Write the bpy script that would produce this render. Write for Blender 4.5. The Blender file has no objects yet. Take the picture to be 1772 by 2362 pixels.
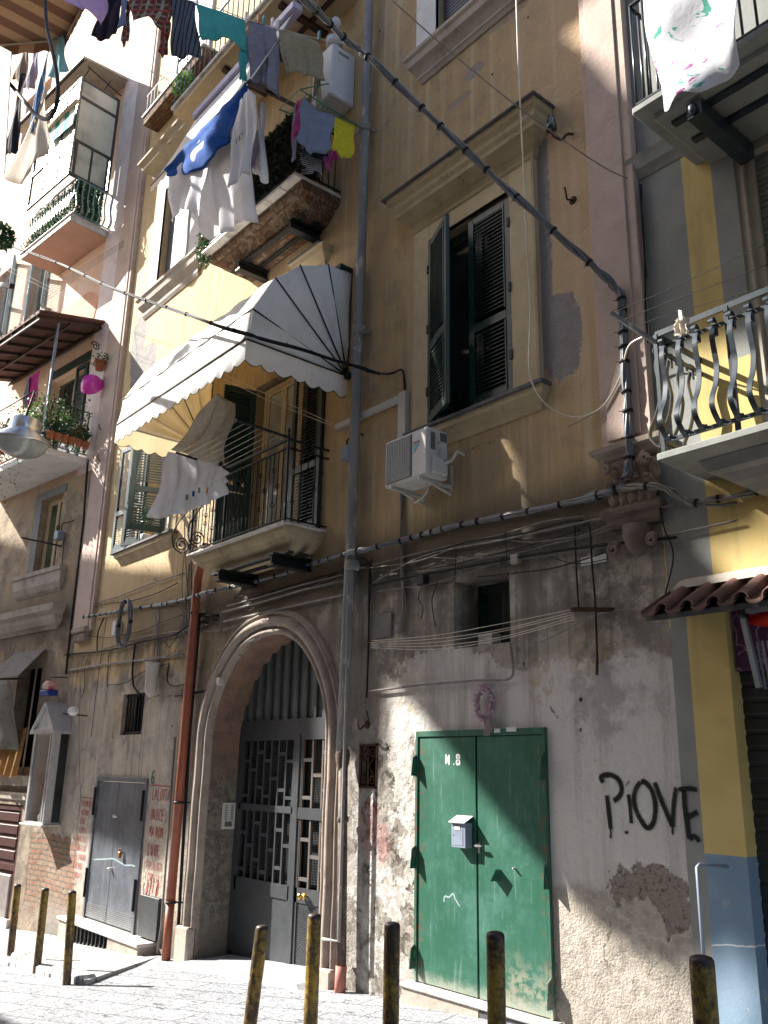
import bpy, math, random
import numpy as np
from mathutils import Vector, Matrix
random.seed(7)
# ---------------------------------------------------------------- camera
CX, CY, FPX = 886.0, 1181.0, 2027.3
_z = np.array([137.1, 6865.8, -FPX]); _z = _z/np.linalg.norm(_z)
_x = -np.array([-1769.95, -563.25, -FPX]); _x = _x-(_x@_z)*_z; _x = _x/np.linalg.norm(_x)
_y = np.cross(_z, _x)
RW = np.array([_x, _y, _z])                    # camera axes -> world axes
CAM = np.array([0.0, -6.0, 1.5])
scene = bpy.context.scene
C = scene.collection
cd = bpy.data.cameras.new('camera'); cam = bpy.data.objects.new('camera', cd); C.objects.link(cam)
cam.matrix_world = Matrix([[*RW[0], CAM[0]], [*RW[1], CAM[1]], [*RW[2], CAM[2]], [0, 0, 0, 1]])
cd.sensor_fit = 'HORIZONTAL'; cd.sensor_width = 36; cd.lens = FPX/1772*36
cd.clip_start = 0.05; cd.clip_end = 1500
scene.camera = cam
# ---------------------------------------------------------------- light
SUN = Vector((1.0, 0.54, -0.84)).normalized()   # the way the light travels
w = bpy.data.worlds.new("World"); scene.world = w; w.use_nodes = True
wt = w.node_tree; bg = wt.nodes['Background']
sky = wt.nodes.new('ShaderNodeTexSky'); sky.sky_type = 'NISHITA'; sky.sun_disc = False
sky.sun_elevation = math.asin(-SUN.z); sky.sun_rotation = math.atan2(-SUN.x, -SUN.y)
sky.air_density = 1.0; sky.dust_density = 1.5
wt.links.new(sky.outputs[0], bg.inputs[0]); bg.inputs[1].default_value = 0.085
ld = bpy.data.lights.new('sun', 'SUN'); ld.energy = 5.0; ld.angle = math.radians(0.5); ld.color = (1, .95, .87)
lo = bpy.data.objects.new('sun', ld); C.objects.link(lo)
lo.rotation_euler = SUN.to_track_quat('-Z', 'Y').to_euler(); lo.location = (-20, -20, 30)
scene.view_settings.view_transform = 'Standard'; scene.view_settings.look = 'None'
scene.view_settings.exposure = 1.88; scene.view_settings.gamma = 1
scene.render.resolution_x = 768; scene.render.resolution_y = 1024
scene.cycles.max_bounces = 8; scene.cycles.diffuse_bounces = 5

# ---------------------------------------------------------------- frames: x along the wall, y into the wall (outwards negative), z up
class Frame:
    def __init__(s, ox, oy, a): s.o = np.array([ox, oy, 0.]); s.a = a; s.c = math.cos(a); s.s = math.sin(a)
    def W(s, p): return (s.o[0]+p[0]*s.c-p[1]*s.s, s.o[1]+p[0]*s.s+p[1]*s.c, p[2])
    def L(s, p):
        x, y = p[0]-s.o[0], p[1]-s.o[1]
        return (x*s.c+y*s.s, -x*s.s+y*s.c, p[2])
MAIN = Frame(0, 0, 0)
FR = MAIN
def ray(px, py): return RW@np.array([px-CX, -(py-CY), -FPX])
def at(px, py, y=0.0):
    """photo pixel -> point on the plane y (frame coordinates) parallel to the wall"""
    d = ray(px, py); o = np.array(FR.L(CAM)); e = FR.L(CAM+d); e = np.array(e)-o
    t = (y-o[1])/e[1]; p = o+t*e
    return Vector(p)
def atx(px, py, x):
    d = ray(px, py); o = np.array(FR.L(CAM)); e = np.array(FR.L(CAM+d))-o
    t = (x-o[0])/e[0]; return Vector(o+t*e)
def rect(x0, y0, x1, y1, y=0.0):
    """pixel corners top-left, bottom-right -> x0,x1,z0,z1"""
    a = at(x0, y0, y); b = at(x1, y1, y); return a.x, b.x, b.z, a.z
def gz(x): return 0.0773*x           # the street falls to the left
def ground(px, py, dz=0.0):
    d = ray(px, py); t = (dz+.0773*CAM[0]-CAM[2])/(d[2]-.0773*d[0]); return Vector(CAM+t*d)

# ---------------------------------------------------------------- mesh building
class MB:
    def __init__(s): s.v = []; s.f = []; s.m = []; s.sm = []; s.cm = 0; s.csm = False; s.col = []; s.cc = None
    def add(s, vs, fs):
        b = len(s.v); s.v += [tuple(v) for v in vs]
        if s.cc is not None: s.col += [s.cc]*len(vs)
        else: s.col += [1.0]*len(vs)
        for f in fs: s.f.append(tuple(b+i for i in f)); s.m.append(s.cm); s.sm.append(s.csm)
        return s
    def box(s, x0, x1, y0, y1, z0, z1):
        if x0 > x1: x0, x1 = x1, x0
        if y0 > y1: y0, y1 = y1, y0
        if z0 > z1: z0, z1 = z1, z0
        return s.add([(x0,y0,z0),(x1,y0,z0),(x1,y1,z0),(x0,y1,z0),(x0,y0,z1),(x1,y0,z1),(x1,y1,z1),(x0,y1,z1)],
              [(0,3,2,1),(4,5,6,7),(0,1,5,4),(1,2,6,5),(2,3,7,6),(3,0,4,7)])
    def cbox(s, x0, x1, y0, y1, z0, z1, b=.01):
        """box with chamfered edges"""
        if x0 > x1: x0, x1 = x1, x0
        if y0 > y1: y0, y1 = y1, y0
        if z0 > z1: z0, z1 = z1, z0
        c = ((x0+x1)/2, (y0+y1)/2, (z0+z1)/2); h = ((x1-x0)/2, (y1-y0)/2, (z1-z0)/2)
        b = min(b, min(h)*.8); vs = []; idx = {}
        for sx in (-1, 1):
            for sy in (-1, 1):
                for sz in (-1, 1):
                    for k in range(3):
                        d = [h[0]-b, h[1]-b, h[2]-b]; d[k] = h[k]
                        idx[(sx, sy, sz, k)] = len(vs); vs.append((c[0]+sx*d[0], c[1]+sy*d[1], c[2]+sz*d[2]))
        fs = []
        def q(l, n):
            P = [Vector(vs[i]) for i in l]; nn = (P[1]-P[0]).cross(P[2]-P[0])
            fs.append(tuple(l) if nn.dot(Vector(n)) > 0 else tuple(l[::-1]))
        A = [(-1, -1), (1, -1), (1, 1), (-1, 1)]
        for k in range(3):
            i, j = [t for t in range(3) if t != k]
            for sg in (-1, 1):
                l = []
                for a, bb in A:
                    t = [0, 0, 0]; t[k] = sg; t[i] = a; t[j] = bb; l.append(idx[(*t, k)])
                n = [0, 0, 0]; n[k] = sg; q(l, n)
            for a in (-1, 1):
                for bb in (-1, 1):
                    t1 = [0, 0, 0]; t1[k] = -1; t1[i] = a; t1[j] = bb; t2 = list(t1); t2[k] = 1
                    n = [0, 0, 0]; n[i] = a; n[j] = bb
                    q([idx[(*t1, i)], idx[(*t2, i)], idx[(*t2, j)], idx[(*t1, j)]], n)
        for sx in (-1, 1):
            for sy in (-1, 1):
                for sz in (-1, 1): q([idx[(sx, sy, sz, k)] for k in range(3)], (sx, sy, sz))
        return s.add(vs, fs)
    def hexa(s, P):      # 8 points: bottom 4 then top 4
        return s.add(P, [(0,3,2,1),(4,5,6,7),(0,1,5,4),(1,2,6,5),(2,3,7,6),(3,0,4,7)])
    def quad(s, a, b, c, d): return s.add([a, b, c, d], [(0, 1, 2, 3)])
    def beam(s, a, b, w_=.03, h_=.03, up=(0, 0, 1)):
        a = Vector(a); b = Vector(b); t = (b-a).normalized(); u = Vector(up)
        if abs(t.dot(u)) > .98: u = Vector((0, 1, 0))
        r = t.cross(u).normalized()*w_/2; u2 = r.cross(t).normalized()*h_/2
        return s.hexa([a-r-u2, a+r-u2, b+r-u2, b-r-u2, a-r+u2, a+r+u2, b+r+u2, b-r+u2])
    def tube(s, pts, r, n=8, cap=True, closed=False):
        pts = [Vector(p) for p in pts]; N = len(pts); rs = r if isinstance(r, (list, tuple)) else [r]*N
        vs = []; prev = None
        for i, p in enumerate(pts):
            a = pts[(i-1) % N] if (i > 0 or closed) else p; b = pts[(i+1) % N] if (i < N-1 or closed) else p
            t = (b-a); t = t.normalized() if t.length > 1e-9 else Vector((0, 0, 1))
            if prev is None:
                u = t.orthogonal().normalized()
            else:
                u = prev-t*prev.dot(t); u = u.normalized() if u.length > 1e-6 else t.orthogonal().normalized()
            prev = u; v_ = t.cross(u)
            for k in range(n):
                an = 2*math.pi*k/n; vs.append(p+(u*math.cos(an)+v_*math.sin(an))*rs[i])
        fs = []
        for i in range(N if closed else N-1):
            j = (i+1) % N
            for k in range(n): k2 = (k+1) % n; fs.append((i*n+k, i*n+k2, j*n+k2, j*n+k))
        sm = s.csm; s.csm = True; s.add(vs, fs)
        if cap and not closed:
            s.csm = False; b = len(s.v)-len(vs); s.f.append(tuple(b+k for k in range(n))[::-1]); s.m.append(s.cm); s.sm.append(False)
            s.f.append(tuple(b+(N-1)*n+k for k in range(n))); s.m.append(s.cm); s.sm.append(False)
        s.csm = sm; return s
    def lathe(s, prof, c=(0, 0, 0), n=20, axis='z'):
        vs = []; c = Vector(c)
        for r, h in prof:
            for k in range(n):
                a = 2*math.pi*k/n
                if axis == 'z': p = (r*math.cos(a), r*math.sin(a), h)
                elif axis == 'y': p = (r*math.cos(a), h, r*math.sin(a))
                else: p = (h, r*math.cos(a), r*math.sin(a))
                vs.append(c+Vector(p))
        fs = []
        for i in range(len(prof)-1):
            for k in range(n): k2 = (k+1) % n; f = (i*n+k, i*n+k2, (i+1)*n+k2, (i+1)*n+k); fs.append(f if axis != 'y' else f[::-1])
        sm = s.csm; s.csm = True; s.add(vs, fs); s.csm = sm; return s
    def prism(s, poly, y0, y1):
        """poly of (x,z), extruded from y0 (front) to y1 (back)"""
        n = len(poly); ar = sum(poly[i][0]*poly[(i+1) % n][1]-poly[(i+1) % n][0]*poly[i][1] for i in range(n))
        if ar < 0: poly = poly[::-1]
        vs = [(p[0], y0, p[1]) for p in poly]+[(p[0], y1, p[1]) for p in poly]
        fs = [tuple(range(n)), tuple(range(2*n-1, n-1, -1))]+[(i, i+n, (i+1) % n+n, (i+1) % n) for i in range(n)]
        return s.add(vs, fs)
    def extrude_x(s, prof, x0, x1):
        """prof of (y,z) swept along x"""
        n = len(prof); vs = [(x0, p[0], p[1]) for p in prof]+[(x1, p[0], p[1]) for p in prof]
        fs = [tuple(range(n))[::-1], tuple(range(n, 2*n))]+[(i, (i+1) % n, (i+1) % n+n, i+n) for i in range(n)]
        return s.add(vs, fs)
    def cornice(s, x0, x1, prof):
        """moulding on the wall with mitred returns: prof = [(outward, z)] from bottom to top"""
        vs = []
        for d, z in prof: vs += [(x0-d*.9, 0, z), (x0-d*.9, -d, z), (x1+d*.9, -d, z), (x1+d*.9, 0, z)]
        fs = []
        for i in range(len(prof)-1):
            for k in range(3): a = i*4+k; fs.append((a, a+1, a+5, a+4))
        t = (len(prof)-1)*4; fs += [(t, t+1, t+2, t+3), (3, 2, 1, 0)]
        return s.add(vs, fs)
    def grid(s, fn, nu, nv, smooth=True):
        vs = [fn(i/nu, j/nv) for j in range(nv+1) for i in range(nu+1)]
        fs = [(j*(nu+1)+i, j*(nu+1)+i+1, (j+1)*(nu+1)+i+1, (j+1)*(nu+1)+i) for j in range(nv) for i in range(nu)]
        sm = s.csm; s.csm = smooth; s.add(vs, fs); s.csm = sm; return s
    def build(s, name, mats, parent=None, frame=None, base=None, solid=None, bevel=None, tag=None):
        fr = frame or FR
        me = bpy.data.meshes.new(name); P = [fr.W(v) for v in s.v]
        if parent is not None: o0 = Vector(parent['_w'])
        else:
            if base is None:
                A = np.array(P); base = ((A[:, 0].min()+A[:, 0].max())/2, (A[:, 1].min()+A[:, 1].max())/2, A[:, 2].min())
            else: base = fr.W(base)
            o0 = Vector(base)
        me.from_pydata([tuple(Vector(p)-o0) for p in P], [], s.f); me.validate()
        ob = bpy.data.objects.new(name, me); C.objects.link(ob)
        if not isinstance(mats, (list, tuple)): mats = [mats]
        for m in mats: me.materials.append(m)
        if len(me.polygons) == len(s.f):
            for p, mi, sm in zip(me.polygons, s.m, s.sm): p.material_index = mi; p.use_smooth = sm
        if s.cc is not None:
            at_ = me.attributes.new('fade', 'FLOAT', 'POINT')
            if len(me.vertices) == len(s.col): at_.data.foreach_set('value', s.col)
        if parent is not None: ob.parent = parent; ob['_w'] = list(o0)
        else: ob.location = o0; ob['_w'] = list(o0)
        if solid: md = ob.modifiers.new('s', 'SOLIDIFY'); md.thickness = solid; md.offset = 0
        if bevel: md = ob.modifiers.new('b', 'BEVEL'); md.width = bevel; md.segments = 1; md.limit_method = 'ANGLE'
        return ob
def lab(o, label, cat, group=None, kind=None):
    if label: o['label'] = label
    if cat: o['category'] = cat
    if group: o['group'] = group
    if kind: o['kind'] = kind
    return o
def thing(name, label, cat, base, group=None, kind=None):
    o = bpy.data.objects.new(name, None); C.objects.link(o); b = FR.W(base); o.location = b; o['_w'] = list(b)
    o.empty_display_size = .1
    return lab(o, label, cat, group, kind)
def copy_tree(o, dloc, label=None, group=None):
    """dloc: world offset; labels are given to the copy"""
    c = o.copy(); C.objects.link(c); c.location = Vector(o.location)+Vector(dloc)
    c['_w'] = [a+b for a, b in zip(o['_w'], dloc)]
    for ch in list(o.children):
        k = ch.copy(); C.objects.link(k); k.parent = c
        for g in list(ch.children): h = g.copy(); C.objects.link(h); h.parent = k
    if label: c['label'] = label
    if group: c['group'] = group
    return c
def cat_curve(pts, n=8):
    """smooth curve through the points (Catmull-Rom)"""
    P = [Vector(p) for p in pts]; P = [P[0]*2-P[1]]+P+[P[-1]*2-P[-2]]; out = []
    for i in range(1, len(P)-2):
        a, b, c, d = P[i-1:i+3]
        for k in range(n):
            t = k/n; out.append(.5*((2*b)+(c-a)*t+(2*a-5*b+4*c-d)*t*t+(3*b-a-3*c+d)*t**3))
    out.append(P[-2]); return out
def spiral(c, r0, r1, turns, ax=(1, 0, 0), ay=(0, 0, 1), a0=0, n=26):
    c = Vector(c); ax = Vector(ax); ay = Vector(ay)
    return [c+(ax*math.cos(a0+2*math.pi*turns*i/n)+ay*math.sin(a0+2*math.pi*turns*i/n))*(r0+(r1-r0)*i/n) for i in range(n+1)]
# ---------------------------------------------------------------- materials
class NT:
    def __init__(s, name):
        s.m = bpy.data.materials.new(name); s.m.use_nodes = True; s.t = s.m.node_tree; s.b = s.t.nodes['Principled BSDF']
        g = s.t.nodes.new('ShaderNodeNewGeometry'); s.pos = g.outputs['Position']; s.nrm = g.outputs['Normal']
        x = s.t.nodes.new('ShaderNodeSeparateXYZ'); s.t.links.new(s.pos, x.inputs[0]); s.x, s.y, s.z = (V(s, x.outputs[i]) for i in range(3))
    def L(s, a, i):
        if isinstance(a, V): a = a.s
        if isinstance(a, (int, float)): i.default_value = a
        elif isinstance(a, tuple): i.default_value = (*a, 1) if (len(a) == 3 and len(i.default_value) == 4) else a
        else: s.t.links.new(a, i)
    def math(s, op, a, b=0.0, c=None, clamp=False):
        n = s.t.nodes.new('ShaderNodeMath'); n.operation = op; n.use_clamp = clamp; s.L(a, n.inputs[0]); s.L(b, n.inputs[1])
        if c is not None: s.L(c, n.inputs[2])
        return V(s, n.outputs[0])
    def noise(s, scale=1, detail=5, rough=.6, dist=0, vec=None, stretch=None, off=0):
        v = vec or s.pos
        if stretch or off:
            mp = s.t.nodes.new('ShaderNodeMapping'); s.t.links.new(v, mp.inputs[0]); mp.inputs['Location'].default_value = (off, off*.7, off*1.3)
            mp.inputs['Scale'].default_value = stretch or (1, 1, 1); v = mp.outputs[0]
        n = s.t.nodes.new('ShaderNodeTexNoise'); s.L(scale, n.inputs['Scale']); n.inputs['Detail'].default_value = detail
        n.inputs['Roughness'].default_value = rough; n.inputs['Distortion'].default_value = dist; s.t.links.new(v, n.inputs['Vector'])
        return V(s, n.outputs[0])
    def voro(s, scale, feat='DISTANCE_TO_EDGE', vec=None, stretch=None, rnd=1):
        v = vec or s.pos
        if stretch: mp = s.t.nodes.new('ShaderNodeMapping'); s.t.links.new(v, mp.inputs[0]); mp.inputs['Scale'].default_value = stretch; v = mp.outputs[0]
        n = s.t.nodes.new('ShaderNodeTexVoronoi'); n.feature = feat; n.inputs['Scale'].default_value = scale; n.inputs['Randomness'].default_value = rnd
        s.t.links.new(v, n.inputs['Vector']); return V(s, n.outputs['Distance' if feat != 'F1c' else 'Color'])
    def ss(s, a, b, x):
        """smooth step from a to b"""
        n = s.t.nodes.new('ShaderNodeMapRange'); n.interpolation_type = 'SMOOTHSTEP'; s.L(x, n.inputs[0]); s.L(a, n.inputs[1]); s.L(b, n.inputs[2])
        return V(s, n.outputs[0])
    def mix(s, f, a, b, mode='MIX'):
        n = s.t.nodes.new('ShaderNodeMix'); n.data_type = 'RGBA'; n.blend_type = mode; s.L(f, n.inputs[0]); s.L(a, n.inputs[6]); s.L(b, n.inputs[7])
        return V(s, n.outputs[2])
    def vec(s, x, y, z):
        n = s.t.nodes.new('ShaderNodeCombineXYZ'); s.L(x, n.inputs[0]); s.L(y, n.inputs[1]); s.L(z, n.inputs[2]); return n.outputs[0]
    def bump(s, h, strength=.5, dist=.02):
        n = s.t.nodes.new('ShaderNodeBump'); s.L(h, n.inputs['Height']); n.inputs['Strength'].default_value = strength; n.inputs['Distance'].default_value = dist
        s.t.links.new(n.outputs[0], s.b.inputs['Normal'])
    def done(s, col, rough=.8, metal=0, spec=.3):
        s.L(col, s.b.inputs['Base Color']); s.L(rough, s.b.inputs['Roughness']); s.L(metal, s.b.inputs['Metallic'])
        s.b.inputs['Specular IOR Level'].default_value = spec; return s.m
    def boxm(s, x0, x1, z0, z1, soft=.05, n=None, amt=.1):
        """mask of a box in x,z with edges broken by noise n"""
        x, z = s.x, s.z
        if n is not None: k = (n-.5)*amt*2; x = x+k; z = z+k*.9
        return s.ss(x0-soft, x0+soft, x)*(1-s.ss(x1-soft, x1+soft, x))*s.ss(z0-soft, z0+soft, z)*(1-s.ss(z1-soft, z1+soft, z))
    def ell(s, cx, cz, rx, rz, n=None, amt=.3, soft=.08):
        d = ((s.x-cx)/rx)**2+((s.z-cz)/rz)**2
        if n is not None: d = d+(n-.5)*amt*4
        return 1-s.ss(1-soft, 1+soft, d)
class V:
    def __init__(s, nt, so): s.n = nt; s.s = so
    def __add__(s, o): return s.n.math('ADD', s, o)
    __radd__ = __add__
    def __sub__(s, o): return s.n.math('SUBTRACT', s, o)
    def __rsub__(s, o): return s.n.math('SUBTRACT', o, s)
    def __mul__(s, o): return s.n.math('MULTIPLY', s, o)
    __rmul__ = __mul__
    def __truediv__(s, o): return s.n.math('DIVIDE', s, o)
    def __pow__(s, o): return s.n.math('POWER', s.n.math('ABSOLUTE', s), o)
    def max(s, o): return s.n.math('MAXIMUM', s, o)
    def min(s, o): return s.n.math('MINIMUM', s, o)
def srgb(r, g, b):
    f = lambda c: (c/255/12.92) if c/255 <= .04045 else ((c/255+.055)/1.055)**2.4
    return (f(r), f(g), f(b))
def worn(name, col, col2=None, rough=.75, metal=0, scale=6, amt=.5, bump=.25, bs=40, bd=.004, dirt=None, dscale=3, dlo=.5, dhi=.7, spec=.3, stretch=None, trans=0):
    """a base colour that drifts to a second one, with a third (dirt, rust) in blotches, and a fine bump"""
    t = NT(name); col2 = col2 or tuple(c*.72 for c in col)
    c = t.mix(t.ss(.35, .68, t.noise(scale, 6, .65, stretch=stretch))*amt*2 if amt < .5 else t.ss(.35, .68, t.noise(scale, 6, .65, stretch=stretch)), col, col2)
    if dirt:
        dn = t.noise(dscale, 8, .7, off=3.1, stretch=stretch); c = t.mix(t.ss(dlo, dhi, dn), c, dirt)
    t.bump(t.noise(bs, 4, .6), bump, bd)
    if trans:
        t.b.inputs['Transmission Weight'].default_value = 0
    return t.done(c, rough, metal, spec)
def cloth(name, col, col2=None, thin=.35, pattern=None, rough=.9, soft=None):
    t = NT(name); n = t.noise(14, 4, .6)
    c = t.mix(t.ss(.35, .7, n), col, col2 or tuple(a*.85 for a in col))
    if pattern: c = pattern(t, c)
    t.bump(t.noise(9, 5, .6)+t.noise(300, 2, .5)*.1, .35, .02)
    t.done(c, rough, 0, .1)
    tr = t.t.nodes.new('ShaderNodeBsdfTranslucent'); t.L(c, tr.inputs[0]); ms = t.t.nodes.new('ShaderNodeMixShader'); ms.inputs[0].default_value = thin
    out = t.t.nodes['Material Output']; t.t.links.new(t.b.outputs[0], ms.inputs[1]); t.t.links.new(tr.outputs[0], ms.inputs[2]); t.t.links.new(ms.outputs[0], out.inputs[0])
    return t.m
def glass(name, col, rough=.08, spec=.6):
    t = NT(name); return t.done(t.mix(t.ss(.4, .7, t.noise(1.2, 3)), col, tuple(c*.5 for c in col)), rough, 0, spec)
def paint(name, col):
    """sprayed or brushed paint: coverage comes from the stroke's own fade attribute"""
    t = NT(name); t.done(col, .7, 0, .2)
    a = t.t.nodes.new('ShaderNodeAttribute'); a.attribute_name = 'fade'; v = V(t, a.outputs['Fac'])
    n = t.noise(90, 4, .7); n_b = t.noise(11, 5, .7); m = t.ss(.05, 1.05, v+(n-.5)*.5+(n_b-.5)*.9)
    tr = t.t.nodes.new('ShaderNodeBsdfTransparent'); ms = t.t.nodes.new('ShaderNodeMixShader'); t.L(m, ms.inputs[0])
    out = t.t.nodes['Material Output']; t.t.links.new(tr.outputs[0], ms.inputs[1]); t.t.links.new(t.b.outputs[0], ms.inputs[2]); t.t.links.new(ms.outputs[0], out.inputs[0])
    return t.m
M = {}
# ---------------------------------------------------------------- wall surfaces
def m_main():
    t = NT('plaster_ochre'); n1 = t.noise(.55, 8, .62); n2 = t.noise(2.6, 8, .7, off=5); n3 = t.noise(11, 6, .7, off=9); st = t.noise(1, 6, .65, stretch=(5, 5, .35), off=2)
    fine = t.noise(55, 4, .6)
    far = t.ss(-10, -15, t.x)                       # the facade is paler towards its left end
    och = t.mix(t.ss(.36, .66, n1*.5+st*.5), (.49, .36, .195), (.37, .265, .15))
    och = t.mix(t.ss(.48, .7, n2)*.75, och, (.28, .215, .15))
    och = t.mix(t.ss(.52, .72, st)*.6, och, (.56, .46, .31)); st2 = t.noise(1, 5, .6, stretch=(13, 13, .28), off=6); och = t.mix(t.ss(.52, .68, st2)*.5*t.ss(.42, .6, n1), och, (.30, .235, .165)); och = t.mix(t.ss(.53, .66, t.noise(1, 4, .6, stretch=(8, 8, .18), off=16))*.45, och, (.58, .49, .35))
    och = t.mix(t.ss(.60, .66, n3*.5+n2*.5)*.5, och, (.30, .25, .22))
    och = t.mix(far*.55, och, (.66, .50, .29))
    och = t.mix(t.ss(-5.4, -4.3, t.x)*.7*t.ss(4.2, 6, t.z), och, (.52, .38, .25))
    # grey repairs with their own outline
    g = t.ell(-4.66, 5.44, .24, .46, n3, .3)
    g = g.max(t.boxm(-4.88, -4.74, 5.2, 7.7, .01, n3, .05)); g = g.max(t.ell(-14.55, 9.05, .30, .75, n2, .6)).max(t.ell(-14.2, 8.6, .5, .4, n2, .5))
    g = g.max(t.ell(-5.75, 9.25, .16, .09, n2, .7)*.8).max(t.ell(-6.0, 9.0, .2, .05, n2, .7)*.6).max(t.ell(-5.2, 9.6, .3, .05, n2, .7)*.6)
    gc = t.mix(t.ss(.4, .6, n3), (.23, .215, .21), (.27, .25, .24))
    och = t.mix(g, och, gc)
    drip = t.boxm(-6.3, -4.9, 4.2, 4.98, .15, st, .5); och = t.mix(drip*.35*t.ss(.4, .6, st), och, (.20, .15, .11))
    # lower storey: dirty lime plaster
    low = t.mix(t.ss(.35, .68, n2), (.39, .355, .31), (.25, .215, .18))
    low = t.mix(t.ss(.5, .72, st)*.8, low, (.17, .15, .13)); low = t.mix(t.ss(.42, .6, n1)*.4*t.ss(-8.2, -9, t.x), low, (.42, .29, .15))
    left = t.ss(-11.6, -12.2, t.x); low = t.mix(left*.75, low, t.mix(t.ss(.3, .7, n2), (.50, .43, .35), (.36, .33, .31)))
    low = t.mix(t.ss(.50, .62, n2*.5+n1*.5)*.55*t.ss(-10.5, -11.5, t.x), low, (.17, .145, .12)); low = t.mix(t.ss(.54, .64, st2)*.5, low, (.15, .13, .11)); low = t.mix((1-t.ss(.48, .52, t.noise(1.7, 8, .72, off=77)))*t.ss(.46, .5, n3)*.35*(1-t.ss(1.5, 2.2, t.z)), low, (.52, .48, .43))
    white = t.boxm(-7.1, -3.6, .66, 2.42, .05, n2, .28).max(t.ell(-6.3, 2.45, .75, .22, n3, .6)); wc = t.mix(t.ss(.42, .7, st), (.60, .575, .55), (.36, .335, .315))
    low = t.mix(white*.92, low, wc)
    dark = t.boxm(-4.62, -3.75, 1.9, 3.3, .15, n2, .9); low = t.mix(dark*.42*t.ss(.42, .58, n2), low, (.10, .095, .09))
    dk2 = t.ell(-4.35, 2.85, .22, .38, n2, .6).max(t.ell(-7.05, 2.62, .28, .22, n2, .6)); low = t.mix(dk2*.6*t.ss(.42, .55, n3), low, (.12, .11, .10))
    ochp = t.ell(-5.05, 2.28, .16, .22, n3, .7).max(t.ell(-6.75, 2.35, .3, .3, n2, 1)*.7).max(t.ell(-4.5, 2.55, .3, .3, n2, .9)*.6); low = t.mix(ochp*.55*t.ss(.42, .56, n3), low, (.38, .29, .16))
    rough = (1-t.ss(.50, .62, t.z+(n2-.5)*.7))*t.ss(-5.0, -4.9, t.x); low = t.mix(rough, low, t.mix(t.ss(.4, .65, n3), (.45, .40, .34), (.30, .27, .235)))
    # fallen plaster
    nq = n2*.45+n3*.55; fall = (t.ell(-4.06, .64, .36, .23, nq, 1.3)-t.ell(-4.18, .46, .21, .18, nq, 1.0)).max(0.0); rim = (t.ell(-4.06, .64, .385, .25, nq, 1.3)-t.ell(-4.06, .64, .36, .23, nq, 1.3)).max(0.0); low = t.mix(rim*.7, low, (.58, .55, .52))
    fc = t.mix(t.ss(.5, .62, t.noise(22, 6, .75)), (.26, .22, .19), (.09, .075, .065)); fc = t.mix(t.ss(.62, .68, n3)*.6, fc, (.42, .17, .12)); low = t.mix(fall, low, fc)
    rub = t.boxm(-7.55, -6.62, -1.2, 1.75, .03, n2, .55).max(t.boxm(-6.75, -6.62, .2, 1.3, .02, n3, .1)); rub = rub.max(t.boxm(-7.7, -7.3, -1, 2, .05, n2, .3)*.7)
    vr = t.noise(9, 8, .75, dist=.6, off=15); rc = t.mix(t.ss(.40, .52, vr), (.09, .075, .06), t.mix(t.ss(.35, .65, n3), (.38, .35, .31), (.22, .195, .17)))
    keep = t.ss(.485, .50, t.noise(2.6, 8, .7, off=12)); rc = t.mix(keep, rc, t.mix(t.ss(.4, .6, n3), (.58, .56, .53), (.40, .37, .33)))
    low = t.mix(rub, low, rc)
    red = t.ell(-7.36, .95, .17, .28, n3, 1.1).max(t.ell(-7.13, .8, .1, .2, n3, 1)); low = t.mix(red*.28, low, (.42, .09, .10))
    # upper / lower boundary follows the cable line
    zb = 3.58+(n2-.5)*.35-t.ss(-7.5, -9.5, t.x)*.75; up = t.ss(zb-.05, zb+.12, t.z); c = t.mix(up, low, och)
    # ochre drips left on the lower part (left half)
    c = t.mix(t.ss(.52, .6, n1*.4+st*.6)*(1-t.ss(3.2, 3.6, t.z))*t.ss(1.6, 2.4, t.z)*t.ss(-8, -11, t.x)*.8, c, (.45, .32, .16))
    # bricks at the left corner
    br = t.t.nodes.new('ShaderNodeTexBrick'); t.t.links.new(t.vec(t.x+(n2-.5)*.10+(n3-.5)*.05, t.z+(n2-.5)*.10+(n3-.5)*.04, 0.0), br.inputs[0]); br.inputs['Scale'].default_value = 1
    br.inputs['Color1'].default_value = (.30, .13, .08, 1); br.inputs['Color2'].default_value = (.29, .22, .15, 1); br.inputs['Mortar'].default_value = (.12, .10, .085, 1)
    br.inputs['Brick Width'].default_value = .24; br.inputs['Row Height'].default_value = .085; br.inputs['Mortar Size'].default_value = .012
    brm = (1-t.ss(.32, .40, t.z+(n3-.5)*.5))*t.ss(-14.70, -14.86, t.x+(n3-.5)*.3)*t.ss(-1.0, -.6, t.z+(n2-.5)*.8)
    c = t.mix(brm, c, t.mix(t.ss(.42, .6, n3)*.75, V(t, br.outputs[0]), (.22, .18, .14)))
    # soot along the cables, damp at the foot
    so = t.ss(.0, .35, t.z-3.15+(n2-.5)*.5)*(1-t.ss(.0, .5, t.z-3.75+(n2-.5)*.4)); c = t.mix(so*.82*t.ss(-15.5, -11, t.x), c, (.075, .066, .058))
    so2 = t.ss(2.5, 2.9, t.z+(n2-.5)*.9)*(1-t.ss(3.3, 3.6, t.z+(n2-.5)*.3))*t.ss(.40, .56, n2*.5+st*.5); c = t.mix(so2*.6, c, (.11, .098, .088))
    inner = t.ss(.03, .07, t.y)*t.boxm(-10.9, -8.0, -2, 4, .05); c = t.mix(inner, c, t.mix(t.ss(1.25, 1.6, t.z+(n2-.5)*.5), t.mix(t.ss(.4, .6, n3), (.20, .18, .15), (.11, .10, .088)), t.mix(t.ss(.4, .65, n2), (.24, .155, .115), (.15, .105, .085))))
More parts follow.
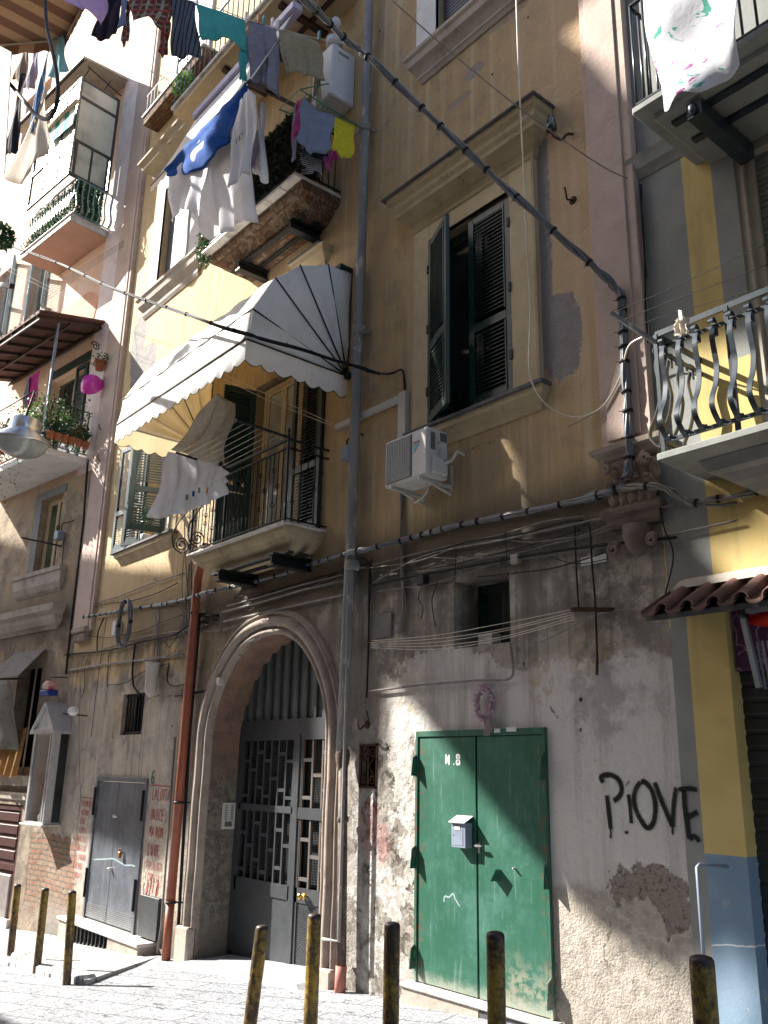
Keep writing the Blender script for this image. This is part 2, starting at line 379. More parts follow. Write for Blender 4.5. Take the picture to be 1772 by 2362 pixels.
    ar = t.ell(-9.44, 1.4, 2.1, 2.6, n2, .5, .3)*(1-t.ss(3.4, 3.7, t.z)); c = t.mix(ar*.35*(1-inner), c, (.12, .105, .09))
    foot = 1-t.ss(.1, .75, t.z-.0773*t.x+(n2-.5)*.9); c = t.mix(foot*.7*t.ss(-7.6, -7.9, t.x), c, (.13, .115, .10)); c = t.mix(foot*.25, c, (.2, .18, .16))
    # cracks and pits
    cr = t.voro(.62, vec=t.vec(t.x+n2*.55, t.y, t.z+n3*.25)); crm = (1-t.ss(.001, .005, cr))*t.ss(.56, .60, n1)*t.ss(.48, .52, n2); c = t.mix(crm*.7, c, (.09, .075, .065))
    pit = t.voro(2.3, 'F1'); pm = (1-t.ss(.035, .05, pit))*t.ss(.45, .55, n2); c = t.mix(pm, c, (.04, .035, .03))
    c = t.mix(.35, c, t.mix(t.ss(.3, .7, fine), tuple([.8]*3), (1, 1, 1)), 'MULTIPLY')
    h = n2*1.2+n3*.5+fine*.10-g*.25+up*.12-fall*1.2*(n3+.2)-crm*.35-pm*.8-rub*(1-keep)*1.0*(.6+n3)+rub*vr*1.5-brm*(V(t, br.outputs[1])*.25+.2)+rough*fine*.35
    t.bump(h*(1-up*.45), .75, .05); return t.done(c, .88, 0, .2)
M['main'] = m_main()
def m_left():
    t = NT('plaster_pink'); n1 = t.noise(.6, 7, .6, off=20); n2 = t.noise(2.6, 8, .7, off=25); n3 = t.noise(12, 6, .7, off=29); st = t.noise(1, 6, .65, stretch=(5, 5, .35), off=22); fine = t.noise(55, 4, .6)
    pk = t.mix(t.ss(.35, .65, n1), (.74, .58, .48), (.68, .47, .35)); pk = t.mix(t.ss(.5, .7, st)*.5, pk, (.48, .36, .28))
    dn = t.mix(t.ss(.35, .65, n2), (.38, .29, .19), (.25, .195, .14)); dn = t.mix(t.ss(.5, .7, st)*.7, dn, (.17, .135, .11)); dn = t.mix(t.ss(.45, .6, n1)*.5, dn, (.42, .33, .22))
    dn = t.mix(t.ss(.48, .60, n2*.6+n1*.4)*.6, dn, (.15, .12, .095)); c = t.mix(t.ss(6.6, 7.6, t.z+(n2-.5)*.8), dn, pk)
    so = t.ss(3.4, 4.0, t.z+(n2-.5)*.5)*(1-t.ss(4.3, 5.0, t.z+(n2-.5)*.8)); c = t.mix(so*.7, c, (.075, .065, .055))
    lo = 1-t.ss(2.9, 3.4, t.z+(n2-.5)*.6); c = t.mix(lo*.7, c, t.mix(t.ss(.4, .6, n2), (.30, .25, .20), (.17, .145, .12)))
    br = t.t.nodes.new('ShaderNodeTexBrick'); t.t.links.new(t.vec(t.x+(n2-.5)*.10+(n3-.5)*.05, t.z+(n2-.5)*.10+(n3-.5)*.04, 0.0), br.inputs[0]); br.inputs['Scale'].default_value = 1
    br.inputs['Color1'].default_value = (.30, .13, .08, 1); br.inputs['Color2'].default_value = (.29, .22, .15, 1); br.inputs['Mortar'].default_value = (.12, .10, .085, 1)
    br.inputs['Brick Width'].default_value = .24; br.inputs['Row Height'].default_value = .085; br.inputs['Mortar Size'].default_value = .012
    brm = (1-t.ss(.30, .36, t.z+(n3-.5)*.35))*t.ss(-16.75, -16.68, t.x+(n3-.5)*.2)*t.ss(-1.0, -.7, t.z+(n2-.5)*.6); c = t.mix(brm, c, t.mix(t.ss(.42, .6, n3)*.75, V(t, br.outputs[0]), (.22, .18, .14)))
    cr = t.voro(.62, vec=t.vec(t.x+n2*.55, t.y, t.z+n3*.25)); crm = (1-t.ss(.001, .005, cr))*t.ss(.56, .60, n1)*t.ss(.48, .52, n2); c = t.mix(crm*.7, c, (.06, .05, .045))
    t.bump(n2*1.1+n3*.45+fine*.1-brm*(V(t, br.outputs[1])*.25+.2)-crm*.3, .7, .05); return t.done(c, .88, 0, .2)
M['left'] = m_left()
def m_right():
    t = NT('plaster_grey_yellow'); n2 = t.noise(2.2, 7, .6, off=40); n3 = t.noise(13, 6, .7, off=44); fine = t.noise(60, 4, .6); st = t.noise(1, 6, .6, stretch=(5, 5, .4), off=42)
    grey = t.mix(t.ss(.35, .7, n2), (.245, .25, .235), (.20, .205, .195)); yel = t.mix(t.ss(.35, .7, n2), (.54, .415, .17), (.46, .35, .13))
    hi = t.ss(4.6, 4.602, t.z)
    st1 = t.boxm(-3.315, -3.055, 4.6, 30, .002); low = t.boxm(-3.355, 5, 2.93, 4.602, .002).max(t.boxm(-3.95, -3.74, 2.6, 3.9, .002)).max(t.boxm(-3.605, 5, -3, 2.80, .002))
    y = st1.max(low); c = t.mix(y, grey, yel)
    blue = (1-t.ss(.988, .991, t.z))*t.ss(-3.607, -3.603, t.x); bc = t.mix(t.ss(.35, .7, n2), (.16, .24, .33), (.21, .29, .37))
    ch = t.ss(.62, .64, t.noise(5, 7, .72, stretch=(2, 2, .7), off=60))*(1-t.ss(.2, .9, t.z)); bc = t.mix(ch, bc, t.mix(t.ss(.45, .55, n3), (.58, .56, .52), (.62, .42, .10)))
    sc = (1-t.ss(.002, .006, t.math('ABSOLUTE', t.z-.42-(n2-.5)*.1-(t.x+3.5)*.12)))*.8; bc = t.mix(sc, bc, (.7, .7, .68))
    c = t.mix(blue, c, bc)
    cr = t.ss(.66, .68, n3*.5+n2*.5)*t.ss(-3.5, -3.75, t.x)*(1-t.ss(.6, 1.2, t.z)); c = t.mix(cr, c, (.55, .53, .5))
    c = t.mix(t.ss(.5, .75, st)*.28, c, (.12, .11, .09)); t.bump(n2*.4+n3*.15+fine*.12, .4, .03); return t.done(c, .82, 0, .25)
M['right'] = m_right()
def m_trim(nm, a, b, dirt, off):
    t = NT(nm); n2 = t.noise(3, 8, .7, off=off); n3 = t.noise(18, 6, .7, off=off+4); c = t.mix(t.ss(.35, .7, n2), a, b); c = t.mix(t.ss(.55, .68, n3*.4+n2*.6)*.8, c, dirt)
    t.bump(n2*.6+n3*.5+t.noise(80, 3)*.15, .6, .02); return t.done(c, .85, 0, .2)
M['cream'] = m_trim('cream_stucco', (.50, .41, .27), (.43, .34, .21), (.33, .27, .19), 3)
M['cornice'] = m_trim('weathered_cornice', (.40, .33, .215), (.31, .25, .165), (.13, .115, .095), 13)
M['stone'] = m_trim('grey_stone', (.40, .36, .31), (.29, .25, .22), (.12, .10, .085), 23)
M['archstone'] = m_trim('arch_moulding', (.33, .275, .235), (.225, .185, .16), (.10, .085, .075), 33)
M['white'] = m_trim('white_plaster', (.72, .71, .70), (.60, .585, .57), (.42, .38, .33), 43)
M['pinkpil'] = m_trim('pink_pilaster', (.48, .375, .32), (.41, .315, .27), (.31, .25, .22), 53)
M['slate'] = worn('dark_slate', (.10, .10, .105), (.06, .06, .065), .6, 0, 8, .5, .2)
M['slab'] = worn('pale_marble', (.55, .53, .50), (.42, .40, .37), .6, 0, 6, .5, .2, dirt=(.2, .17, .14))
M['green'] = worn('green_shutter_paint', (.008, .028, .025), (.013, .04, .035), .42, 0, 5, .5, .12, dirt=(.03, .035, .03), spec=.5)
M['greenflat'] = worn('dark_green_panel', (.010, .03, .027), (.014, .04, .035), .45)
M['sootstone'] = m_trim('sooty_carved_stone', (.17, .135, .115), (.115, .09, .078), (.05, .043, .04), 143); M['capstone'] = m_trim('brown_carved_stone', (.27, .195, .155), (.20, .145, .12), (.10, .08, .07), 153)
M['darkin'] = worn('dark_interior', (.012, .012, .013), (.02, .02, .02), .9, 0, 2, .5, 0)
M['iron'] = worn('black_iron', (.008, .009, .010), (.018, .018, .02), .55, 0, 14, .5, .25, bs=120, spec=.25)
M['glass'] = glass('window_glass', (.03, .035, .035))
M['pane'] = glass('pale_pane', (.32, .33, .30), .2, .5)
M['rust'] = worn('rusty_iron', (.10, .045, .025), (.05, .028, .02), .85, .2, 12, .5, .5)
M['bark'] = M['rust']

def wall_holes(mb, x0, x1, z0, z1, holes, y=0.0):
    """holes: (x0,x1,z0,z1[,radius]); with radius the top is a half circle whose springing is z1-radius"""
    xs = sorted({x0, x1, *[h[0] for h in holes], *[h[1] for h in holes]}); zs = sorted({z0, z1, *[h[2] for h in holes], *[h[3] for h in holes]})
    xs = [v for v in xs if x0 <= v <= x1]; zs = [v for v in zs if z0 <= v <= z1]
    for i in range(len(xs)-1):
        j = 0
        while j < len(zs)-1:
            cx = (xs[i]+xs[i+1])/2; k = j
            def inh(k): cz = (zs[k]+zs[k+1])/2; return any(h[0] < cx < h[1] and h[2] < cz < h[3] for h in holes)
            if inh(j): j += 1; continue
            while k < len(zs)-1 and not inh(k): k += 1
            mb.quad((xs[i], y, zs[j]), (xs[i+1], y, zs[j]), (xs[i+1], y, zs[k]), (xs[i], y, zs[k])); j = k
    for h in holes:
        if len(h) > 4:
            cx = (h[0]+h[1])/2; r = (h[1]-h[0])/2; zc = h[3]-r; A = [(cx-r*math.cos(math.pi*i/24), zc+r*math.sin(math.pi*i/24)) for i in range(25)]
            for i in range(24):
                (a, b), (c, d) = A[i], A[i+1]; mb.quad((a, y, b), (c, y, d), (c, y, h[3]), (a, y, h[3]))
def reveal(mb, h, y0, y1):
    """the four inner sides of an opening from the wall face y0 back to y1"""
    if len(h) > 4:
        cx = (h[0]+h[1])/2; r = (h[1]-h[0])/2; zc = h[3]-r; A = [(h[0], h[2]), (h[0], zc)]+[(cx-r*math.cos(math.pi*i/24), zc+r*math.sin(math.pi*i/24)) for i in range(1, 24)]+[(h[1], zc), (h[1], h[2])]
        for a, b in zip(A, A[1:]): mb.quad((a[0], y0, a[1]), (a[0], y1, a[1]), (b[0], y1, b[1]), (b[0], y0, b[1]))
        return
    a, b, c, d = h[:4]
    mb.quad((a, y0, c), (a, y1, c), (a, y1, d), (a, y0, d)); mb.quad((b, y0, c), (b, y0, d), (b, y1, d), (b, y1, c))
    mb.quad((a, y0, d), (a, y1, d), (b, y1, d), (b, y0, d)); mb.quad((a, y0, c), (b, y0, c), (b, y1, c), (a, y1, c))

# ================================================================ the ochre building
FR = MAIN
OB = thing('apartment_building', 'ochre plastered apartment building with an arched gateway and a green double door', 'building', (-9.8, 0, -1.2))
H = dict(win=(-6.45, -5.23, 5.06, 7.33), up=(-6.34, -5.2, 10.1, 12.4), gate=(-10.77, -8.11, -1.6, 3.14, 1), door=(-6.62, -4.99, -.33, 1.885), small=(-6.11, -5.38, 2.65, 3.31),
         bal1=(-10.15, -8.42, 4.27, 6.75), bal2=(-10.4, -8.6, 8.95, 11.2), lwin=(-13.45, -12.55, 5.05, 7.0), uwin=(-13.95, -12.72, 10.12, 12.2), gdoor=(-14.25, -12.45, -.74, 1.34),
         grille=(-13.62, -12.85, 1.97, 2.6), vent=(-7.53, -7.24, 1.33, 1.77))
mb = MB(); wall_holes(mb, -16.0, -3.75, -1.8, 21, list(H.values()))
for k, d in (('win', .22), ('up', .3), ('gate', .62), ('door', .05), ('small', .42), ('bal1', .3), ('bal2', .3), ('lwin', .28), ('uwin', .25), ('gdoor', .06), ('grille', .25), ('vent', .12)): reveal(mb, H[k], 0, d)
mb.quad((-3.75, 0, -1.8), (-3.75, 5, -1.8), (-3.75, 5, 21), (-3.75, 0, 21)); mb.quad((-16, 0, 21), (-3.75, 0, 21), (-3.75, 5, 21), (-16, 5, 21))
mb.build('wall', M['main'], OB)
# dark rooms behind the openings
for k, d in (('win', 1.0), ('up', 1.0), ('gate', 1.2), ('small', 1.0), ('bal1', 1.0), ('bal2', 1.), ('lwin', 1.), ('uwin', 1.), ('grille', .5), ('vent', .3)):
    mb = MB(); a, b, c, e = H[k][:4]; mb.quad((a-.3, d, c-.3), (b+.3, d, c-.3), (b+.3, d, e+.3), (a-.3, d, e+.3))
    y0 = {'win': .22, 'up': .3, 'gate': .62, 'small': .42, 'bal1': .3, 'bal2': .3, 'lwin': .28, 'uwin': .25, 'grille': .25, 'vent': .12}[k]
    h2 = (a, b, c, e) ; reveal(mb, h2, y0, d); mb.build('interior', M['darkin'], OB)

# pilasters ----------------------------------------------------------------
def pilaster(x0, x1, z0, z1, name='pilaster', d=.08, par=None, mat='pinkpil'):
    mb = MB(); mb.box(x0, x1, -d, .0, z0, z1); mb.box(x0+.07, x1-.09, -d-.018, -d+.001, z0+.05, z1)
    return mb.build(name, M[mat], par or OB, bevel=.006)
pilaster(-4.22, -3.735, 4.16, 21)
pilaster(-15.95, -15.12, 3.8, 21)
mb = MB(); mb.box(-15.80, -15.25, -.10, 0, 3.62, 3.82)
for i in range(6): mb.box(-15.76+i*.088, -15.71+i*.088, -.125, -.10, 3.64, 3.74)
mb.cbox(-15.85, -15.2, -.15, 0, 3.78, 3.86, .01); mb.build('pilaster_base', M['archstone'], OB)
# the acanthus capital at the right pilaster, with the console below
mb = MB(); mb.cornice(-4.20, -3.76, [(.05, 4.02), (.08, 4.05), (.09, 4.09), (.13, 4.12), (.14, 4.16), (.09, 4.18)]); mb.build('capital_abacus', M['archstone'], OB)
mb = MB(); mb.box(-4.15, -3.80, -.06, 0, 3.62, 4.03)
rnd = random.Random(4)
for i in range(5):
    for row in range(2):
        cx = -4.14+i*.088+(row*.04); zb = 3.62+row*.13; hh = .27
        def leaf(u, v, cx=cx, zb=zb, hh=hh, row=row):
            wdt = .05*math.sin(math.pi*min(1, v*.85+.12))+.006; out = .07+.05*v+.055*max(0, v-.6)*2.2
            z = zb+hh*v-(.10*max(0, v-.8)*4 if v > .8 else 0)
            return (cx+(u-.5)*2*wdt, -out+abs(u-.5)*.05+.012*math.sin(v*14+u*9), z)
        mb.grid(leaf, 6, 10)
for sx in (-4.17, -3.79): mb.tube(spiral((sx, -.12, 3.97), .05, .01, 1.6, a0=1.5), .016, 6)
mb.build('capital_leaves', M['capstone'], OB, solid=.012)
mb = MB(); mb.cornice(-4.19, -3.78, [(.03, 3.46), (.05, 3.5), (.06, 3.55), (.09, 3.57), (.10, 3.60), (.08, 3.63), (.04, 3.66)])
mb.lathe([(.0, 3.20), (.05, 3.22), (.10, 3.29), (.125, 3.37), (.12, 3.46), (0, 3.47)], (-3.97, -.01, 0), 16)
mb.tube(spiral((-4.16, -.08, 3.28), .06, .012, 1.5, a0=.5), .022, 6); mb.tube(spiral((-3.8, -.08, 3.3), .05, .012, 1.5, a0=.5), .02, 6)
mb.build('console', M['sootstone'], OB)

# windows --------------------------------------------------------------------
def louvre_leaf(W, Hh, splits=(.40,), t=.045, fr_=.075, pitch=.045):
    """a louvred shutter leaf standing at x 0..W, y -t..0, z 0..H"""
    mb = MB(); mb.cbox(0, fr_, -t, 0, 0, Hh, .006); mb.cbox(W-fr_, W, -t, 0, 0, Hh, .006); zs = [0]+[Hh*s for s in splits]+[Hh]
    mb.box(fr_, W-fr_, -t, 0, 0, fr_*1.4); mb.box(fr_, W-fr_, -t, 0, Hh-fr_, Hh)
    for s in splits: mb.box(fr_, W-fr_, -t, 0, Hh*s-fr_*.6, Hh*s+fr_*.6)
    for a, b in zip(zs, zs[1:]):
        z = a+fr_*1.5; 
        mb.box(fr_, fr_+.014, -t-.008, -t, a+fr_, b-fr_*.8); mb.box(W-fr_-.014, W-fr_, -t-.008, -t, a+fr_, b-fr_*.8)
        while z < b-fr_*1.1:
            mb.hexa([(fr_, -t*.98, z), (W-fr_, -t*.98, z), (W-fr_, -.004, z+.030), (fr_, -.004, z+.030), (fr_, -t*.98, z+.008), (W-fr_, -t*.98, z+.008), (W-fr_, -.004, z+.038), (fr_, -.004, z+.038)]); z += pitch
    return mb
def place_leaf(mb, x, y, z, ang=0.0, mirror=False):
    """hinge at x,y; opened outwards by ang; the leaf runs to +x, or to -x when mirrored"""
    c, s = math.cos(ang), math.sin(ang); out = []
    for px, py, pz in mb.v:
        if mirror: px = -px
        a = -ang if not mirror else ang
        ca, sa = math.cos(a), math.sin(a); out.append((x+px*ca-py*sa, y+px*sa+py*ca, z+pz))
    mb.v = out
    if mirror: mb.f = [f[::-1] for f in mb.f]
    return mb
def window(label, h, y, frame='green', glassm='glass', mull=True, fw=.06, parent=None, label_o=None):
    a, b, c, d = h[:4]; mb = MB()
    for q in ((a, a+fw, c, d), (b-fw, b, c, d), (a+fw, b-fw, c, c+fw), (a+fw, b-fw, d-fw, d)): mb.box(q[0], q[1], y, y+.07, q[2], q[3])
    w_ = mb.build('window', M[frame], parent or OB)
    if label: w_['label'] = label
    mb = MB(); m_ = (a+b)/2; f2 = .05
    for l, r in (((a+fw, m_-.003), (m_+.003, b-fw)) if mull else ((a+fw, b-fw),)):
        for q in ((l, l+f2, c+fw, d-fw), (r-f2, r, c+fw, d-fw), (l+f2, r-f2, c+fw, c+fw+f2), (l+f2, r-f2, d-fw-f2, d-fw)): mb.box(q[0], q[1], y+.012, y+.055, q[2], q[3])
    mb.build('sash', M[frame], w_)
    mb = MB(); mb.quad((a+fw, y+.035, c+fw), (b-fw, y+.035, c+fw), (b-fw, y+.035, d-fw), (a+fw, y+.035, d-fw)); mb.build('pane', M[glassm], w_)
    return w_
# green shuttered window
w1 = window('tall window with dark green louvred shutters, one ajar', H['win'], .12)
mb = MB()
for a, b in ((-6.70, -6.45), (-5.23, -4.88)): mb.box(a, b, -.055, 0.0, 5.02, 7.80)
mb.box(-6.45, -5.23, -.055, 0.0, 7.33, 7.80)
for h in ((-6.45, -5.23, 5.06, 7.33),): reveal(mb, h, -.055, .0)
mb.build('surround', M['cream'], w1, bevel=.005)
mb = MB()
for xx in (-4.88,): mb.box(xx-.03, xx, -.068, -.0545, 5.05, 7.72)
mb.cornice(-6.66, -4.92, [(.05, 7.52), (.075, 7.54), (.06, 7.56), (.06, 7.6), (.09, 7.63)]); mb.cornice(-6.66, -4.92, [(.06, 7.64), (.10, 7.68), (.16, 7.72), (.22, 7.75), (.22, 7.80), (.25, 7.84), (.25, 7.90), (.29, 7.94), (.30, 8.0)])
cn = mb.build('cornice', M['cornice'], w1)
mb = MB(); mb.cbox(-6.99, -4.62, -.34, 0, 8.0, 8.03, .008); mb.build('cornice_slab', M['slate'], cn)
mb = MB(); mb.cornice(-6.62, -4.93, [(.015, 4.78), (.03, 4.80), (.045, 4.84), (.09, 4.90), (.12, 4.92), (.12, 4.99)]); sl = mb.build('sill', M['cornice'], w1)
mb = MB(); mb.cbox(-6.75, -4.80, -.15, .1, 4.99, 5.03, .006); mb.build('sill_slab', M['slate'], sl)
W_ = .60
sh = place_leaf(louvre_leaf(W_, 2.22), -6.42, -.02, 5.07, math.radians(25)); sh.build('shutter', M['green'], w1)['label'] = 'shutter leaf standing ajar'
place_leaf(louvre_leaf(W_, 2.22), -5.26, .03, 5.07, 0, True).build('shutter', M['green'], w1)
for x_ in (-6.45, -5.24):
    for z_ in (5.45, 6.2, 6.95): mb = MB(); mb.box(x_-.012, x_+.02, -.07, -.04, z_-.05, z_+.05); mb.build('hinge', M['iron'], w1)
# upper right window with a roller blind
w2 = window('white framed upper window with a dark blue roller blind', H['up'], .16, 'white', 'glass')
mb = MB()
z = 10.16
while z < 12.3: mb.cbox(-6.28, -5.26, .05, .07, z, z+.047, .006); z += .052
M['bluedark'] = worn('dark_blue_blind', (.035, .04, .07), (.025, .03, .05), .5); mb.build('roller_blind', M['bluedark'], w2)
mb = MB()
for a, b in ((-6.70, -6.34), (-5.20, -4.88)): mb.box(a, b, -.055, 0, 10.04, 12.8)
mb.box(-6.34, -5.20, -.055, 0, 12.4, 12.8); reveal(mb, H['up'], -.055, 0); mb.build('surround', M['white'], w2, bevel=.005)
mb = MB(); mb.cornice(-6.62, -4.93, [(.02, 9.66), (.04, 9.70), (.06, 9.72), (.05, 9.76), (.10, 9.84), (.15, 9.88), (.16, 9.97), (.19, 10.0), (.19, 10.05)]); mb.build('sill', M['stone'], w2)
# far left windows, behind the awning and above it
w3 = window('window with open green shutters and a potted plant on the sill', H['lwin'], .16, 'white', 'pane')
mb = MB(); mb.cornice(-14.25, -12.35, [(.01, 4.80), (.03, 4.84), (.06, 4.90), (.11, 4.94), (.12, 5.0)]); sl = mb.build('sill', M['cornice'], w3)
mb = MB(); mb.cbox(-14.45, -12.2, -.15, .1, 5.0, 5.04, .006); mb.build('sill_slab', M['slate'], sl)
mb = MB()
for a, b in ((-13.7, -13.45), (-12.55, -12.3)): mb.box(a, b, -.02, 0, 5.04, 7.3)
mb.box(-13.45, -12.55, -.03, 0, 7.0, 7.3); mb.build('surround', M['cream'], w3)
place_leaf(louvre_leaf(.52, 1.9, (.36,)), -13.98, -.045, 5.06, math.radians(4), True).build('shutter', M['green'], w3)
place_leaf(louvre_leaf(.50, 1.9, (.36,)), -13.46, -.03, 5.06, math.radians(14), True).build('shutter', M['greenflat'], w3)
place_leaf(louvre_leaf(.60, 1.9, (.36,)), -12.64, -.035, 5.06, math.radians(75), True).build('shutter', M['green'], w3)
w4 = window('bright upper window with a dark insect screen', H['uwin'], .14, 'white', 'pane')
M['screen'] = worn('insect_screen', (.10, .105, .12), (.14, .145, .16), .6, 0, 3, .5, .1); mb = MB(); mb.box(-13.9, -12.78, .10, .12, 10.16, 12.1); mb.build('screen', M['screen'], w4)
mb = MB()
for a, b in ((-14.3, -13.95), (-12.72, -12.35)): mb.box(a, b, -.04, 0, 9.98, 12.6)
mb.box(-13.95, -12.72, -.04, 0, 12.2, 12.6); reveal(mb, H['uwin'], -.04, 0); mb.build('surround', M['white'], w4)
mb = MB(); mb.cornice(-14.35, -12.3, [(.02, 9.56), (.05, 9.62), (.05, 9.70), (.13, 9.80), (.15, 9.92), (.18, 9.94), (.18, 9.99)]); mb.build('sill', M['stone'], w4)
mb = MB(); mb.cornice(-14.45, -12.2, [(.04, 12.65), (.08, 12.72), (.10, 12.8), (.26, 12.92), (.28, 13.0), (.34, 13.05), (.34, 13.1)]); mb.build('cornice', M['cornice'], w4)
# small deep window beside the wires
w5 = window('small dark window set deep in the wall', H['small'], .34, 'green', 'glass', fw=.03)
mb = MB(); mb.box(-5.98, -5.80, .20, .33, 2.66, 2.80); mb.build('ledge_block', M['white'], w5)
# barred grille above the grey door
g = MB(); a, b, c, d = H['grille']
for i in range(7): xx = a+.06+(b-a-.12)*i/6; g.tube([(xx, .06, c), (xx, .06, d)], .013, 6)
g.box(a, b, .05, .07, c+.02, c+.05); g.box(a, b, .05, .07, d-.05, d-.02); g.build('window_bars', M['iron'], OB)
g = MB(); a, b, c, d = H['vent']
for q in ((a, a+.02, c, d), (b-.02, b, c, d), (a, b, c, c+.02), (a, b, d-.02, d)): g.box(q[0], q[1], -.01, .02, q[2], q[3])
m_ = (a+b)/2; zc = (c+d)/2; g.tube([(m_, 0, c), (m_, 0, d)], .008, 6)
for sx in (-1, 1):
    g.tube(spiral((m_+sx*.065, 0, d-.075), .055, .012, 1.4, (sx, 0, 0), a0=2.6), .007, 6); g.tube(spiral((m_+sx*.065, 0, c+.075), .055, .012, 1.4, (sx, 0, 0), (0, 0, -1), a0=2.6), .007, 6)
    g.tube([(m_+sx*.12, 0, d-.1), (m_+sx*.01, 0, zc), (m_+sx*.12, 0, c+.1)], .007, 6)
g.build('vent_grille', M['rust'], OB)

# the arched gateway ------------------------------------------------------------
gcx, gr = -9.44, 1.33; gzc = H['gate'][3]-gr
def arch_sweep(mb, prof, zb, cx=gcx, zc=gzc, n=40):
    """prof [(radius, y)] run up the left jamb, round the arch and down the right jamb"""
    P = [(-1, 0, zb)]+[(-1, 0, zb+(zc-zb)*k/6) for k in range(1, 6)]
    path = [(math.pi, zb+(zc-zb)*k/6, None) for k in range(6)]+[(math.pi-math.pi*i/n, None, 1) for i in range(n+1)]+[(0, zc-(zc-zb)*k/6, None) for k in range(1, 7)]
    vs = []; k = len(prof)
    for a, zz, f in path:
        for r, y in prof:
            wob = 1+.004*math.sin(7*a+ (zz or 0)*5)
            if f: vs.append((cx+r*math.cos(a)*wob, y, zc+r*math.sin(a)*wob))
            else: vs.append((cx+r*math.cos(a)*wob, y+.004*math.sin(zz*9), zz))
    fs = [(i*k+j, i*k+j+1, (i+1)*k+j+1, (i+1)*k+j) for i in range(len(path)-1) for j in range(k-1)]
    mb.csm = True; mb.add(vs, fs); return mb
mb = MB()
def roll(r0, r1, y, h, n=6): return [((r0+r1)/2-(r1-r0)/2*math.cos(math.pi*i/n), y-h*math.sin(math.pi*i/n)) for i in range(n+1)]
arch_sweep(mb, [(gr-.005, .05), (gr-.005, -.02)]+roll(gr, gr+.055, -.02, .03)+[(gr+.065, -.01), (gr+.085, -.01)]+roll(gr+.09, gr+.21, -.02, .075, 8)+[(gr+.225, -.02), (gr+.235, -.04)]+roll(gr+.24, gr+.275, -.04, .02)+[(gr+.30, -.035), (gr+.31, 0.01)], -.45)
gate = mb.build('arch_moulding', M['archstone'], OB)
for sx, w0 in ((-1, -11.10), (1, -8.12)): mb = MB(); mb.cbox(w0, w0+.33, -.11, .03, -1.3, -.43, .02); mb.build('arch_plinth', M['stone'], OB)
yg = .47
M['gate'] = worn('grey_gate_paint', (.050, .055, .062), (.036, .040, .046), .45, .1, 6, .5, .1, dirt=(.09, .065, .05), dscale=5, dlo=.6, dhi=.75, spec=.45)
M['gatedark'] = worn('dark_grey_gate_paint', (.06, .065, .07), (.04, .045, .05), .5, 0, 6, .5, .1, spec=.4)
M['gaterust'] = worn('rust_streaked_lattice_paint', (.085, .085, .085), (.13, .09, .065), .6, .1, 5, .5, .1, spec=.4)
G = MB(); x0, x1 = gcx-gr, gcx+gr; xm = gcx+.08
G.box(x0, x1, yg, yg+.06, 1.93, 2.12); G.box(x0, x0+.07, yg, yg+.06, -1.1, 1.93); G.box(x1-.07, x1, yg, yg+.06, -1.1, 1.93); G.box(xm-.05, xm+.05, yg-.01, yg+.06, -.85, 1.93); G.box(x0+.07, x1-.07, yg, yg+.06, 1.86, 1.93)
gt = G.build('gate', M['gate'], OB)
G = MB(); G.box(x0, xm-.05, yg-.03, yg+.02, -.92, -.83); G.box(xm+.05, x1, yg-.05, yg+.06, -.83, -.76); G.box(xm+.05, x1, yg-.02, yg+.06, -.76, -.70); G.build('threshold_rail', M['gate'], gt)
# fanlight: ribbed panel behind vertical bars
G = MB(); n = 12
for i in range(n+1):
    xx = gcx-gr+.1+(2*gr-.2)*i/n; zt = gzc+math.sqrt(max(0, gr*gr-(xx-gcx)**2)); G.box(xx-.022, xx+.022, yg, yg+.03, 2.12, zt)
G.build('fanlight_bars', M['gatedark'], gt)
M['fan'] = worn('frosted_fanlight', (.13, .16, .155), (.09, .11, .11), .3, 0, 4, .5, .1)
G = MB(); A = [(gcx+gr*math.cos(math.pi*i/24), gzc+gr*math.sin(math.pi*i/24)) for i in range(25)]; A = [p for p in A if p[1] > 2.12]; A = [(A[0][0], 2.12)]+A+[(A[-1][0], 2.12)]
G.prism(A, yg+.04, yg+.05); G.build('fanlight', M['fan'], gt)
def lattice(mb, xa, xb, za, zb, cols, seed, y):
    r = random.Random(seed); wv = (xb-xa)/cols
    for i in range(cols+1): xx = xa+wv*i; mb.box(xx-.016, xx+.016, y, y+.03, za, zb)
    for i in range(cols):
        zz = za+((i*.27+r.random()*.08) % .42)+.08
        while zz < zb-.08: mb.box(xa+wv*i+.016, xa+wv*(i+1)-.016, y+.002, y+.028, zz-.02, zz+.02); zz += .44
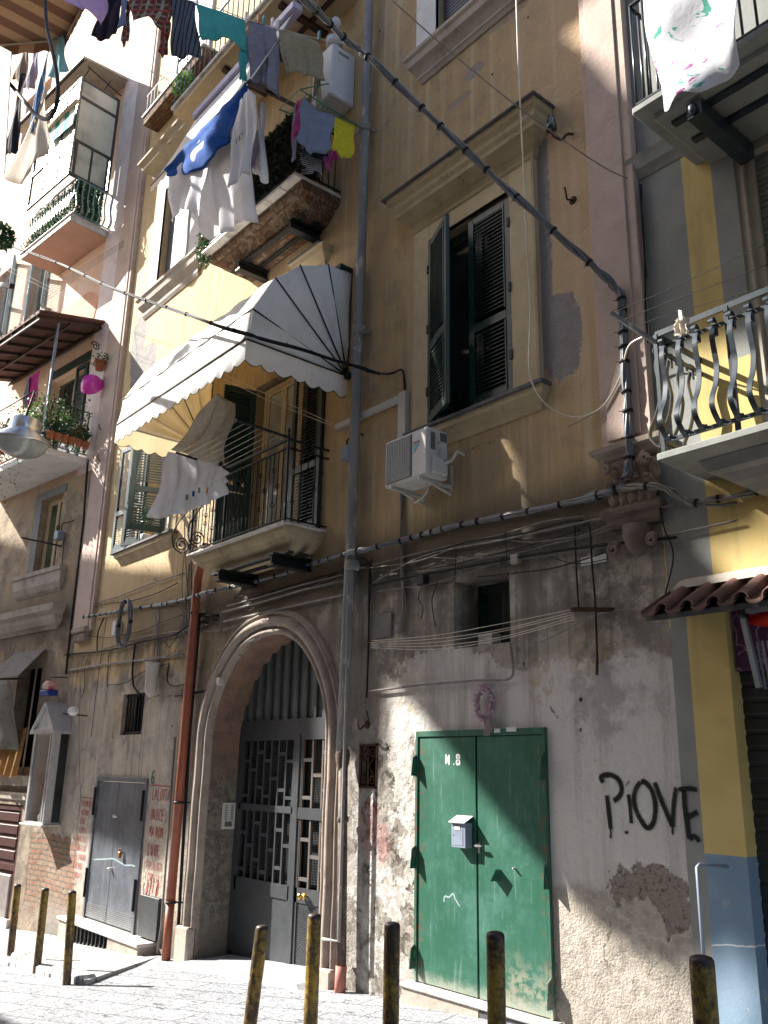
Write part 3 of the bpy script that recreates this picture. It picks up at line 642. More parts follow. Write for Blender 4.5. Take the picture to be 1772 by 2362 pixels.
for q, (la, lb, key) in enumerate((((x0+.07, xm-.05, 'leafL')), ((xm+.05, x1-.07, 'leafR')))):
    G = MB(); f_ = .05
    for zz in (.10, .98): pass
    G.box(la, lb, yg+.005, yg+.045, .98, 1.06) if q == 0 else G.box(la, lb, yg-.005, yg+.05, .93, 1.06)
    G.box(la, lb, yg+.005, yg+.045, .0, .16); G.box(la, la+f_, yg+.005, yg+.045, -.83, 1.86); G.box(lb-f_, lb, yg+.005, yg+.045, -.83, 1.86); G.box(la, lb, yg+.005, yg+.045, -.83, -.72)
    lf = G.build('gate_leaf', M['gate'], OB)
    lf['label'] = 'wider plain leaf of the grey gate' if q == 0 else 'leaf of the grey gate with the brass knob'
    G = MB(); lattice(G, la+f_, lb-f_, .16, .98 if q == 0 else .93, 7 if q == 0 else 5, 3+q, yg+.01); lattice(G, la+f_, lb-f_, 1.06, 1.86, 7 if q == 0 else 5, 8+q, yg+.01)
    G.build('lattice', M['gate'] if q == 0 else M['gaterust'], lf)
    G = MB(); G.box(la+f_, lb-f_, yg+.02, yg+.03, -.72, .0)
    if q == 1:
        z = -.70
        k = 0
        while z < -.02:
            xx = la+f_+.01+(k % 2)*.014
            while xx < lb-f_-.03: G.box(xx, xx+.018, yg+.014, yg+.02, z, z+.008); xx += .03
            z += .022; k += 1
    G.build('kick_panel', M['gate'], lf)
    G = MB(); zz = .18
    while zz < 1.84:
        G.box(la+f_, lb-f_, yg+.09, yg+.094, zz, zz+.008); zz += .03
    xx = la+f_
    while xx < lb-f_: G.box(xx, xx+.006, yg+.086, yg+.09, .16, 1.86); xx += .03
    G.build('wire_mesh', M['gatedark'], lf)
M['brass'] = worn('brass', (.55, .38, .12), (.4, .26, .08), .3, 1, 10, .5, .05)
G = MB(); G.lathe([(0, -.075), (.03, -.07), (.042, -.05), (.03, -.03), (.014, -.02), (.014, .0), (.04, .005)], (gcx+.32, yg, .08), 14, 'y'); G.lathe([(0, -.06), (.022, -.055), (.03, -.04), (.02, -.02), (.012, 0)], (gcx+.40, yg, .085), 12, 'y'); G.build('gate_knob', M['brass'], OB)
# bell panel
M['steel'] = worn('brushed_steel', (.45, .45, .44), (.38, .38, .38), .35, .6, 10, .5, .1)
# ================================================================ ground
FR = MAIN
def m_ground(nm, hgt, sc, a, b, off):
    t = NT(nm); n2 = t.noise(1.3, 8, .7, off=off); n3 = t.noise(22, 6, .75, off=off+3); ca, sa = math.cos(.30), math.sin(.30)
    u = t.x*ca+t.y*sa; v = t.y*ca-t.x*sa; br = t.t.nodes.new('ShaderNodeTexBrick'); t.t.links.new(t.vec(u+(n2-.5)*.16+(t.noise(5,3)-.5)*.06, v+(n2-.5)*.14+(t.noise(6,3,off=8)-.5)*.06, 0.0), br.inputs[0]); br.inputs['Scale'].default_value = 1
    br.inputs['Color1'].default_value = (*a, 1); br.inputs['Color2'].default_value = (*b, 1); br.inputs['Mortar'].default_value = (.13, .125, .12, 1)
    br.inputs['Brick Width'].default_value = sc*1.7; br.inputs['Row Height'].default_value = sc; br.inputs['Mortar Size'].default_value = .011; br.inputs['Mortar Smooth'].default_value = .6
    if False:
        vo = t.voro(1.0, vec=t.vec(u*1.15+(n2-.5)*.25, v*2.1+(n2-.5)*.25, 0.0), rnd=.62); vc = t.t.nodes.new('ShaderNodeTexVoronoi'); vc.inputs['Randomness'].default_value = .62; t.t.links.new(t.vec(u*1.15+(n2-.5)*.25, v*2.1+(n2-.5)*.25, 0.0), vc.inputs['Vector'])
        sp_ = t.t.nodes.new('ShaderNodeSeparateXYZ'); t.t.links.new(vc.outputs['Color'], sp_.inputs[0]); mo = 1-t.ss(.012, .045, vo); cb = t.mix(mo, t.mix(V(t, sp_.outputs[0]), a, b), (.06, .055, .05)); br_o0, br_o1 = cb, mo
    else: br_o0, br_o1 = V(t, br.outputs[0]), V(t, br.outputs[1])
    c = t.mix(t.ss(.4, .65, n2)*.5, br_o0, tuple(k*.75 for k in a)); c = t.mix(t.ss(.50, .60, n3)*.6, c, (.15, .155, .17)); c = t.mix(t.ss(.58, .62, t.noise(1, 7, .75, stretch=(3, 9, 1), off=off+5))*.8, c, (.07, .07, .075)); c = t.mix(t.ss(.60, .7, t.noise(6, 7, .75, off=off+9))*.35, c, (.14, .135, .13))
    t.bump(n2*.6+n3*1.3-br_o1*.8, 1.0, hgt*1.5); return t.done(c, .5, 0, .5)
M['street'] = m_ground('lava_paving', .035, .42, (.50, .52, .56), (.40, .42, .46), 70)
M['pave'] = m_ground('lava_pavement_slabs', .02, .55, (.56, .56, .565), (.48, .485, .49), 80)
def sheet(x0, x1, y0, y1, dz, n=1): 
    mb = MB(); mb.quad((x0, y0, gz(x0)+dz), (x1, y0, gz(x1)+dz), (x1, y1, gz(x1)+dz), (x0, y1, gz(x0)+dz)); return mb
lab(sheet(-60, 25, -9.5, .6, 0).build('street', M['street']), None, None, kind='structure')
kp = [ground(*p) for p in ((154, 2272), (84, 2245), (22, 2222))]
ky = -1.62
mb = MB(); X0, X1 = -30, -10.15
mb.hexa([(X0, ky, gz(X0)-.05), (X1, ky, gz(X1)-.05), (X1, .02, gz(X1)-.05), (X0, .02, gz(X0)-.05), (X0, ky, gz(X0)+.11), (X1, ky, gz(X1)+.05), (-11.6, -.02, gz(-11.6)+.02), (X0, .02, gz(X0)+.11)])
lab(mb.build('pavement', M['pave'], bevel=.015), None, None, kind='structure')
mb = MB(); rk = random.Random(2); x = -30
while x < -10.4:
    w_ = .9+rk.random()*.5; x2 = min(x+w_, -10.25); mb.cbox(x+.01, x2-.01, ky-.06, ky+.16, gz(x)-.1, gz((x+x2)/2)+.115, .025); x = x2
lab(mb.build('kerb', M['pave']), None, None, kind='structure')
mb = MB(); mb.hexa([(-10.9, -.35, gz(-10.9)-.05), (-7.95, -.35, gz(-7.95)-.05), (-7.95, .5, gz(-7.95)-.05), (-10.9, .5, gz(-10.9)-.05), (-10.7, -.28, gz(-10.7)+.035), (-8.15, -.28, gz(-8.15)+.035), (-8.15, .5, gz(-8.15)+.05), (-10.7, .5, gz(-10.7)+.05)])
M['thres'] = worn('threshold_stone', (.32, .335, .34), (.25, .26, .27), .5, 0, 4, .5, .5, bs=30, bd=.01); lab(mb.build('pavement', M['thres'], bevel=.02), None, None, kind='structure')
# bollards
M['bollard'] = None
def m_boll():
    t = NT('chipped_yellow_bollard_paint'); n = t.noise(5, 7, .7, stretch=(1, 1, .4), off=7); n3 = t.noise(30, 6, .7); c = t.mix(t.ss(.40, .56, n*.6+n3*.4), (.36, .235, .04), (.055, .036, .022))
    o = t.t.nodes.new('ShaderNodeTexCoord'); s_ = t.t.nodes.new('ShaderNodeSeparateXYZ'); t.t.links.new(o.outputs['Generated'], s_.inputs[0]); z = V(t, s_.outputs[2])
    c = t.mix(t.ss(.955, .975, z+(n3-.5)*.05), c, (.04, .026, .026)); c = t.mix((1-t.ss(.05, .5, z+(n-.5)*.8))*.8, c, (.09, .055, .035))
    t.bump(n3+n*.5, .4, .006); return t.done(c, .48, .2, .45)
M['bollard'] = m_boll()
def bollard(x, y, hh, label, lean=(0, 0), group='yellow bollards along the kerb', r=.047):
    g0 = gz(x)-.05; mb = MB(); N = 6
    prof = [(r, 0), (r, hh*.33), (r, hh*.66), (r, hh-.03), (r*.97, hh-.012), (r*.82, hh-.002), (r*.4, hh+.004), (0, hh+.005)]
    mb.lathe(prof, (0, 0, 0), 20); mb.v = [(x+a+lean[0]*c, y+b+lean[1]*c, g0+c) for a, b, c in mb.v]
    o = mb.build('bollard', M['bollard'], base=(x, y, g0)); lab(o, label, 'bollard', group); return o
BL = []
for i, (px, py, tx, ty) in enumerate(((154, 2272, 167, 2055), (84, 2245, 105, 2049), (22, 2222, 41, 2040))):
    g0 = ground(px, py); 
    d = ray(tx, ty); t = (g0.y+6)/d[1]; T = CAM+t*d
    bollard(g0.x, g0.y, T[2]-gz(g0.x)+.05, ['yellow bollard at the kerb corner, rightmost of the left row of three', 'yellow bollard in the middle of the left row of three', 'yellow bollard nearest the left edge, in front of the brown door'][i], ((T[0]-g0.x)/1.0, 0), r=.046)
for (tx, ty, yy, hh, label, lean) in ((606, 2135, -2.3, .95, 'leaning yellow bollard in front of the plain gate leaf', (.10, .03)), (726, 2108, -2.15, .95, 'upright yellow bollard in front of the gate leaf with the brass knob', (.0, 0)),
        (905, 2128, -2.35, .97, 'yellow bollard between the gateway and the green door', (0, 0)), (1143, 2150, -2.4, .97, 'yellow bollard standing before the green door', (.0, 0)), (1618, 2206, -2.7, .97, 'dark topped yellow bollard at the right, before the blue pillar base', (0, 0))):
    d = ray(tx, ty); t = (yy+6)/d[1]; T = CAM+t*d; x_ = T[0]-lean[0]*hh; hh = T[2]-gz(x_)+.05; bollard(x_, yy-lean[1]*hh, hh, label, lean)
# ================================================================ doors, balconies and awning of the ochre building
FR = MAIN
def m_greendoor():
    t = NT('faded_green_door_paint'); n2 = t.noise(2.2, 8, .7, off=90); n3 = t.noise(14, 7, .75, off=94); st = t.noise(1, 7, .7, stretch=(9, 9, .8), off=92)
    c = t.mix(t.ss(.38, .62, n2*.6+st*.4), (.007, .078, .042), (.022, .105, .072)); c = t.mix(t.ss(.48, .62, n3*.5+n2*.5)*.6*(1-t.ss(.3, 1.4, t.z)*.5), c, (.06, .155, .12))
    c = t.mix(t.ss(.66, .72, t.noise(45, 5, .8)), c, (.35, .48, .42)); c = t.mix(t.ss(.57, .66, n3)*.3, c, (.02, .07, .05)); ex = (1-t.ss(.03, .13, t.math('ABSOLUTE', t.x+6.585))).max(1-t.ss(.02, .09, t.math('ABSOLUTE', t.x+5.025))); c = t.mix(ex*t.ss(.5, .6, n3)*.8, c, (.12, .055, .03)); c = t.mix(t.ss(.60, .64, t.noise(1, 6, .7, stretch=(26, 26, 1.5), off=97))*.45, c, (.16, .27, .22))
    bare = (1-t.ss(-.18, .12, t.z+(n2-.5)*.7+(n3-.5)*.2))*t.ss(-5.75, -5.5, t.x+(n2-.5)*.2); c = t.mix(bare*.6*t.ss(.42, .55, n3), c, (.30, .28, .22)); c = t.mix((1-t.ss(-.33, -.2, t.z+(n3-.5)*.2))*.6, c, (.32, .33, .28))
    t.bump(n3*.5+t.noise(60, 4)*.3, .25, .006); return t.done(c, .48, 0, .45)
M['gdoor'] = m_greendoor()
def m_greydoor():
    t = NT('sooty_grey_steel_paint'); n2 = t.noise(2, 8, .7, off=100); n3 = t.noise(12, 6, .7, off=104); c = t.mix(t.ss(.35, .62, n2), (.125, .14, .165), (.07, .078, .095)); c = t.mix(t.ss(.60, .7, n3)*.5, c, (.2, .215, .24))
    c = t.mix(t.ss(.5, .65, t.noise(1, 7, .7, stretch=(10, 10, .6)))*.4, c, (.17, .185, .21)); t.bump(n3*.3, .2, .006); return t.done(c, .42, .15, .5)
M['greydoor'] = m_greydoor()
M['blackstone'] = worn('black_marble', (.03, .033, .038), (.05, .055, .06), .35, 0, 9, .5, .1, dirt=(.2, .2, .2), dscale=20, dlo=.66, dhi=.72)
xa, xb, za, zb = H['door']; xm = (xa+xb)/2
mb = MB(); f_ = .035
mb.box(xa, xa+f_, -.035, .05, za, zb); mb.box(xb-f_, xb, -.035, .05, za, zb); mb.box(xa+f_, xb-f_, -.035, .05, zb-.055, zb)
D = mb.build('door_frame', M['gdoor'], OB, bevel=.003)
for k, (l, r, ll) in enumerate(((xa+f_+.004, xm-.012, 'green leaf with the stencilled number and the mailbox'), (xm+.012, xb-f_-.004, 'green leaf with bare worn paint at its foot'))):
    mb = MB(); mb.cbox(l, r, -.022-.004*k, .03, za+.005, zb-.06, .004); lf = mb.build('door_leaf', M['gdoor'], D); lf['label'] = ll
mb = MB(); mb.box(xm-.012, xm+.012, 0.0, .03, za, zb-.06); mb.box(xa, xb, .052, .06, za, zb); mb.build('door_gap', M['darkin'], D)
for x_, zs in ((xa+.012, ((1741, 1790), (1950, 2003), (2178, 2235))), (xb-.012, ((1737, 1800), (1986, 2050), (2254, 2325)))):
    for a, b in zs:
        px = 970 if x_ < -6 else 1270; zt = at(px, a).z; zl = at(px, b).z; mb = MB(); mb.hexa([(x_-.004, -.10, zl), (x_+.004, -.10, zl), (x_+.004, -.036, zl), (x_-.004, -.036, zl), (x_-.004, -.08, zt-.03), (x_+.004, -.08, zt-.03), (x_+.004, -.036, zt), (x_-.004, -.036, zt)])
        mb.lathe([(.009, 0), (.009, .06)], (x_+.01, -.045, (zl+zt)/2), 8); mb.build('hinge_plate', M['gdoor'], D)
mb = MB(); p = at(1104, 1955, -.05); mb.beam((p.x-.02, -.07, p.z+.015), (p.x+.055, -.07, p.z+.015), .02, .014); mb.lathe([(.014, -.07), (.014, -.022)], (p.x-.015, 0, p.z+.012), 10, 'y'); mb.box(p.x-.03, p.x-.005, -.03, -.024, p.z-.05, p.z+.04); mb.build('latch', M['steel'], D)
a_, b_ = at(1151, 2006, -.05), at(1139, 2032, -.05); mb = MB(); mb.beam((a_.x, -.06, a_.z), (b_.x, -.06, b_.z), .075, .012, up=(1, 0, .5)); mb.build('hasp', M['gdoor'], D)
mb = MB(); p = at(1188, 2004, -.03); mb.lathe([(0, -.06), (.009, -.058), (.009, -.02)], (p.x, 0, p.z), 8, 'y'); mb.build('peg', M['steel'], D)
mb = MB(); p = at(1150, 1687, -.03); q = at(1163, 1685, -.03); mb.box(p.x-.04, p.x+.03, -.045, -.036, p.z-.012, p.z+.022); mb.build('paper_tab', M['white'], D); mb = MB(); mb.box(q.x+.04, q.x+.15, -.045, -.036, q.z-.012, q.z+.025); mb.build('paper_tab', M['white'], D)
mb = MB(); g1, g2 = gz(-6.72), gz(-4.8)
mb.cbox(-6.70, -4.92, -.14, .02, -.375, -.335, .01); sl = mb.build('door_step', M['slab'], OB)
mb = MB(); mb.box(-6.68, -5.72, -.12, .02, -.9, -.377); mb.build('step_face', M['stone'], sl)
mb = MB(); mb.box(-5.715, -4.94, -.115, .02, -.8, -.377); mb.build('step_face', M['slate'], sl)
# grey steel door on its plinth
xa, xb, za, zb = H['gdoor']; xs = at(262, 1960).x
mb = MB(); mb.box(xa, xa+.05, -.03, .06, za, zb); mb.box(xb-.07, xb, -.03, .06, za, zb); mb.box(xa+.05, xb-.07, -.03, .06, zb-.07, zb); GD = mb.build('door_frame', M['greydoor'], OB, bevel=.003)
for l, r, ll in ((xa+.055, xs-.004, 'left leaf of the grey steel door'), (xs+.004, xb-.075, 'right leaf of the grey steel door, with a padlock')):
    mb = MB(); mb.cbox(l, r, -.012, .03, za+.02, zb-.075, .004); lf = mb.build('door_leaf', M['greydoor'], GD); lf['label'] = ll
    mb = MB(); z = za+.04; k = 0
    while z < za+.24:
        x = l+.03+(k % 2)*.02
        while x < r-.04: mb.box(x, x+.024, -.018, -.0125, z, z+.008); x += .042
        z += .025; k += 1
    mb.build('tread_plate', M['steel'], lf)
for x_ in (xa+.01, xb-.05):
    for z_ in (.75, -.45): mb = MB(); mb.lathe([(.018, z_), (.018, z_+.42)], (x_, -.045, 0), 8); mb.box(x_-.02, x_+.02, -.05, -.02, z_, z_+.42); mb.build('hinge', M['iron'], GD)
M['padlock'] = worn('rusty_padlock', (.28, .12, .05), (.16, .08, .04), .5, .4, 20, .5, .3)
mb = MB(); p = at(277, 1968, -.05); mb.cbox(p.x-.035, p.x+.04, -.075, -.04, p.z-.07, p.z+.02, .012); mb.tube(cat_curve([(p.x-.02, -.055, p.z+.02), (p.x-.02, -.055, p.z+.06), (p.x+.025, -.055, p.z+.06), (p.x+.025, -.055, p.z+.02)]), .006, 6); mb.beam((p.x-.12, -.04, p.z+.045), (p.x, -.04, p.z+.045), .012, .008); mb.build('padlock', M['padlock'], GD)
for px, py in ((264, 1883), (252, 2005)): mb = MB(); p = at(px, py, -.05); mb.lathe([(0, -.07), (.022, -.065), (.022, -.012)], (p.x, 0, p.z), 8, 'y'); mb.cbox(p.x-.03, p.x+.012, -.075, -.06, p.z-.01, p.z+.012, .004); mb.build('knob', M['steel'], GD)
mb = MB(); y_ = -.26
mb.cbox(-14.62, -11.76, y_-.03, .02, -.79, -.745, .008); PL = mb.build('door_step', M['slab'], OB)
mb = MB(); mb.box(-14.58, -14.22, y_, .0, -1.4, -.79); mb.build('plinth_block', M['stone'], PL); mb = MB(); mb.box(-12.75, -11.80, y_, .0, -1.3, -.79); mb.build('plinth_block', M['stone'], PL)
mb = MB(); mb.box(-14.22, -12.75, -.03, .0, -1.4, -.79); mb.build('plinth_recess', M['darkin'], PL)
mb = MB()
for i in range(11): xx = -14.17+i*.137; mb.box(xx-.014, xx+.014, y_+.03, y_+.06, -1.3, -.79)
mb.build('vent_bars', M['iron'], PL)
mb = MB(); mb.cbox(-12.27, -11.70, -.06, 0, -.72, -.20, .005); mb.build('meter_hatch', M['blackstone'], OB)

# balconies ---------------------------------------------------------------------
def knot(mb, x, y, z, r=.026, h=.075):
    for k in range(4):
        a = k*math.pi/2; mb.tube([(x+r*math.sin(math.pi*i/6)*math.cos(a+i*.35), y+r*math.sin(math.pi*i/6)*math.sin(a+i*.35), z-h/2+h*i/6) for i in range(7)], .0042, 4, cap=False)
def twist_bar(x, y, z0, z1, knots):
    mb = MB(); n = int((z1-z0)/.03); mb.tube([(x, y, z0+(z1-z0)*i/n) for i in range(n+1)], [.0085 if i % 2 else .0062 for i in range(n+1)], 5)
    for k in knots: knot(mb, x, y, z0+(z1-z0)*k)
    return mb
B1 = MB(); x0, x1, d, zt = -10.60, -8.30, .60, 4.27
B1.cbox(x0-.03, x1+.03, -d-.03, 0, zt-.03, zt, .006); b1 = B1.build('balcony', M['slab'], OB); b1['label'] = 'iron railed balcony under the white awning'
mb = MB()
prof = [(.28, 3.96), (.30, 3.99), (.36, 4.01), (.40, 4.05), (.48, 4.10), (.50, 4.13), (.53, 4.14), (.56, 4.20), (.57, 4.24)]
vs = []; 
for dd, z in prof: k = (.57-dd); vs += [(x0+k, 0, z), (x0+k, -dd, z), (x1-k, -dd, z), (x1-k, 0, z)]
fs = []
for i in range(len(prof)-1):
    for k in range(3): a = i*4+k; fs.append((a, a+1, a+5, a+4))
fs.append((3, 2, 1, 0)); mb.add(vs, fs); mb.build('moulded_edge', M['cornice'], b1)
for x_ in (-9.86, -8.62):
    mb = MB(); mb.box(x_-.06, x_+.06, -.56, 0, 3.80, 3.825); mb.box(x_-.06, x_+.06, -.56, 0, 3.93, 3.955); mb.box(x_-.012, x_+.012, -.55, 0, 3.825, 3.93); mb.build('bracket_beam', M['iron'], b1)
mb = MB()
for y_ in (-.42, -.2): mb.box(-10.2, -8.4, y_-.04, y_+.04, 3.94, 3.965)
mb.build('cross_beams', M['iron'], b1)
mb = MB(); mb.beam((x0, -d, zt+.91), (x1, -d, zt+.91), .035, .012); mb.beam((x0, -d, zt+.04), (x1, -d, zt+.04), .03, .012); mb.beam((x1, -d, zt+.91), (x1, 0, zt+.91), .035, .012); mb.beam((x1, -d, zt+.04), (x1, 0, zt+.04), .03, .012)
mb.beam((x0, -d, zt+.91), (x0, 0, zt+.91), .035, .012); mb.beam((x0, -d, zt+.04), (x0, 0, zt+.04), .03, .012); mb.beam((-9.72, -d, zt+1.02), (x1, -d, zt+1.02), .03, .03); mb.beam((x1, -d, zt+1.02), (x1, 0, zt+1.02), .03, .02)
mb.build('railing', M['iron'], b1)
for xx, yy in ((x1, -d), (x0, -d), (-9.72, -d)):
    mb = MB(); mb.beam((xx, yy, zt), (xx, yy, zt+1.06), .028, .028); mb.lathe([(0, zt+1.17), (.014, zt+1.15), (.02, zt+1.12), (.012, zt+1.09), (.018, zt+1.07), (.018, zt+1.05)], (xx, yy, 0), 10); mb.build('post', M['iron'], b1)
N = 24
for i in range(1, N):
    xx = x0+(x1-x0)*i/N; twist_bar(xx, -d, zt+.04, zt+.91, ((.25, .75) if i % 3 == 0 else ((.5,) if i % 3 == 1 else ()))).build('baluster', M['iron'], b1)
for i in range(1, 6):
    for xx in (x0, x1): twist_bar(xx, -d*i/6, zt+.04, zt+.91, ((.25, .75) if i % 2 else (.5,))).build('baluster', M['iron'], b1)
for k, xx in enumerate((x0-.02, x0+.42)):
    mb = MB(); y_ = -d-.02; P = [(xx, y_, zt+.72), (xx, y_-.05, zt+.60), (xx-.0, y_-.18, zt+.40), (xx, y_-.24, zt+.22), (xx, y_-.20, zt+.06), (xx, y_-.08, zt-.0)]
    if k: P = [(a, b, c) for a, b, c in P]
    mb.tube(cat_curve(P), .010, 6); mb.tube(spiral((xx, y_-.10, zt+.12), .11, .02, 2.0, (0, 1, 0), (0, 0, 1), a0=-1.2), .009, 6); mb.tube(spiral((xx, y_-.03, zt+.70), .06, .012, 1.4, (0, -1, 0), (0, 0, 1), a0=0), .008, 6)
    mb.build('scroll', M['iron'], b1)
# clothes airer on the balcony
AR = thing('clothes_airer', 'dark tubular clothes airer with strings fixed to the rail of the lower balcony', 'clothes airer', (-9.0, -.6, 5.28))
aL = at(524, 1076, -.6); 
A0 = (aL.x, -.62, 5.27); A1 = Vector(at(403, 1038, -1.35)); A1 = (aL.x-.02, -1.33, 5.33); R0 = (x1, -.62, 5.31); R1 = (x1, -1.33, 5.62)
mb = MB(); mb.beam(A0, A1, .03, .02); mb.build('arm', M['iron'], AR); mb = MB(); mb.beam(R0, (x1-.0, -1.33, 5.33), .03, .02); mb.build('arm', M['iron'], AR)
mb = MB()
for i in range(7):
    t_ = .12+.14*i; a = Vector(A0).lerp(Vector(A1), t_); b = Vector(R0).lerp(Vector((x1, -1.33, 5.33)), t_); mb.tube([a, b], .0035, 4)
M['string'] = worn('pale_string', (.5, .5, .48), None, .7); mb.build('strings', M['string'], AR)
for ob in (AR,): pass
# french door of the lower balcony and its shutters
mb = MB(); dd = window('cream framed balcony door', (-10.05, -9.08, 4.3, 6.7), .10, 'cream', 'pane')
place_leaf(louvre_leaf(.66, 2.35, (.36,)), -9.07, -.02, 4.33, 0).build('shutter', M['green'], dd)['label'] = 'shutter leaf folded flat against the wall'
place_leaf(louvre_leaf(.48, 2.35, (.36,)), -10.08, -.02, 4.33, math.radians(100)).build('shutter', M['green'], dd)['label'] = 'shutter leaf standing straight out'
mb = MB(); mb.cornice(-9.0, -8.55, [(.02, 8.0), (.04, 8.02), (.05, 8.06), (.16, 8.14), (.18, 8.2), (.2, 8.22)]); mb.build('cornice', M['cornice'], OB)
mb = MB(); mb.cbox(-9.15, -8.42, -.22, 0, 8.22, 8.25, .005); mb.build('cornice_slab', M['slate'], OB)
# middle balcony: crumbling brick underside
def m_obrick():
    t = NT('crumbling_brick'); n2 = t.noise(3, 8, .7, off=113); n3 = t.noise(16, 6, .75, off=117); br = t.t.nodes.new('ShaderNodeTexBrick'); t.t.links.new(t.vec(t.x+n2*.1, t.z*1.0+t.y*.9+n2*.08, 0.0), br.inputs[0]); br.inputs['Scale'].default_value = 1
    br.inputs['Color1'].default_value = (.26, .12, .07, 1); br.inputs['Color2'].default_value = (.30, .22, .15, 1); br.inputs['Mortar'].default_value = (.08, .065, .055, 1); br.inputs['Brick Width'].default_value = .2; br.inputs['Row Height'].default_value = .06; br.inputs['Mortar Size'].default_value = .01
    c = t.mix(t.ss(.4, .6, n3), V(t, br.outputs[0]), (.13, .085, .06)); c = t.mix(t.ss(.52, .64, n2)*.7, c, (.33, .28, .21)); t.bump(n3*1.2+n2-V(t, br.outputs[1])*.5, 1.0, .05); return t.done(c, .9, 0, .1)
M['oldbrick'] = m_obrick()
x0, x1, d, zt = -10.75, -8.24, .76, 8.95
mb = MB()
n = 7
for i in range(n): a = x0+(x1-x0)*i/n; b = x0+(x1-x0)*(i+1)/n; mb.cbox(a+.004, b-.004, -d, 0, zt-.05-.004*(i % 2), zt, .008)
b2 = mb.build('balcony', M['slab'], OB); b2['label'] = 'crumbling upper balcony with laundry and a leafy screen'
mb = MB(); vs = []; prof = [(.22, zt-.34), (.30, zt-.33), (.36, zt-.27), (.44, zt-.25), (.50, zt-.17), (.60, zt-.15), (.64, zt-.052)]
rr = random.Random(5)
for dd_, z in prof: k = (.66-dd_); vs += [(x0+k*.8, 0, z), (x0+k*.8, -dd_, z), (x1-k*.8, -dd_, z), (x1-k*.8, 0, z)]
fs = []
for i in range(len(prof)-1):
    for k in range(3): a = i*4+k; fs.append((a, a+1, a+5, a+4))
fs.append((3, 2, 1, 0)); mb.add(vs, fs); mb.build('brick_soffit', M['oldbrick'], b2)
for x_ in (-10.05, -8.72): mb = MB(); mb.box(x_-.06, x_+.06, -.50, 0, 8.44, 8.465); mb.box(x_-.06, x_+.06, -.5, 0, 8.57, 8.6); mb.box(x_-.014, x_+.014, -.49, 0, 8.465, 8.57); mb.build('bracket_beam', M['iron'], b2)
mb = MB()
for y_ in (-.38, -.16): mb.box(x0+.35, x1-.3, y_-.035, y_+.035, 8.585, 8.61)
mb.build('cross_beams', M['iron'], b2)
mb = MB()
for z_ in (zt+.06, zt+.92): mb.beam((x0+.03, -d+.04, z_), (x1-.03, -d+.04, z_), .03, .012); mb.beam((x1-.03, -d+.04, z_), (x1-.03, 0, z_), .03, .012); mb.beam((x0+.03, -d+.04, z_), (x0+.03, 0, z_), .03, .012)
mb.build('railing', M['iron'], b2)
for i in range(27): xx = x0+.03+(x1-x0-.06)*i/26; mb = MB(); mb.tube([(xx, -d+.04, zt), (xx, -d+.04, zt+.92)], .008, 5); mb.build('baluster', M['iron'], b2)
for i in range(1, 7): mb = MB(); yy = (-d+.04)*i/7; mb.tube([(x1-.03, yy, zt), (x1-.03, yy, zt+.92)], .008, 5); mb.build('baluster', M['iron'], b2)
dd2 = window('open doorway of the upper balcony', (-10.35, -8.66, 9.0, 11.15), .12, 'cream', 'glass')
place_leaf(louvre_leaf(.62, 2.1, (.36,)), -10.32, -.0, 9.02, math.radians(95)).build('shutter', M['green'], dd2)
# top balcony, seen from beneath
mb = MB(); x0, x1, d, zt = -11.9, -8.02, .92, 12.1
mb.box(x0, x1, -d, 0, zt, zt+.10); b3 = mb.build('balcony', M['cream'], OB); b3['label'] = 'topmost balcony, seen from beneath'
mb = MB(); mb.box(x0-.03, x1+.03, -d-.04, 0, zt+.10, zt+.15); mb.build('slab_edge', M['slab'], b3)
M['beam'] = worn('brown_steel_beam', (.06, .035, .028), (.04, .025, .02), .6)
mb = MB()
for x_ in (-10.4, -9.6, -8.8): mb.box(x_-.05, x_+.05, -d+.1, 0, zt-.07, zt-.003)
for y_ in (-.62, -.3): mb.box(x0+.2, x1-.1, y_-.03, y_+.03, zt-.05, zt-.0035)
mb.build('soffit_beams', M['beam'], b3)
M['bluebar'] = worn('blue_grey_railing', (.12, .16, .22), None, .4, .3)
mb = MB()
mb.beam((x0, -d, zt+1.1), (x1, -d, zt+1.1), .03, .02); mb.beam((x0, -d, zt+.2), (x1, -d, zt+.2), .03, .02); mb.build('railing', M['bluebar'], b3)
for i in range(24): xx = x0+(x1-x0)*i/23; mb = MB(); mb.tube([(xx, -d, zt+.15), (xx, -d, zt+1.1)], .009, 5); mb.build('baluster', M['bluebar'], b3)
# high window sill at the left with a flower box
mb = MB(); a = at(335, 262, -.30); mb.cbox(-14.75, -12.3, -.32, 0, 14.02, 14.22, .01); hs = mb.build('balcony', M['oldbrick'], OB); hs['label'] = 'narrow sill balcony high at the left with a flower box'
mb = MB(); mb.cbox(-14.8, -12.25, -.35, 0, 14.22, 14.27, .01); mb.build('slab_edge', M['slab'], hs)
mb = MB(); 
for i in range(16): xx = -14.7+i*.16; mb.tube([(xx, -.30, 14.27), (xx, -.30, 14.75)], .007, 4)
mb.beam((-14.75, -.30, 14.75), (-12.3, -.30, 14.75), .02, .02); mb.build('railing', M['white'], hs)
w6 = MB(); w6.box(-14.3, -14.05, -.05, 0, 14.27, 17); w6.box(-12.9, -12.65, -.05, 0, 14.27, 17); w6.build('surround', M['white'], OB)
w7 = MB(); w7.box(-14.05, -12.9, -.02, -.005, 14.27, 17); w7.build('window', M['pane'], OB)

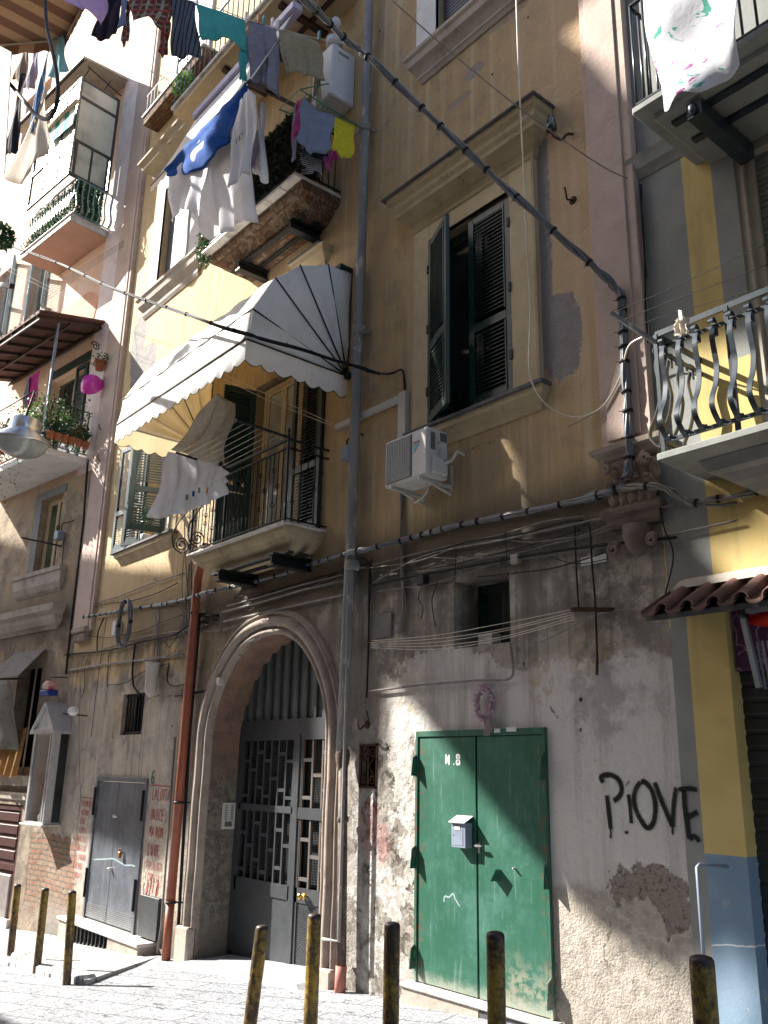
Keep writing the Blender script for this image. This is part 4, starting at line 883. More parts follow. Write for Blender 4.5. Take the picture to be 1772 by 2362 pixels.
# the white dome awning ----------------------------------------------------------
def m_awn():
    t = NT('white_awning_canvas'); n = t.noise(4, 6, .65, stretch=(1, 1, .6)); c = t.mix(t.ss(.4, .7, n), (.82, .81, .79), (.73, .715, .69)); c = t.mix(t.ss(.56, .66, t.noise(1, 6, .7, stretch=(5, 5, .7), off=44))*.4, c, (.56, .53, .47)); t.bump(n*.6+t.noise(14, 3)*.15, .25, .03); t.done(c, .85, 0, .1)
    tr = t.t.nodes.new('ShaderNodeBsdfTranslucent'); t.L((.85, .70, .42), tr.inputs[0]); ms = t.t.nodes.new('ShaderNodeMixShader'); ms.inputs[0].default_value = .22
    out = t.t.nodes['Material Output']; t.t.links.new(t.b.outputs[0], ms.inputs[1]); t.t.links.new(tr.outputs[0], ms.inputs[2]); t.t.links.new(ms.outputs[0], out.inputs[0]); return t.m
M['awning'] = m_awn()
ax0, ax1, pz, AR_ = -11.45, -7.95, 6.17, 1.47
AW = thing('dome_awning', 'white scalloped dome awning with dark ribs over the lower balcony', 'awning', ((ax0+ax1)/2, 0, pz))
angs = [0, 16, 39, 57, 75, 90]        # ribs, degrees above the horizontal
def rib_pt(x, a, r=AR_): a = math.radians(a); return (x, -r*math.cos(a), pz+r*math.sin(a))
mb = MB()
# canvas between ribs sags a little
segs = [(0, 16), (16, 39), (39, 57), (57, 75), (75, 90)]
pts = []
for a, b in segs:
    for k in range(4): f = k/4; aa = a+(b-a)*f; pts.append((aa, AR_-.03*math.sin(math.pi*f)))
pts.append((90, AR_))
nx = 30; vs = []
for i in range(nx+1):
    x = ax0+(ax1-ax0)*i/nx
    for aa, r in pts: vs.append(rib_pt(x, aa, r-.012*math.sin(i*1.3)*math.sin(math.radians(aa*2))))
k = len(pts); fs = [(i*k+j, i*k+j+1, (i+1)*k+j+1, (i+1)*k+j) for i in range(nx) for j in range(k-1)]
mb.csm = True; mb.add(vs, fs); mb.build('canopy', M['awning'], AW, solid=.004)
def gable(x):
    mb = MB(); vs = [(x, 0, pz)]
    for j, (aa, r) in enumerate(pts):
        for f in (.33, .66, 1): vs.append((x+(.02*math.sin(j*2.1) if f < 1 else 0), *rib_pt(x, aa, r*f)[1:]))
    fs = [(0, 1, 4)] if False else []
    for j in range(len(pts)-1):
        a = 1+j*3; fs += [(0, a, a+3), (a, a+1, a+4, a+3), (a+1, a+2, a+5, a+4)]
    mb.csm = True; mb.add(vs, fs); return mb
for x in (ax0, ax1): gable(x).build('side_panel', M['awning'], AW, solid=.004)
def valance(P, n, hgt=.26, sc=.05):
    mb = MB(); N = n*8; vs = []; 
    a, b = Vector(P[0]), Vector(P[1]); nv = 4; out = Vector((0, 0, 0))
    for i in range(N+1):
        t_ = i/N; p = a.lerp(b, t_); hh = hgt+sc*abs(math.sin(math.pi*t_*n))
        for j in range(nv+1): q = p-Vector((0, 0, hh*j/nv)); w_ = .02*math.sin(t_*n*2.4)*j/nv; vs.append((q.x+(w_ if abs(a.x-b.x) < .1 else 0), q.y-(abs(w_) if abs(a.x-b.x) > .1 else 0), q.z))
    fs = [(i*(nv+1)+j, i*(nv+1)+j+1, (i+1)*(nv+1)+j+1, (i+1)*(nv+1)+j) for i in range(N) for j in range(nv)]
    mb.csm = True; mb.add(vs, fs); return mb, [vs[i*(nv+1)+nv] for i in range(N+1)]
F0, F1 = rib_pt(ax0, 0), rib_pt(ax1, 0); M['binding'] = worn('dark_green_binding', (.01, .025, .022), None, .6)
for a, b, n in (((ax0, F0[1], pz), (ax1, F1[1], pz), 17), ((ax1, F1[1], pz), (ax1, -.02, pz), 7), ((ax0, -.02, pz), (ax0, F0[1], pz), 7)):
    v, edge = valance((a, b), n); ob = v.build('valance', M['awning'], AW); mb = MB(); mb.tube(edge, .005, 4); mb.build('binding', M['binding'], ob)
for x in (ax0, ax1):
    for a in angs: mb = MB(); xx = x+(.008 if x > -9 else -.008); mb.tube([(xx, -.03, pz), rib_pt(xx, a, AR_+.004)], .0095, 6); mb.build('rib', M['binding'], AW)
for a in (16, 0):
    mb = MB(); mb.tube([rib_pt(ax0, a, AR_+.006), rib_pt(ax1, a, AR_+.006)], .006 if a else .009, 5); mb.build('seam', M['binding'], AW)
mb = MB(); mb.cbox(ax1-.02, ax1+.06, -.07, 0, pz-.05, pz+.04, .01); mb.build('pivot', M['binding'], AW); mb = MB(); mb.cbox(ax0-.06, ax0+.02, -.07, 0, pz-.05, pz+.04, .01); mb.build('pivot', M['binding'], AW)
mb = MB(); mb.box(ax1-.10, ax1+.02, -.20, 0, pz+AR_-.02, pz+AR_+.04); mb.build('top_cap', M['binding'], AW)
# ================================================================ the grey and yellow building at the right
FR = MAIN
RB = thing('apartment_building', 'grey building with yellow stripes and a blue base at the right edge', 'building', (-1, 0, -.3))
hd = (-3.29, -1.0, -.6, 2.80); hw = (-2.86, -1.5, 3.75, 6.45)
mb = MB(); wall_holes(mb, -3.75, 4, -1.5, 16, [hd, hw]); reveal(mb, hd, 0, .14); reveal(mb, hw, 0, .16); mb.quad((-3.75, 0, 16), (4, 0, 16), (4, 5, 16), (-3.75, 5, 16)); mb.build('wall', M['right'], RB)
M['rolldoor'] = worn('black_shutter_slats', (.022, .024, .026), (.035, .036, .038), .45, .2, 6, .5, .1, spec=.5)
mb = MB(); z = -.6
while z < 2.24: mb.extrude_x([(.15, z), (.135, z+.02), (.135, z+.085), (.15, z+.105)], -3.29, -1.0); z += .11
mb.box(-3.29, -1.0, .145, .16, -.6, 2.3); mb.build('roller_door', M['rolldoor'], RB)
def m_purple():
    t = NT('purple_fascia'); n = t.noise(3.5, 2, .4, dist=2.2); c = t.mix(t.ss(.50, .515, n)*(1-t.ss(.55, .565, n)), (.055, .008, .05), (.22, .17, .23)); return t.done(c, .35, 0, .5)
M['purple'] = m_purple(); mb = MB(); mb.box(-3.27, -1.0, .06, .14, 2.24, 2.78); mb.build('fascia', M['purple'], RB)
M['beige'] = worn('beige_window_frame', (.36, .32, .26), (.28, .25, .21), .6, 0, 5, .5, .2)
mb = MB(); mb.box(-2.86, -2.80, .02, .16, 3.75, 6.45); mb.box(-2.80, -1.5, .02, .16, 6.33, 6.45); mb.box(-2.80, -2.73, .06, .16, 3.75, 6.33); wn = mb.build('window', M['beige'], RB)
M['rollbl'] = worn('grey_green_roller_blind', (.20, .21, .18), (.15, .155, .135), .6); mb = MB(); z = 4.2
while z < 6.33: mb.cbox(-2.73, -1.5, .10, .13, z, z+.045, .006); z += .05
mb.build('roller_blind', M['rollbl'], wn); mb = MB(); mb.box(-2.73, -1.5, .17, .2, 3.75, 6.4); mb.build('pane', M['glass'], wn)
# tiled canopy over the shop
CP = MB(); CP.hexa([(-3.72, -.36, 2.60), (-1, -.36, 2.60), (-1, 0, 2.78), (-3.72, 0, 2.78), (-3.72, -.36, 2.64), (-1, -.36, 2.64), (-1, 0, 2.82), (-3.72, 0, 2.82)]); cp = CP.build('canopy', M['slate'], RB)
M['tile'] = m_trim('terracotta_tile', (.15, .085, .07), (.11, .065, .055), (.07, .05, .048), 123); xx = -3.66
k = 0
while xx < -1.1:
    mb = MB(); rr_ = .058
    for (yy0, zz0, yy1, zz1, r0) in ((-.40, 2.665, -.16, 2.79, .060), (-.20, 2.78, .0, 2.885, .054)):
        vs = []; n = 8
        for j, (y_, z_) in enumerate(((yy0, zz0), (yy1, zz1))):
            for rr2 in (r0, r0-.014):
                for i in range(n+1): a = math.pi*i/n; vs.append((xx+.10+rr2*math.cos(a), y_, z_+rr2*math.sin(a)*.95))
        m1 = n+1; fs = [(i, i+1, 2*m1+i+1, 2*m1+i) for i in range(n)]+[(m1+i+1, m1+i, 3*m1+i, 3*m1+i+1) for i in range(n)]+[(i+1, i, m1+i, m1+i+1) for i in range(n)]
        mb.csm = True; mb.add(vs, fs)
    vs = []; fs = []; n = 6
    mb.csm = False
    for j, (y_, z_) in enumerate(((-.41, 2.645), (0, 2.86))):
        for i in range(n+1): a = math.pi*i/n; vs.append((xx-.005+.062*math.cos(a), y_, z_+.028-.034*math.sin(a)))
        for i in range(n+1): a = math.pi*i/n; vs.append((xx-.005+.062*math.cos(a), y_, z_+.010-.034*math.sin(a)))
    m1 = n+1; fs = [(i, i+1, 2*m1+i+1, 2*m1+i) for i in range(n)]+[(m1+i+1, m1+i, 3*m1+i, 3*m1+i+1) for i in range(n)]+[(i+1, i, m1+i, m1+i+1) for i in range(n)]
    mb.add(vs, fs); mb.build('roof_tile', M['tile'], cp); xx += .205; k += 1
mb = MB(); mb.hexa([(-3.64, -.10, 2.87), (-1, -.10, 2.87), (-1, 0, 2.93), (-3.62, 0, 2.93), (-3.60, -.07, 2.93), (-1, -.07, 2.93), (-1, 0, 2.96), (-3.58, 0, 2.96)]); mb.build('flashing', M['stone'], cp)
# cornice band beneath the top balcony
mb = MB(); mb.cornice(-3.73, -3.0, [(.01, 6.62), (.03, 6.66), (.06, 6.70), (.08, 6.78), (.10, 6.82)]); M['greyst'] = worn('grey_stucco', (.24, .25, .235), (.18, .185, .175), .8, 0, 4, .5, .3); mb.build('cornice', M['greyst'], RB)
# lower balcony with bellied iron bars
x0, d, zt = -3.33, .68, 3.74
mb = MB(); mb.cbox(x0, 2, -d, 0, zt-.055, zt, .006); bb = mb.build('balcony', M['greyst'], RB); bb['label'] = 'balcony with bellied dark iron bars'
mb = MB(); vs = []; prof = [(.20, 3.45), (.26, 3.50), (.30, 3.52), (.36, 3.58), (.42, 3.60), (.46, 3.68)]
for dd_, z in prof: kk = .66-dd_; vs += [(x0+kk, 0, z), (x0+kk, -dd_, z), (2, -dd_, z), (2, 0, z)]
fs = []
for i in range(len(prof)-1):
    for k in range(3): a = i*4+k; fs.append((a, a+1, a+5, a+4))
fs.append((3, 2, 1, 0)); mb.add(vs, fs); mb.build('moulded_edge', M['greyst'], bb)
M['bluiron'] = worn('blue_black_iron', (.03, .042, .055), (.02, .028, .036), .3, .3, 8, .5, .08, spec=.7)
yr = -.62; z0, z1 = zt+.10, zt+.86
mb = MB()
for z_, hh in ((z1+.10, .045), (z1-.02, .03), (z0, .03)): mb.beam((x0+.03, yr, z_), (2, yr, z_), .02, hh); mb.beam((x0+.03, yr, z_), (x0+.03, 0, z_), .02, hh)
mb.build('railing', M['bluiron'], bb)
def belly(x, y, nx, ny):
    """flat iron bar that bellies outwards (nx,ny) with curled ends"""
    mb = MB(); out = [(-.0, z1+.0), (.035, z1-.05), (.03, z1-.14), (.0, z1-.27), (-.005+.01, z1-.40), (.05, z1-.55), (.125, z1-.66), (.10, z1-.76), (.03, z1-.80)]
    out = [(.02, z1-.03), (.045, z1-.12), (.03, z1-.24), (.02, z1-.34), (.055, z1-.48), (.12, z1-.60), (.13, z1-.68), (.07, z1-.76), (.03, z1-.78)]
    P = cat_curve([(x+nx*o, y+ny*o, z) for o, z in out], 5); W = Vector((-ny, nx, 0))*.019; T = Vector((nx, ny, 0))*.004
    vs = []
    for i, p in enumerate(P):
        t_ = (P[min(i+1, len(P)-1)]-P[max(i-1, 0)]).normalized(); nn = t_.cross(W).normalized()*.004
        vs += [p-W-nn, p+W-nn, p+W+nn, p-W+nn]
    fs = [(i*4+a, i*4+(a+1) % 4, (i+1)*4+(a+1) % 4, (i+1)*4+a) for i in range(len(P)-1) for a in range(4)]+[(3, 2, 1, 0), tuple(len(vs)-4+a for a in range(4))]
    mb.csm = False; mb.add(vs, fs)
    for (cz, r) in ((z1+.005, .034), (z0+.0, .034)):       # curls
        c = Vector((x+nx*.02, y+ny*.02, cz)); n = 12; vs = []
        for i in range(n+1):
            a = -.5+5.0*i/n; rr2 = r*(1-.25*i/n); p = c+Vector((nx, ny, 0))*math.cos(a)*rr2+Vector((0, 0, 1))*math.sin(a)*rr2*(1 if cz == z1+.005 else -1)
            q = c+Vector((nx, ny, 0))*math.cos(a)*(rr2-.006)+Vector((0, 0, 1))*math.sin(a)*(rr2-.006)*(1 if cz == z1+.005 else -1); vs += [p-W, p+W, q+W, q-W]
        fs = [(i*4+a, i*4+(a+1) % 4, (i+1)*4+(a+1) % 4, (i+1)*4+a) for i in range(n) for a in range(4)]; mb.add(vs, fs)
    mb.cbox(x-.022*abs(ny)-.006*abs(nx), x+.022*abs(ny)+.006*abs(nx), y-.012, y+.012, z1-.10, z1-.03, .003); return mb
for i in range(12):
    xx = x0+.10+i*.135; belly(xx, yr-.012, 0, -1).build('baluster', M['bluiron'], bb)
for i in range(4): belly(x0+.018, yr+.06+i*.15, -1, 0).build('baluster', M['bluiron'], bb)
for xx in (x0+.03, x0+.60, x0+1.4): mb = MB(); mb.beam((xx, yr, zt), (xx, yr, z1+.10), .03, .03); mb.build('post', M['bluiron'], bb)
# top balcony
x0, d, zt = -3.18, .92, 6.52
mb = MB(); mb.cbox(x0, 2, -d, 0, zt-.07, zt, .012); tb = mb.build('balcony', M['greyst'], RB); tb['label'] = 'top right balcony seen from beneath, with the flowered blanket'
mb = MB(); mb.box(x0+.12, 2, -d+.12, 0, zt-.12, zt-.07); mb.build('soffit', M['right'], tb)
mb = MB(); 
for y_ in (-.66, -.38): mb.box(x0+.2, 2, y_-.03, y_+.03, zt-.15, zt-.10)
mb.build('soffit_beams', M['bluiron'], tb)
mb = MB(); mb.box(x0+.38, x0+.50, -.78, 0, zt-.28, zt-.15); mb.lathe([(.0, -.10), (.03, -.08), (.035, -.04), (.02, 0)], (x0+.44, -.80, zt-.18), 10); mb.build('bracket_beam', M['bluiron'], tb)
mb = MB()
for z_ in (zt+.03, zt+1.0): mb.beam((x0+.03, -d+.04, z_), (2, -d+.04, z_), .03, .015); mb.beam((x0+.03, -d+.04, z_), (x0+.03, 0, z_), .03, .015)
mb.build('railing', M['bluiron'], tb)
for i in range(22): xx = x0+.03+i*.11; mb = MB(); mb.tube([(xx, -d+.04, zt), (xx, -d+.04, zt+1.0)], .011, 6); mb.build('baluster', M['bluiron'], tb)
for i in range(1, 8): mb = MB(); mb.tube([(x0+.03, (-d+.04)*i/8, zt), (x0+.03, (-d+.04)*i/8, zt+1.0)], .011, 6); mb.build('baluster', M['bluiron'], tb)
# ================================================================ the pink building at the left (its front turns a little towards the street)
LEFT = Frame(-16.0, 0, math.radians(7)); FR = LEFT
LB = thing('apartment_building', 'pink and ochre apartment building at the left with two planted balconies', 'building', (-5, 0, -1.5))
hL = dict(win=(-2.05, -1.17, 5.22, 6.78), door=(-2.4, -.72, 7.3, 9.6), bam=(-2.1, -1.12, 1.45, 3.4), old=(-2.7, -1.18, -1.45, .78), up=(-2.5, -1.1, 12.6, 15.2), far=(-4.3, -3.4, 11.6, 13.8), far2=(-6.3, -5.4, 11.6, 13.8), top=(-6.4, -4.9, 17.0, 19.4))
mb = MB(); wall_holes(mb, -34, .02, -3.5, 24, list(hL.values()))
for k, h in hL.items(): reveal(mb, h, 0, .25)
mb.quad((-34, 0, 24), (0, 0, 24), (0, 6, 24), (-34, 6, 24)); mb.build('wall', M['left'], LB)
for k, h in hL.items():
    mb = MB(); a, b, c, e = h; mb.quad((a-.2, .9, c-.2), (b+.2, .9, c-.2), (b+.2, .9, e+.2), (a-.2, .9, e+.2)); reveal(mb, h, .25, .9); mb.build('interior', M['darkin'], LB)
M['pinkwhite'] = m_trim('pale_pink_plaster', (.70, .62, .60), (.60, .50, .47), (.45, .38, .34), 133)
mb = MB(); mb.box(-.62, -.02, -.05, 0, 7.0, 24); mb.build('corner_strip', M['pinkwhite'], LB)
def lwindow(h, y, frame, glassm, label=None): return window(label, h, y, frame, glassm, parent=LB)
M['paleblue'] = worn('pale_blue_shutter', (.30, .40, .45), (.24, .33, .38), .5)
M['greenpane'] = glass('greenish_curtained_pane', (.07, .10, .05))
a = lwindow(hL['win'], .14, 'cream', 'greenpane', 'low window with a greenish pane over a weathered sill')
mb = MB(); mb.box(-2.32, -2.05, -.015, 0, 5.22, 6.95); mb.box(-2.05, -1.05, -.015, 0, 6.78, 6.95); mb.build('surround', worn('grey_surround', (.20, .20, .20), None, .8), a)
mb = MB(); mb.cornice(-2.62, -.78, [(.01, 4.72), (.05, 4.78), (.09, 4.90), (.10, 5.10), (.13, 5.12), (.14, 5.20)]); mb.build('sill', M['stone'], a)
mb = MB(); mb.cornice(-3.4, -.72, [(.02, 3.98), (.06, 4.04), (.10, 4.06), (.16, 4.16), (.17, 4.24), (.26, 4.30), (.28, 4.42)]); mb.build('ledge', M['stone'], LB)
# painted orange patch over the lower balcony
M['orange'] = worn('orange_render', (.60, .32, .21), (.53, .28, .19), .85, 0, 4, .5, .3, dirt=(.4, .25, .18))
P = [at(*q) for q in ((118, 735), (208, 672), (230, 684), (214, 742))]; mb = MB(); mb.prism([(p.x, p.z) for p in P], -.012, .0); mb.build('painted_patch', M['orange'], LB)
# lower balcony ---------------------------------------------------------------
x0, x1, d, zt = -4.2, -.30, .96, 7.30
mb = MB(); mb.cbox(x0, x1, -d, 0, zt-.14, zt, .015); lb = mb.build('balcony', M['white'], LB); lb['label'] = 'lower left balcony crowded with terracotta pots under a brown roof'
mb = MB()
for z_ in (zt+.06, zt+.94): mb.beam((x0, -d+.03, z_), (x1-.02, -d+.03, z_), .03, .015); mb.beam((x1-.02, -d+.03, z_), (x1-.02, 0, z_), .03, .015)
mb.build('railing', M['iron'], lb)
def bowed(x, y, nx, ny, z0, hh, amp=.07, m='iron', par=None, w_=.012):
    mb = MB(); P = cat_curve([(x+nx*o*amp, y+ny*o*amp, z0+hh*t) for o, t in ((0, 1), (.35, .88), (0, .68), (.1, .5), (.8, .28), (.9, .15), (0, .02))], 4); W = Vector((-ny, nx, 0))*w_; vs = []
    for p in P: vs += [p-W, p+W, p+W+Vector((nx, ny, 0))*.006, p-W+Vector((nx, ny, 0))*.006]
    fs = [(i*4+a, i*4+(a+1) % 4, (i+1)*4+(a+1) % 4, (i+1)*4+a) for i in range(len(P)-1) for a in range(4)]; mb.add(vs, fs); return mb.build('baluster', M[m], par)
for i in range(24): bowed(x1-.05-i*.14, -d+.02, 0, -1, zt+.06, .88, par=lb)
for i in range(7): bowed(x1-.02, -.1-i*.13, 1, 0, zt+.06, .88, par=lb)
dl = window('balcony door in a cream frame with a green shutter', hL['door'], .12, 'cream', 'glass', parent=LB)
place_leaf(louvre_leaf(.48, 2.2, (.36,)), -.73, -.01, 7.33, 0, True).build('shutter', M['green'], dl); mb = MB(); mb.box(-2.55, -.60, -.02, 0, 9.6, 9.8); mb.box(-2.55, -2.4, -.02, 0, 7.3, 9.6); mb.build('surround', M['green'], dl)
mb = MB(); mb.box(-3.35, -2.62, -.03, -.001, 7.3, 9.3); mb.box(-3.0, -2.97, -.04, -.03, 7.3, 9.3); mb.build('painted_cupboard', M['cream'], lb)
M['browntile'] = worn('red_brown_tile_underside', (.105, .05, .038), (.07, .036, .03), .85, 0, 6, .5, .4)
mb = MB(); x0c, x1c, dc = -4.6, -.26, 1.40; zf, zw = 9.92, 10.26
mb.hexa([(x0c, -dc, zf-.02), (x1c, -dc, zf-.02), (x1c, 0, zw-.02), (x0c, 0, zw-.02), (x0c, -dc, zf+.02), (x1c, -dc, zf+.02), (x1c, 0, zw+.02), (x0c, 0, zw+.02)])
n = 22
for i in range(n): xx = x0c+(x1c-x0c)*i/(n-1); mb.tube([(xx, -dc-.005, zf+.02), (xx, 0, zw+.02)], .035, 8)
rf = mb.build('canopy', M['browntile'], LB); rf['label'] = 'brown tiled canopy over the lower balcony'
mb = MB()
for i in range(8): xx = x1c-.12-i*.55; mb.beam((xx, -dc+.02, zf-.055), (xx, 0, zw-.055), .04, .06)
for f in (.04, .5, .96): mb.beam((x0c, -dc*f, zf-.11+(1-f)*(zw-zf)), (x1c-.05, -dc*f, zf-.11+(1-f)*(zw-zf)), .04, .05)
mb.build('rafters', M['beam'], rf)
mb = MB(); mb.beam((-.42, -d+.04, zt+.94), (-.42, -d+.04, zf+.02), .045, .045); mb.build('post', M['bluebar'], rf)
mb = MB(); mb.tube(spiral((-.35, -.12, 9.72), .10, .02, 1.6, (0, -1, 0), (0, 0, 1)), .012, 6); mb.build('bracket_scroll', M['iron'], rf)
# green balcony --------------------------------------------------------------
x0, x1, d, zt = -2.86, -.58, .90, 12.56
mb = MB(); mb.box(x0+.03, x1-.03, -d+.03, 0, zt-.16, zt-.03); M['soffitpink'] = worn('pale_terracotta_soffit', (.52, .35, .275), (.46, .31, .24), .85, 0, 3, .5, .2); gb = mb.build('balcony', M['soffitpink'], LB); gb['label'] = 'balcony with pale green bellied bars and ivy under the glazed veranda'
mb = MB(); mb.box(x0, x1, -d-.003, -d+.03, zt-.15, zt-.03); mb.box(x1-.03, x1+.003, -d+.03, 0, zt-.15, zt-.03); mb.cbox(x0-.03, x1+.03, -d-.03, 0, zt-.03, zt, .008); mb.build('slab_edge', M['slab'], gb)
M['palegreen'] = worn('pale_green_bars', (.16, .30, .29), (.11, .22, .22), .4, .1, 8, .5, .1, spec=.5)
mb = MB()
for z_ in (zt+.06, zt+.90): mb.beam((x0, -d+.03, z_), (x1-.02, -d+.03, z_), .03, .02); mb.beam((x1-.02, -d+.03, z_), (x1-.02, 0, z_), .03, .02)
mb.build('railing', M['palegreen'], gb)
for i in range(19): bowed(x1-.05-i*.12, -d+.02, 0, -1, zt+.05, .84, .09, 'palegreen', gb, .014)
for i in range(7): bowed(x1-.02, -.06-i*.13, 1, 0, zt+.05, .84, .09, 'palegreen', gb, .016)
# veranda over it: glazed box
M['vframe'] = worn('dark_bronze_frame', (.03, .032, .04), (.045, .045, .055), .4, .2, 8, .5, .1, spec=.5)
M['milky'] = glass('milky_pane', (.50, .50, .43), .3, .4)
xv, dv = -.66, 1.05; zb_, zt_ = 13.50, 16.0; mb = MB(); fw = .055
def fbox(y0, y1, z0, z1, t=.05): mb.box(xv-t, xv, y0, y1, z0, z1)
fbox(-dv, -dv+fw, zb_, zt_); fbox(-.10-fw, -.10, zb_, zt_); fbox(-dv+fw, -.10-fw, zb_, zb_+.07); fbox(-dv+fw, -.10-fw, zt_-fw, zt_); fbox(-dv+fw, -.1-fw, zb_+.86, zb_+.92); fbox(-dv+fw, -.1-fw, zb_+1.98, zb_+2.04)
fbox(-.60, -.56, zb_+.07, zb_+.86); fbox(-dv+fw+.03, -dv+fw+.08, zb_+.07, zb_+.86, .06); fbox(-.10-fw-.07, -.1-fw-.03, zb_+.07, zb_+.86, .06)
mb.box(xv-.05, xv, -dv-.0, -dv+.003, zb_, zt_); mb.box(-2.6, xv-.05, -dv, -dv+.05, zb_, zb_+.06); mb.box(-2.6, xv-.05, -dv, -dv+.05, zb_+.86, zb_+.92); mb.box(-2.6, xv-.05, -dv, -dv+.05, zt_-.05, zt_)
for x_ in (-1.3, -1.95, -2.6): mb.box(x_, x_+.05, -dv, -dv+.05, zb_+.06, zt_-.05)
ve = mb.build('veranda', M['vframe'], LB); ve['label'] = 'glazed veranda with dark frame and milky panes'
for (ya, yb_, za, zc) in ((-dv+fw, -.15, zb_+.92, zb_+1.98), (-dv+fw, -.15, zb_+2.04, zt_-fw), (-dv+.14, -.60, zb_+.07, zb_+.86), (-.56, -.22, zb_+.07, zb_+.86)): mb = MB(); mb.box(xv-.03, xv-.02, ya, yb_, za, zc); mb.build('pane', M['milky'], ve)
for x_ in (-1.25, -1.9): mb = MB(); mb.box(x_, x_+.6, -dv+.02, -dv+.03, zb_+.06, zt_-.05); mb.build('pane', M['milky'], ve)
mb = MB(); mb.hexa([(-3.9, -1.15, 16.34), (-.50, -1.15, 16.34), (-.50, 0, 16.50), (-3.9, 0, 16.50), (-3.9, -1.15, 16.39), (-.50, -1.15, 16.39), (-.50, 0, 16.56), (-3.9, 0, 16.56)]); mb.build('veranda_roof', M['beige'], ve)
mb = MB(); 
for y_ in (-1.0, -.5): mb.beam((xv-.02, y_, 16.0), (xv-.02, y_+.12, 16.35), .02, .02)
mb.beam((xv+.02, -.95, 16.32), (xv+.02, -.1, 16.1), .02, .02); mb.beam((-3.8, -1.1, 16.33), (-.55, -1.1, 16.33), .025, .03); mb.build('roof_struts', M['iron'], ve)
def stripes(nm, c1, c2, freq, ax='x', off=0.):
    t = NT(nm); s = t.x if ax == 'x' else t.y; k = t.math('SINE', s*freq+off); c = t.mix(t.ss(-.05, .05, k), c1, c2); t.bump(t.noise(10, 3), .2, .01); return t.done(c, .8, 0, .1)
M['gstripe'] = stripes('green_white_striped_canvas', (.03, .30, .24), (.68, .70, .68), 15); mb = MB(); P = [at(105, 300, -1.1), at(176, 240, -1.1), at(168, 285, -1.1), at(112, 335, -1.1)]
mb.quad(*[tuple(p) for p in (P[3], P[2], P[1], P[0])]); M_ = mb.build('striped_blind', M['gstripe'], ve, solid=.006)
mb = MB(); a, b = at(108, 298, -1.14), at(178, 232, -1.14); mb.tube([a, b], .05, 10); mb.build('blind_roll', M['cream'], ve)
# pale shutters further left
for k in ('far', 'far2'):
    h = hL[k]; wf = window('bright window with pale blue shutters, far left', h, .14, 'white', 'pane', parent=LB)
    place_leaf(louvre_leaf(.48, 2.15, (.4,)), h[1], -.01, h[2]+.02, math.radians(150), True).build('shutter', M['paleblue'], wf); place_leaf(louvre_leaf(.48, 2.15, (.4,)), h[0], -.01, h[2]+.02, math.radians(20)).build('shutter', M['paleblue'], wf)
    mb = MB(); mb.cornice(h[0]-.3, h[1]+.3, [(.02, h[2]-.35), (.06, h[2]-.25), (.14, h[2]-.1), (.15, h[2])]); mb.build('sill', M['stone'], wf)
# window with the bamboo blind, brown cloth and its deep sill
mb = MB(); mb.box(-2.5, -1.0, -.16, .0, 1.22, 1.30); mb.box(-2.45, -1.05, -.12, 0, 1.12, 1.22); mb.cornice(-2.4, -1.1, [(.01, .86), (.03, .88), (.03, .95), (.06, 1.0)]); mb.build('sill', M['stone'], LB)
mb = MB(); mb.tube([(-1.35, -.02, 1.3), (-1.30, -.02, 3.4)], .018, 6); mb.box(-2.0, -1.1, .1, .16, 3.3, 3.4); mb.box(-1.18, -1.12, .1, .16, 1.45, 3.3); mb.build('window_frame', M['beige'], LB)
# old brown door at the lower left edge
M['brown'] = worn('red_brown_door', (.065, .022, .018), (.045, .018, .015), .55, 0, 5, .5, .2); mb = MB(); h = hL['old']
mb.box(h[0], h[1], .06, .12, -1.45, h[3]); dr = mb.build('door', M['brown'], LB); dr['label'] = 'red-brown wooden door cut by the left edge'
mb = MB(); mb.box(h[1]-.10, h[1], .02, .06, -1.45, h[3]); mb.box(h[0], h[1]-.1, .02, .06, h[3]-.10, h[3]); mb.box(h[0], h[1]-.1, .03, .06, -.35, -.25)
for k in range(4): mb.cbox(h[0]+.1, h[1]-.18, .035, .06, -.18+k*.22, -.02+k*.22, .02)
mb.build('door_moulding', M['brown'], dr); mb = MB(); mb.cbox(h[0], h[1]-.15, .0, .055, -1.2, -.42, .02); mb.build('lower_panel', worn('grey_door_panel', (.25, .22, .21), None, .5), dr)
mb = MB(); mb.box(h[0], h[1]+.05, -.06, 0, -1.45, -1.13); mb.build('door_step', M['slab'], LB)

# ---- foliage -----------------------------------------------------------------
def m_leaf(nm, a, b, c):
    t = NT(nm); n = t.noise(9, 4, .6); col = t.mix(t.ss(.4, .6, n), a, b); col = t.mix(t.ss(.60, .7, t.noise(30, 2)), col, c); t.done(col, .5, 0, .4)
    tr = t.t.nodes.new('ShaderNodeBsdfTranslucent'); t.L(col, tr.inputs[0]); ms = t.t.nodes.new('ShaderNodeMixShader'); ms.inputs[0].default_value = .3
    out = t.t.nodes['Material Output']; t.t.links.new(t.b.outputs[0], ms.inputs[1]); t.t.links.new(tr.outputs[0], ms.inputs[2]); t.t.links.new(ms.outputs[0], out.inputs[0]); return t.m
M['leafdark'] = m_leaf('dark_ivy', (.015, .05, .02), (.03, .085, .03), (.06, .13, .04)); M['leaf'] = m_leaf('bright_leaf', (.06, .13, .03), (.10, .20, .04), (.20, .30, .06)); M['leafdry'] = m_leaf('dry_leaf', (.12, .10, .04), (.07, .08, .03), (.2, .16, .07))
M['leafblack'] = m_leaf('black_green_screen', (.012, .02, .012), (.02, .032, .018), (.035, .05, .03))
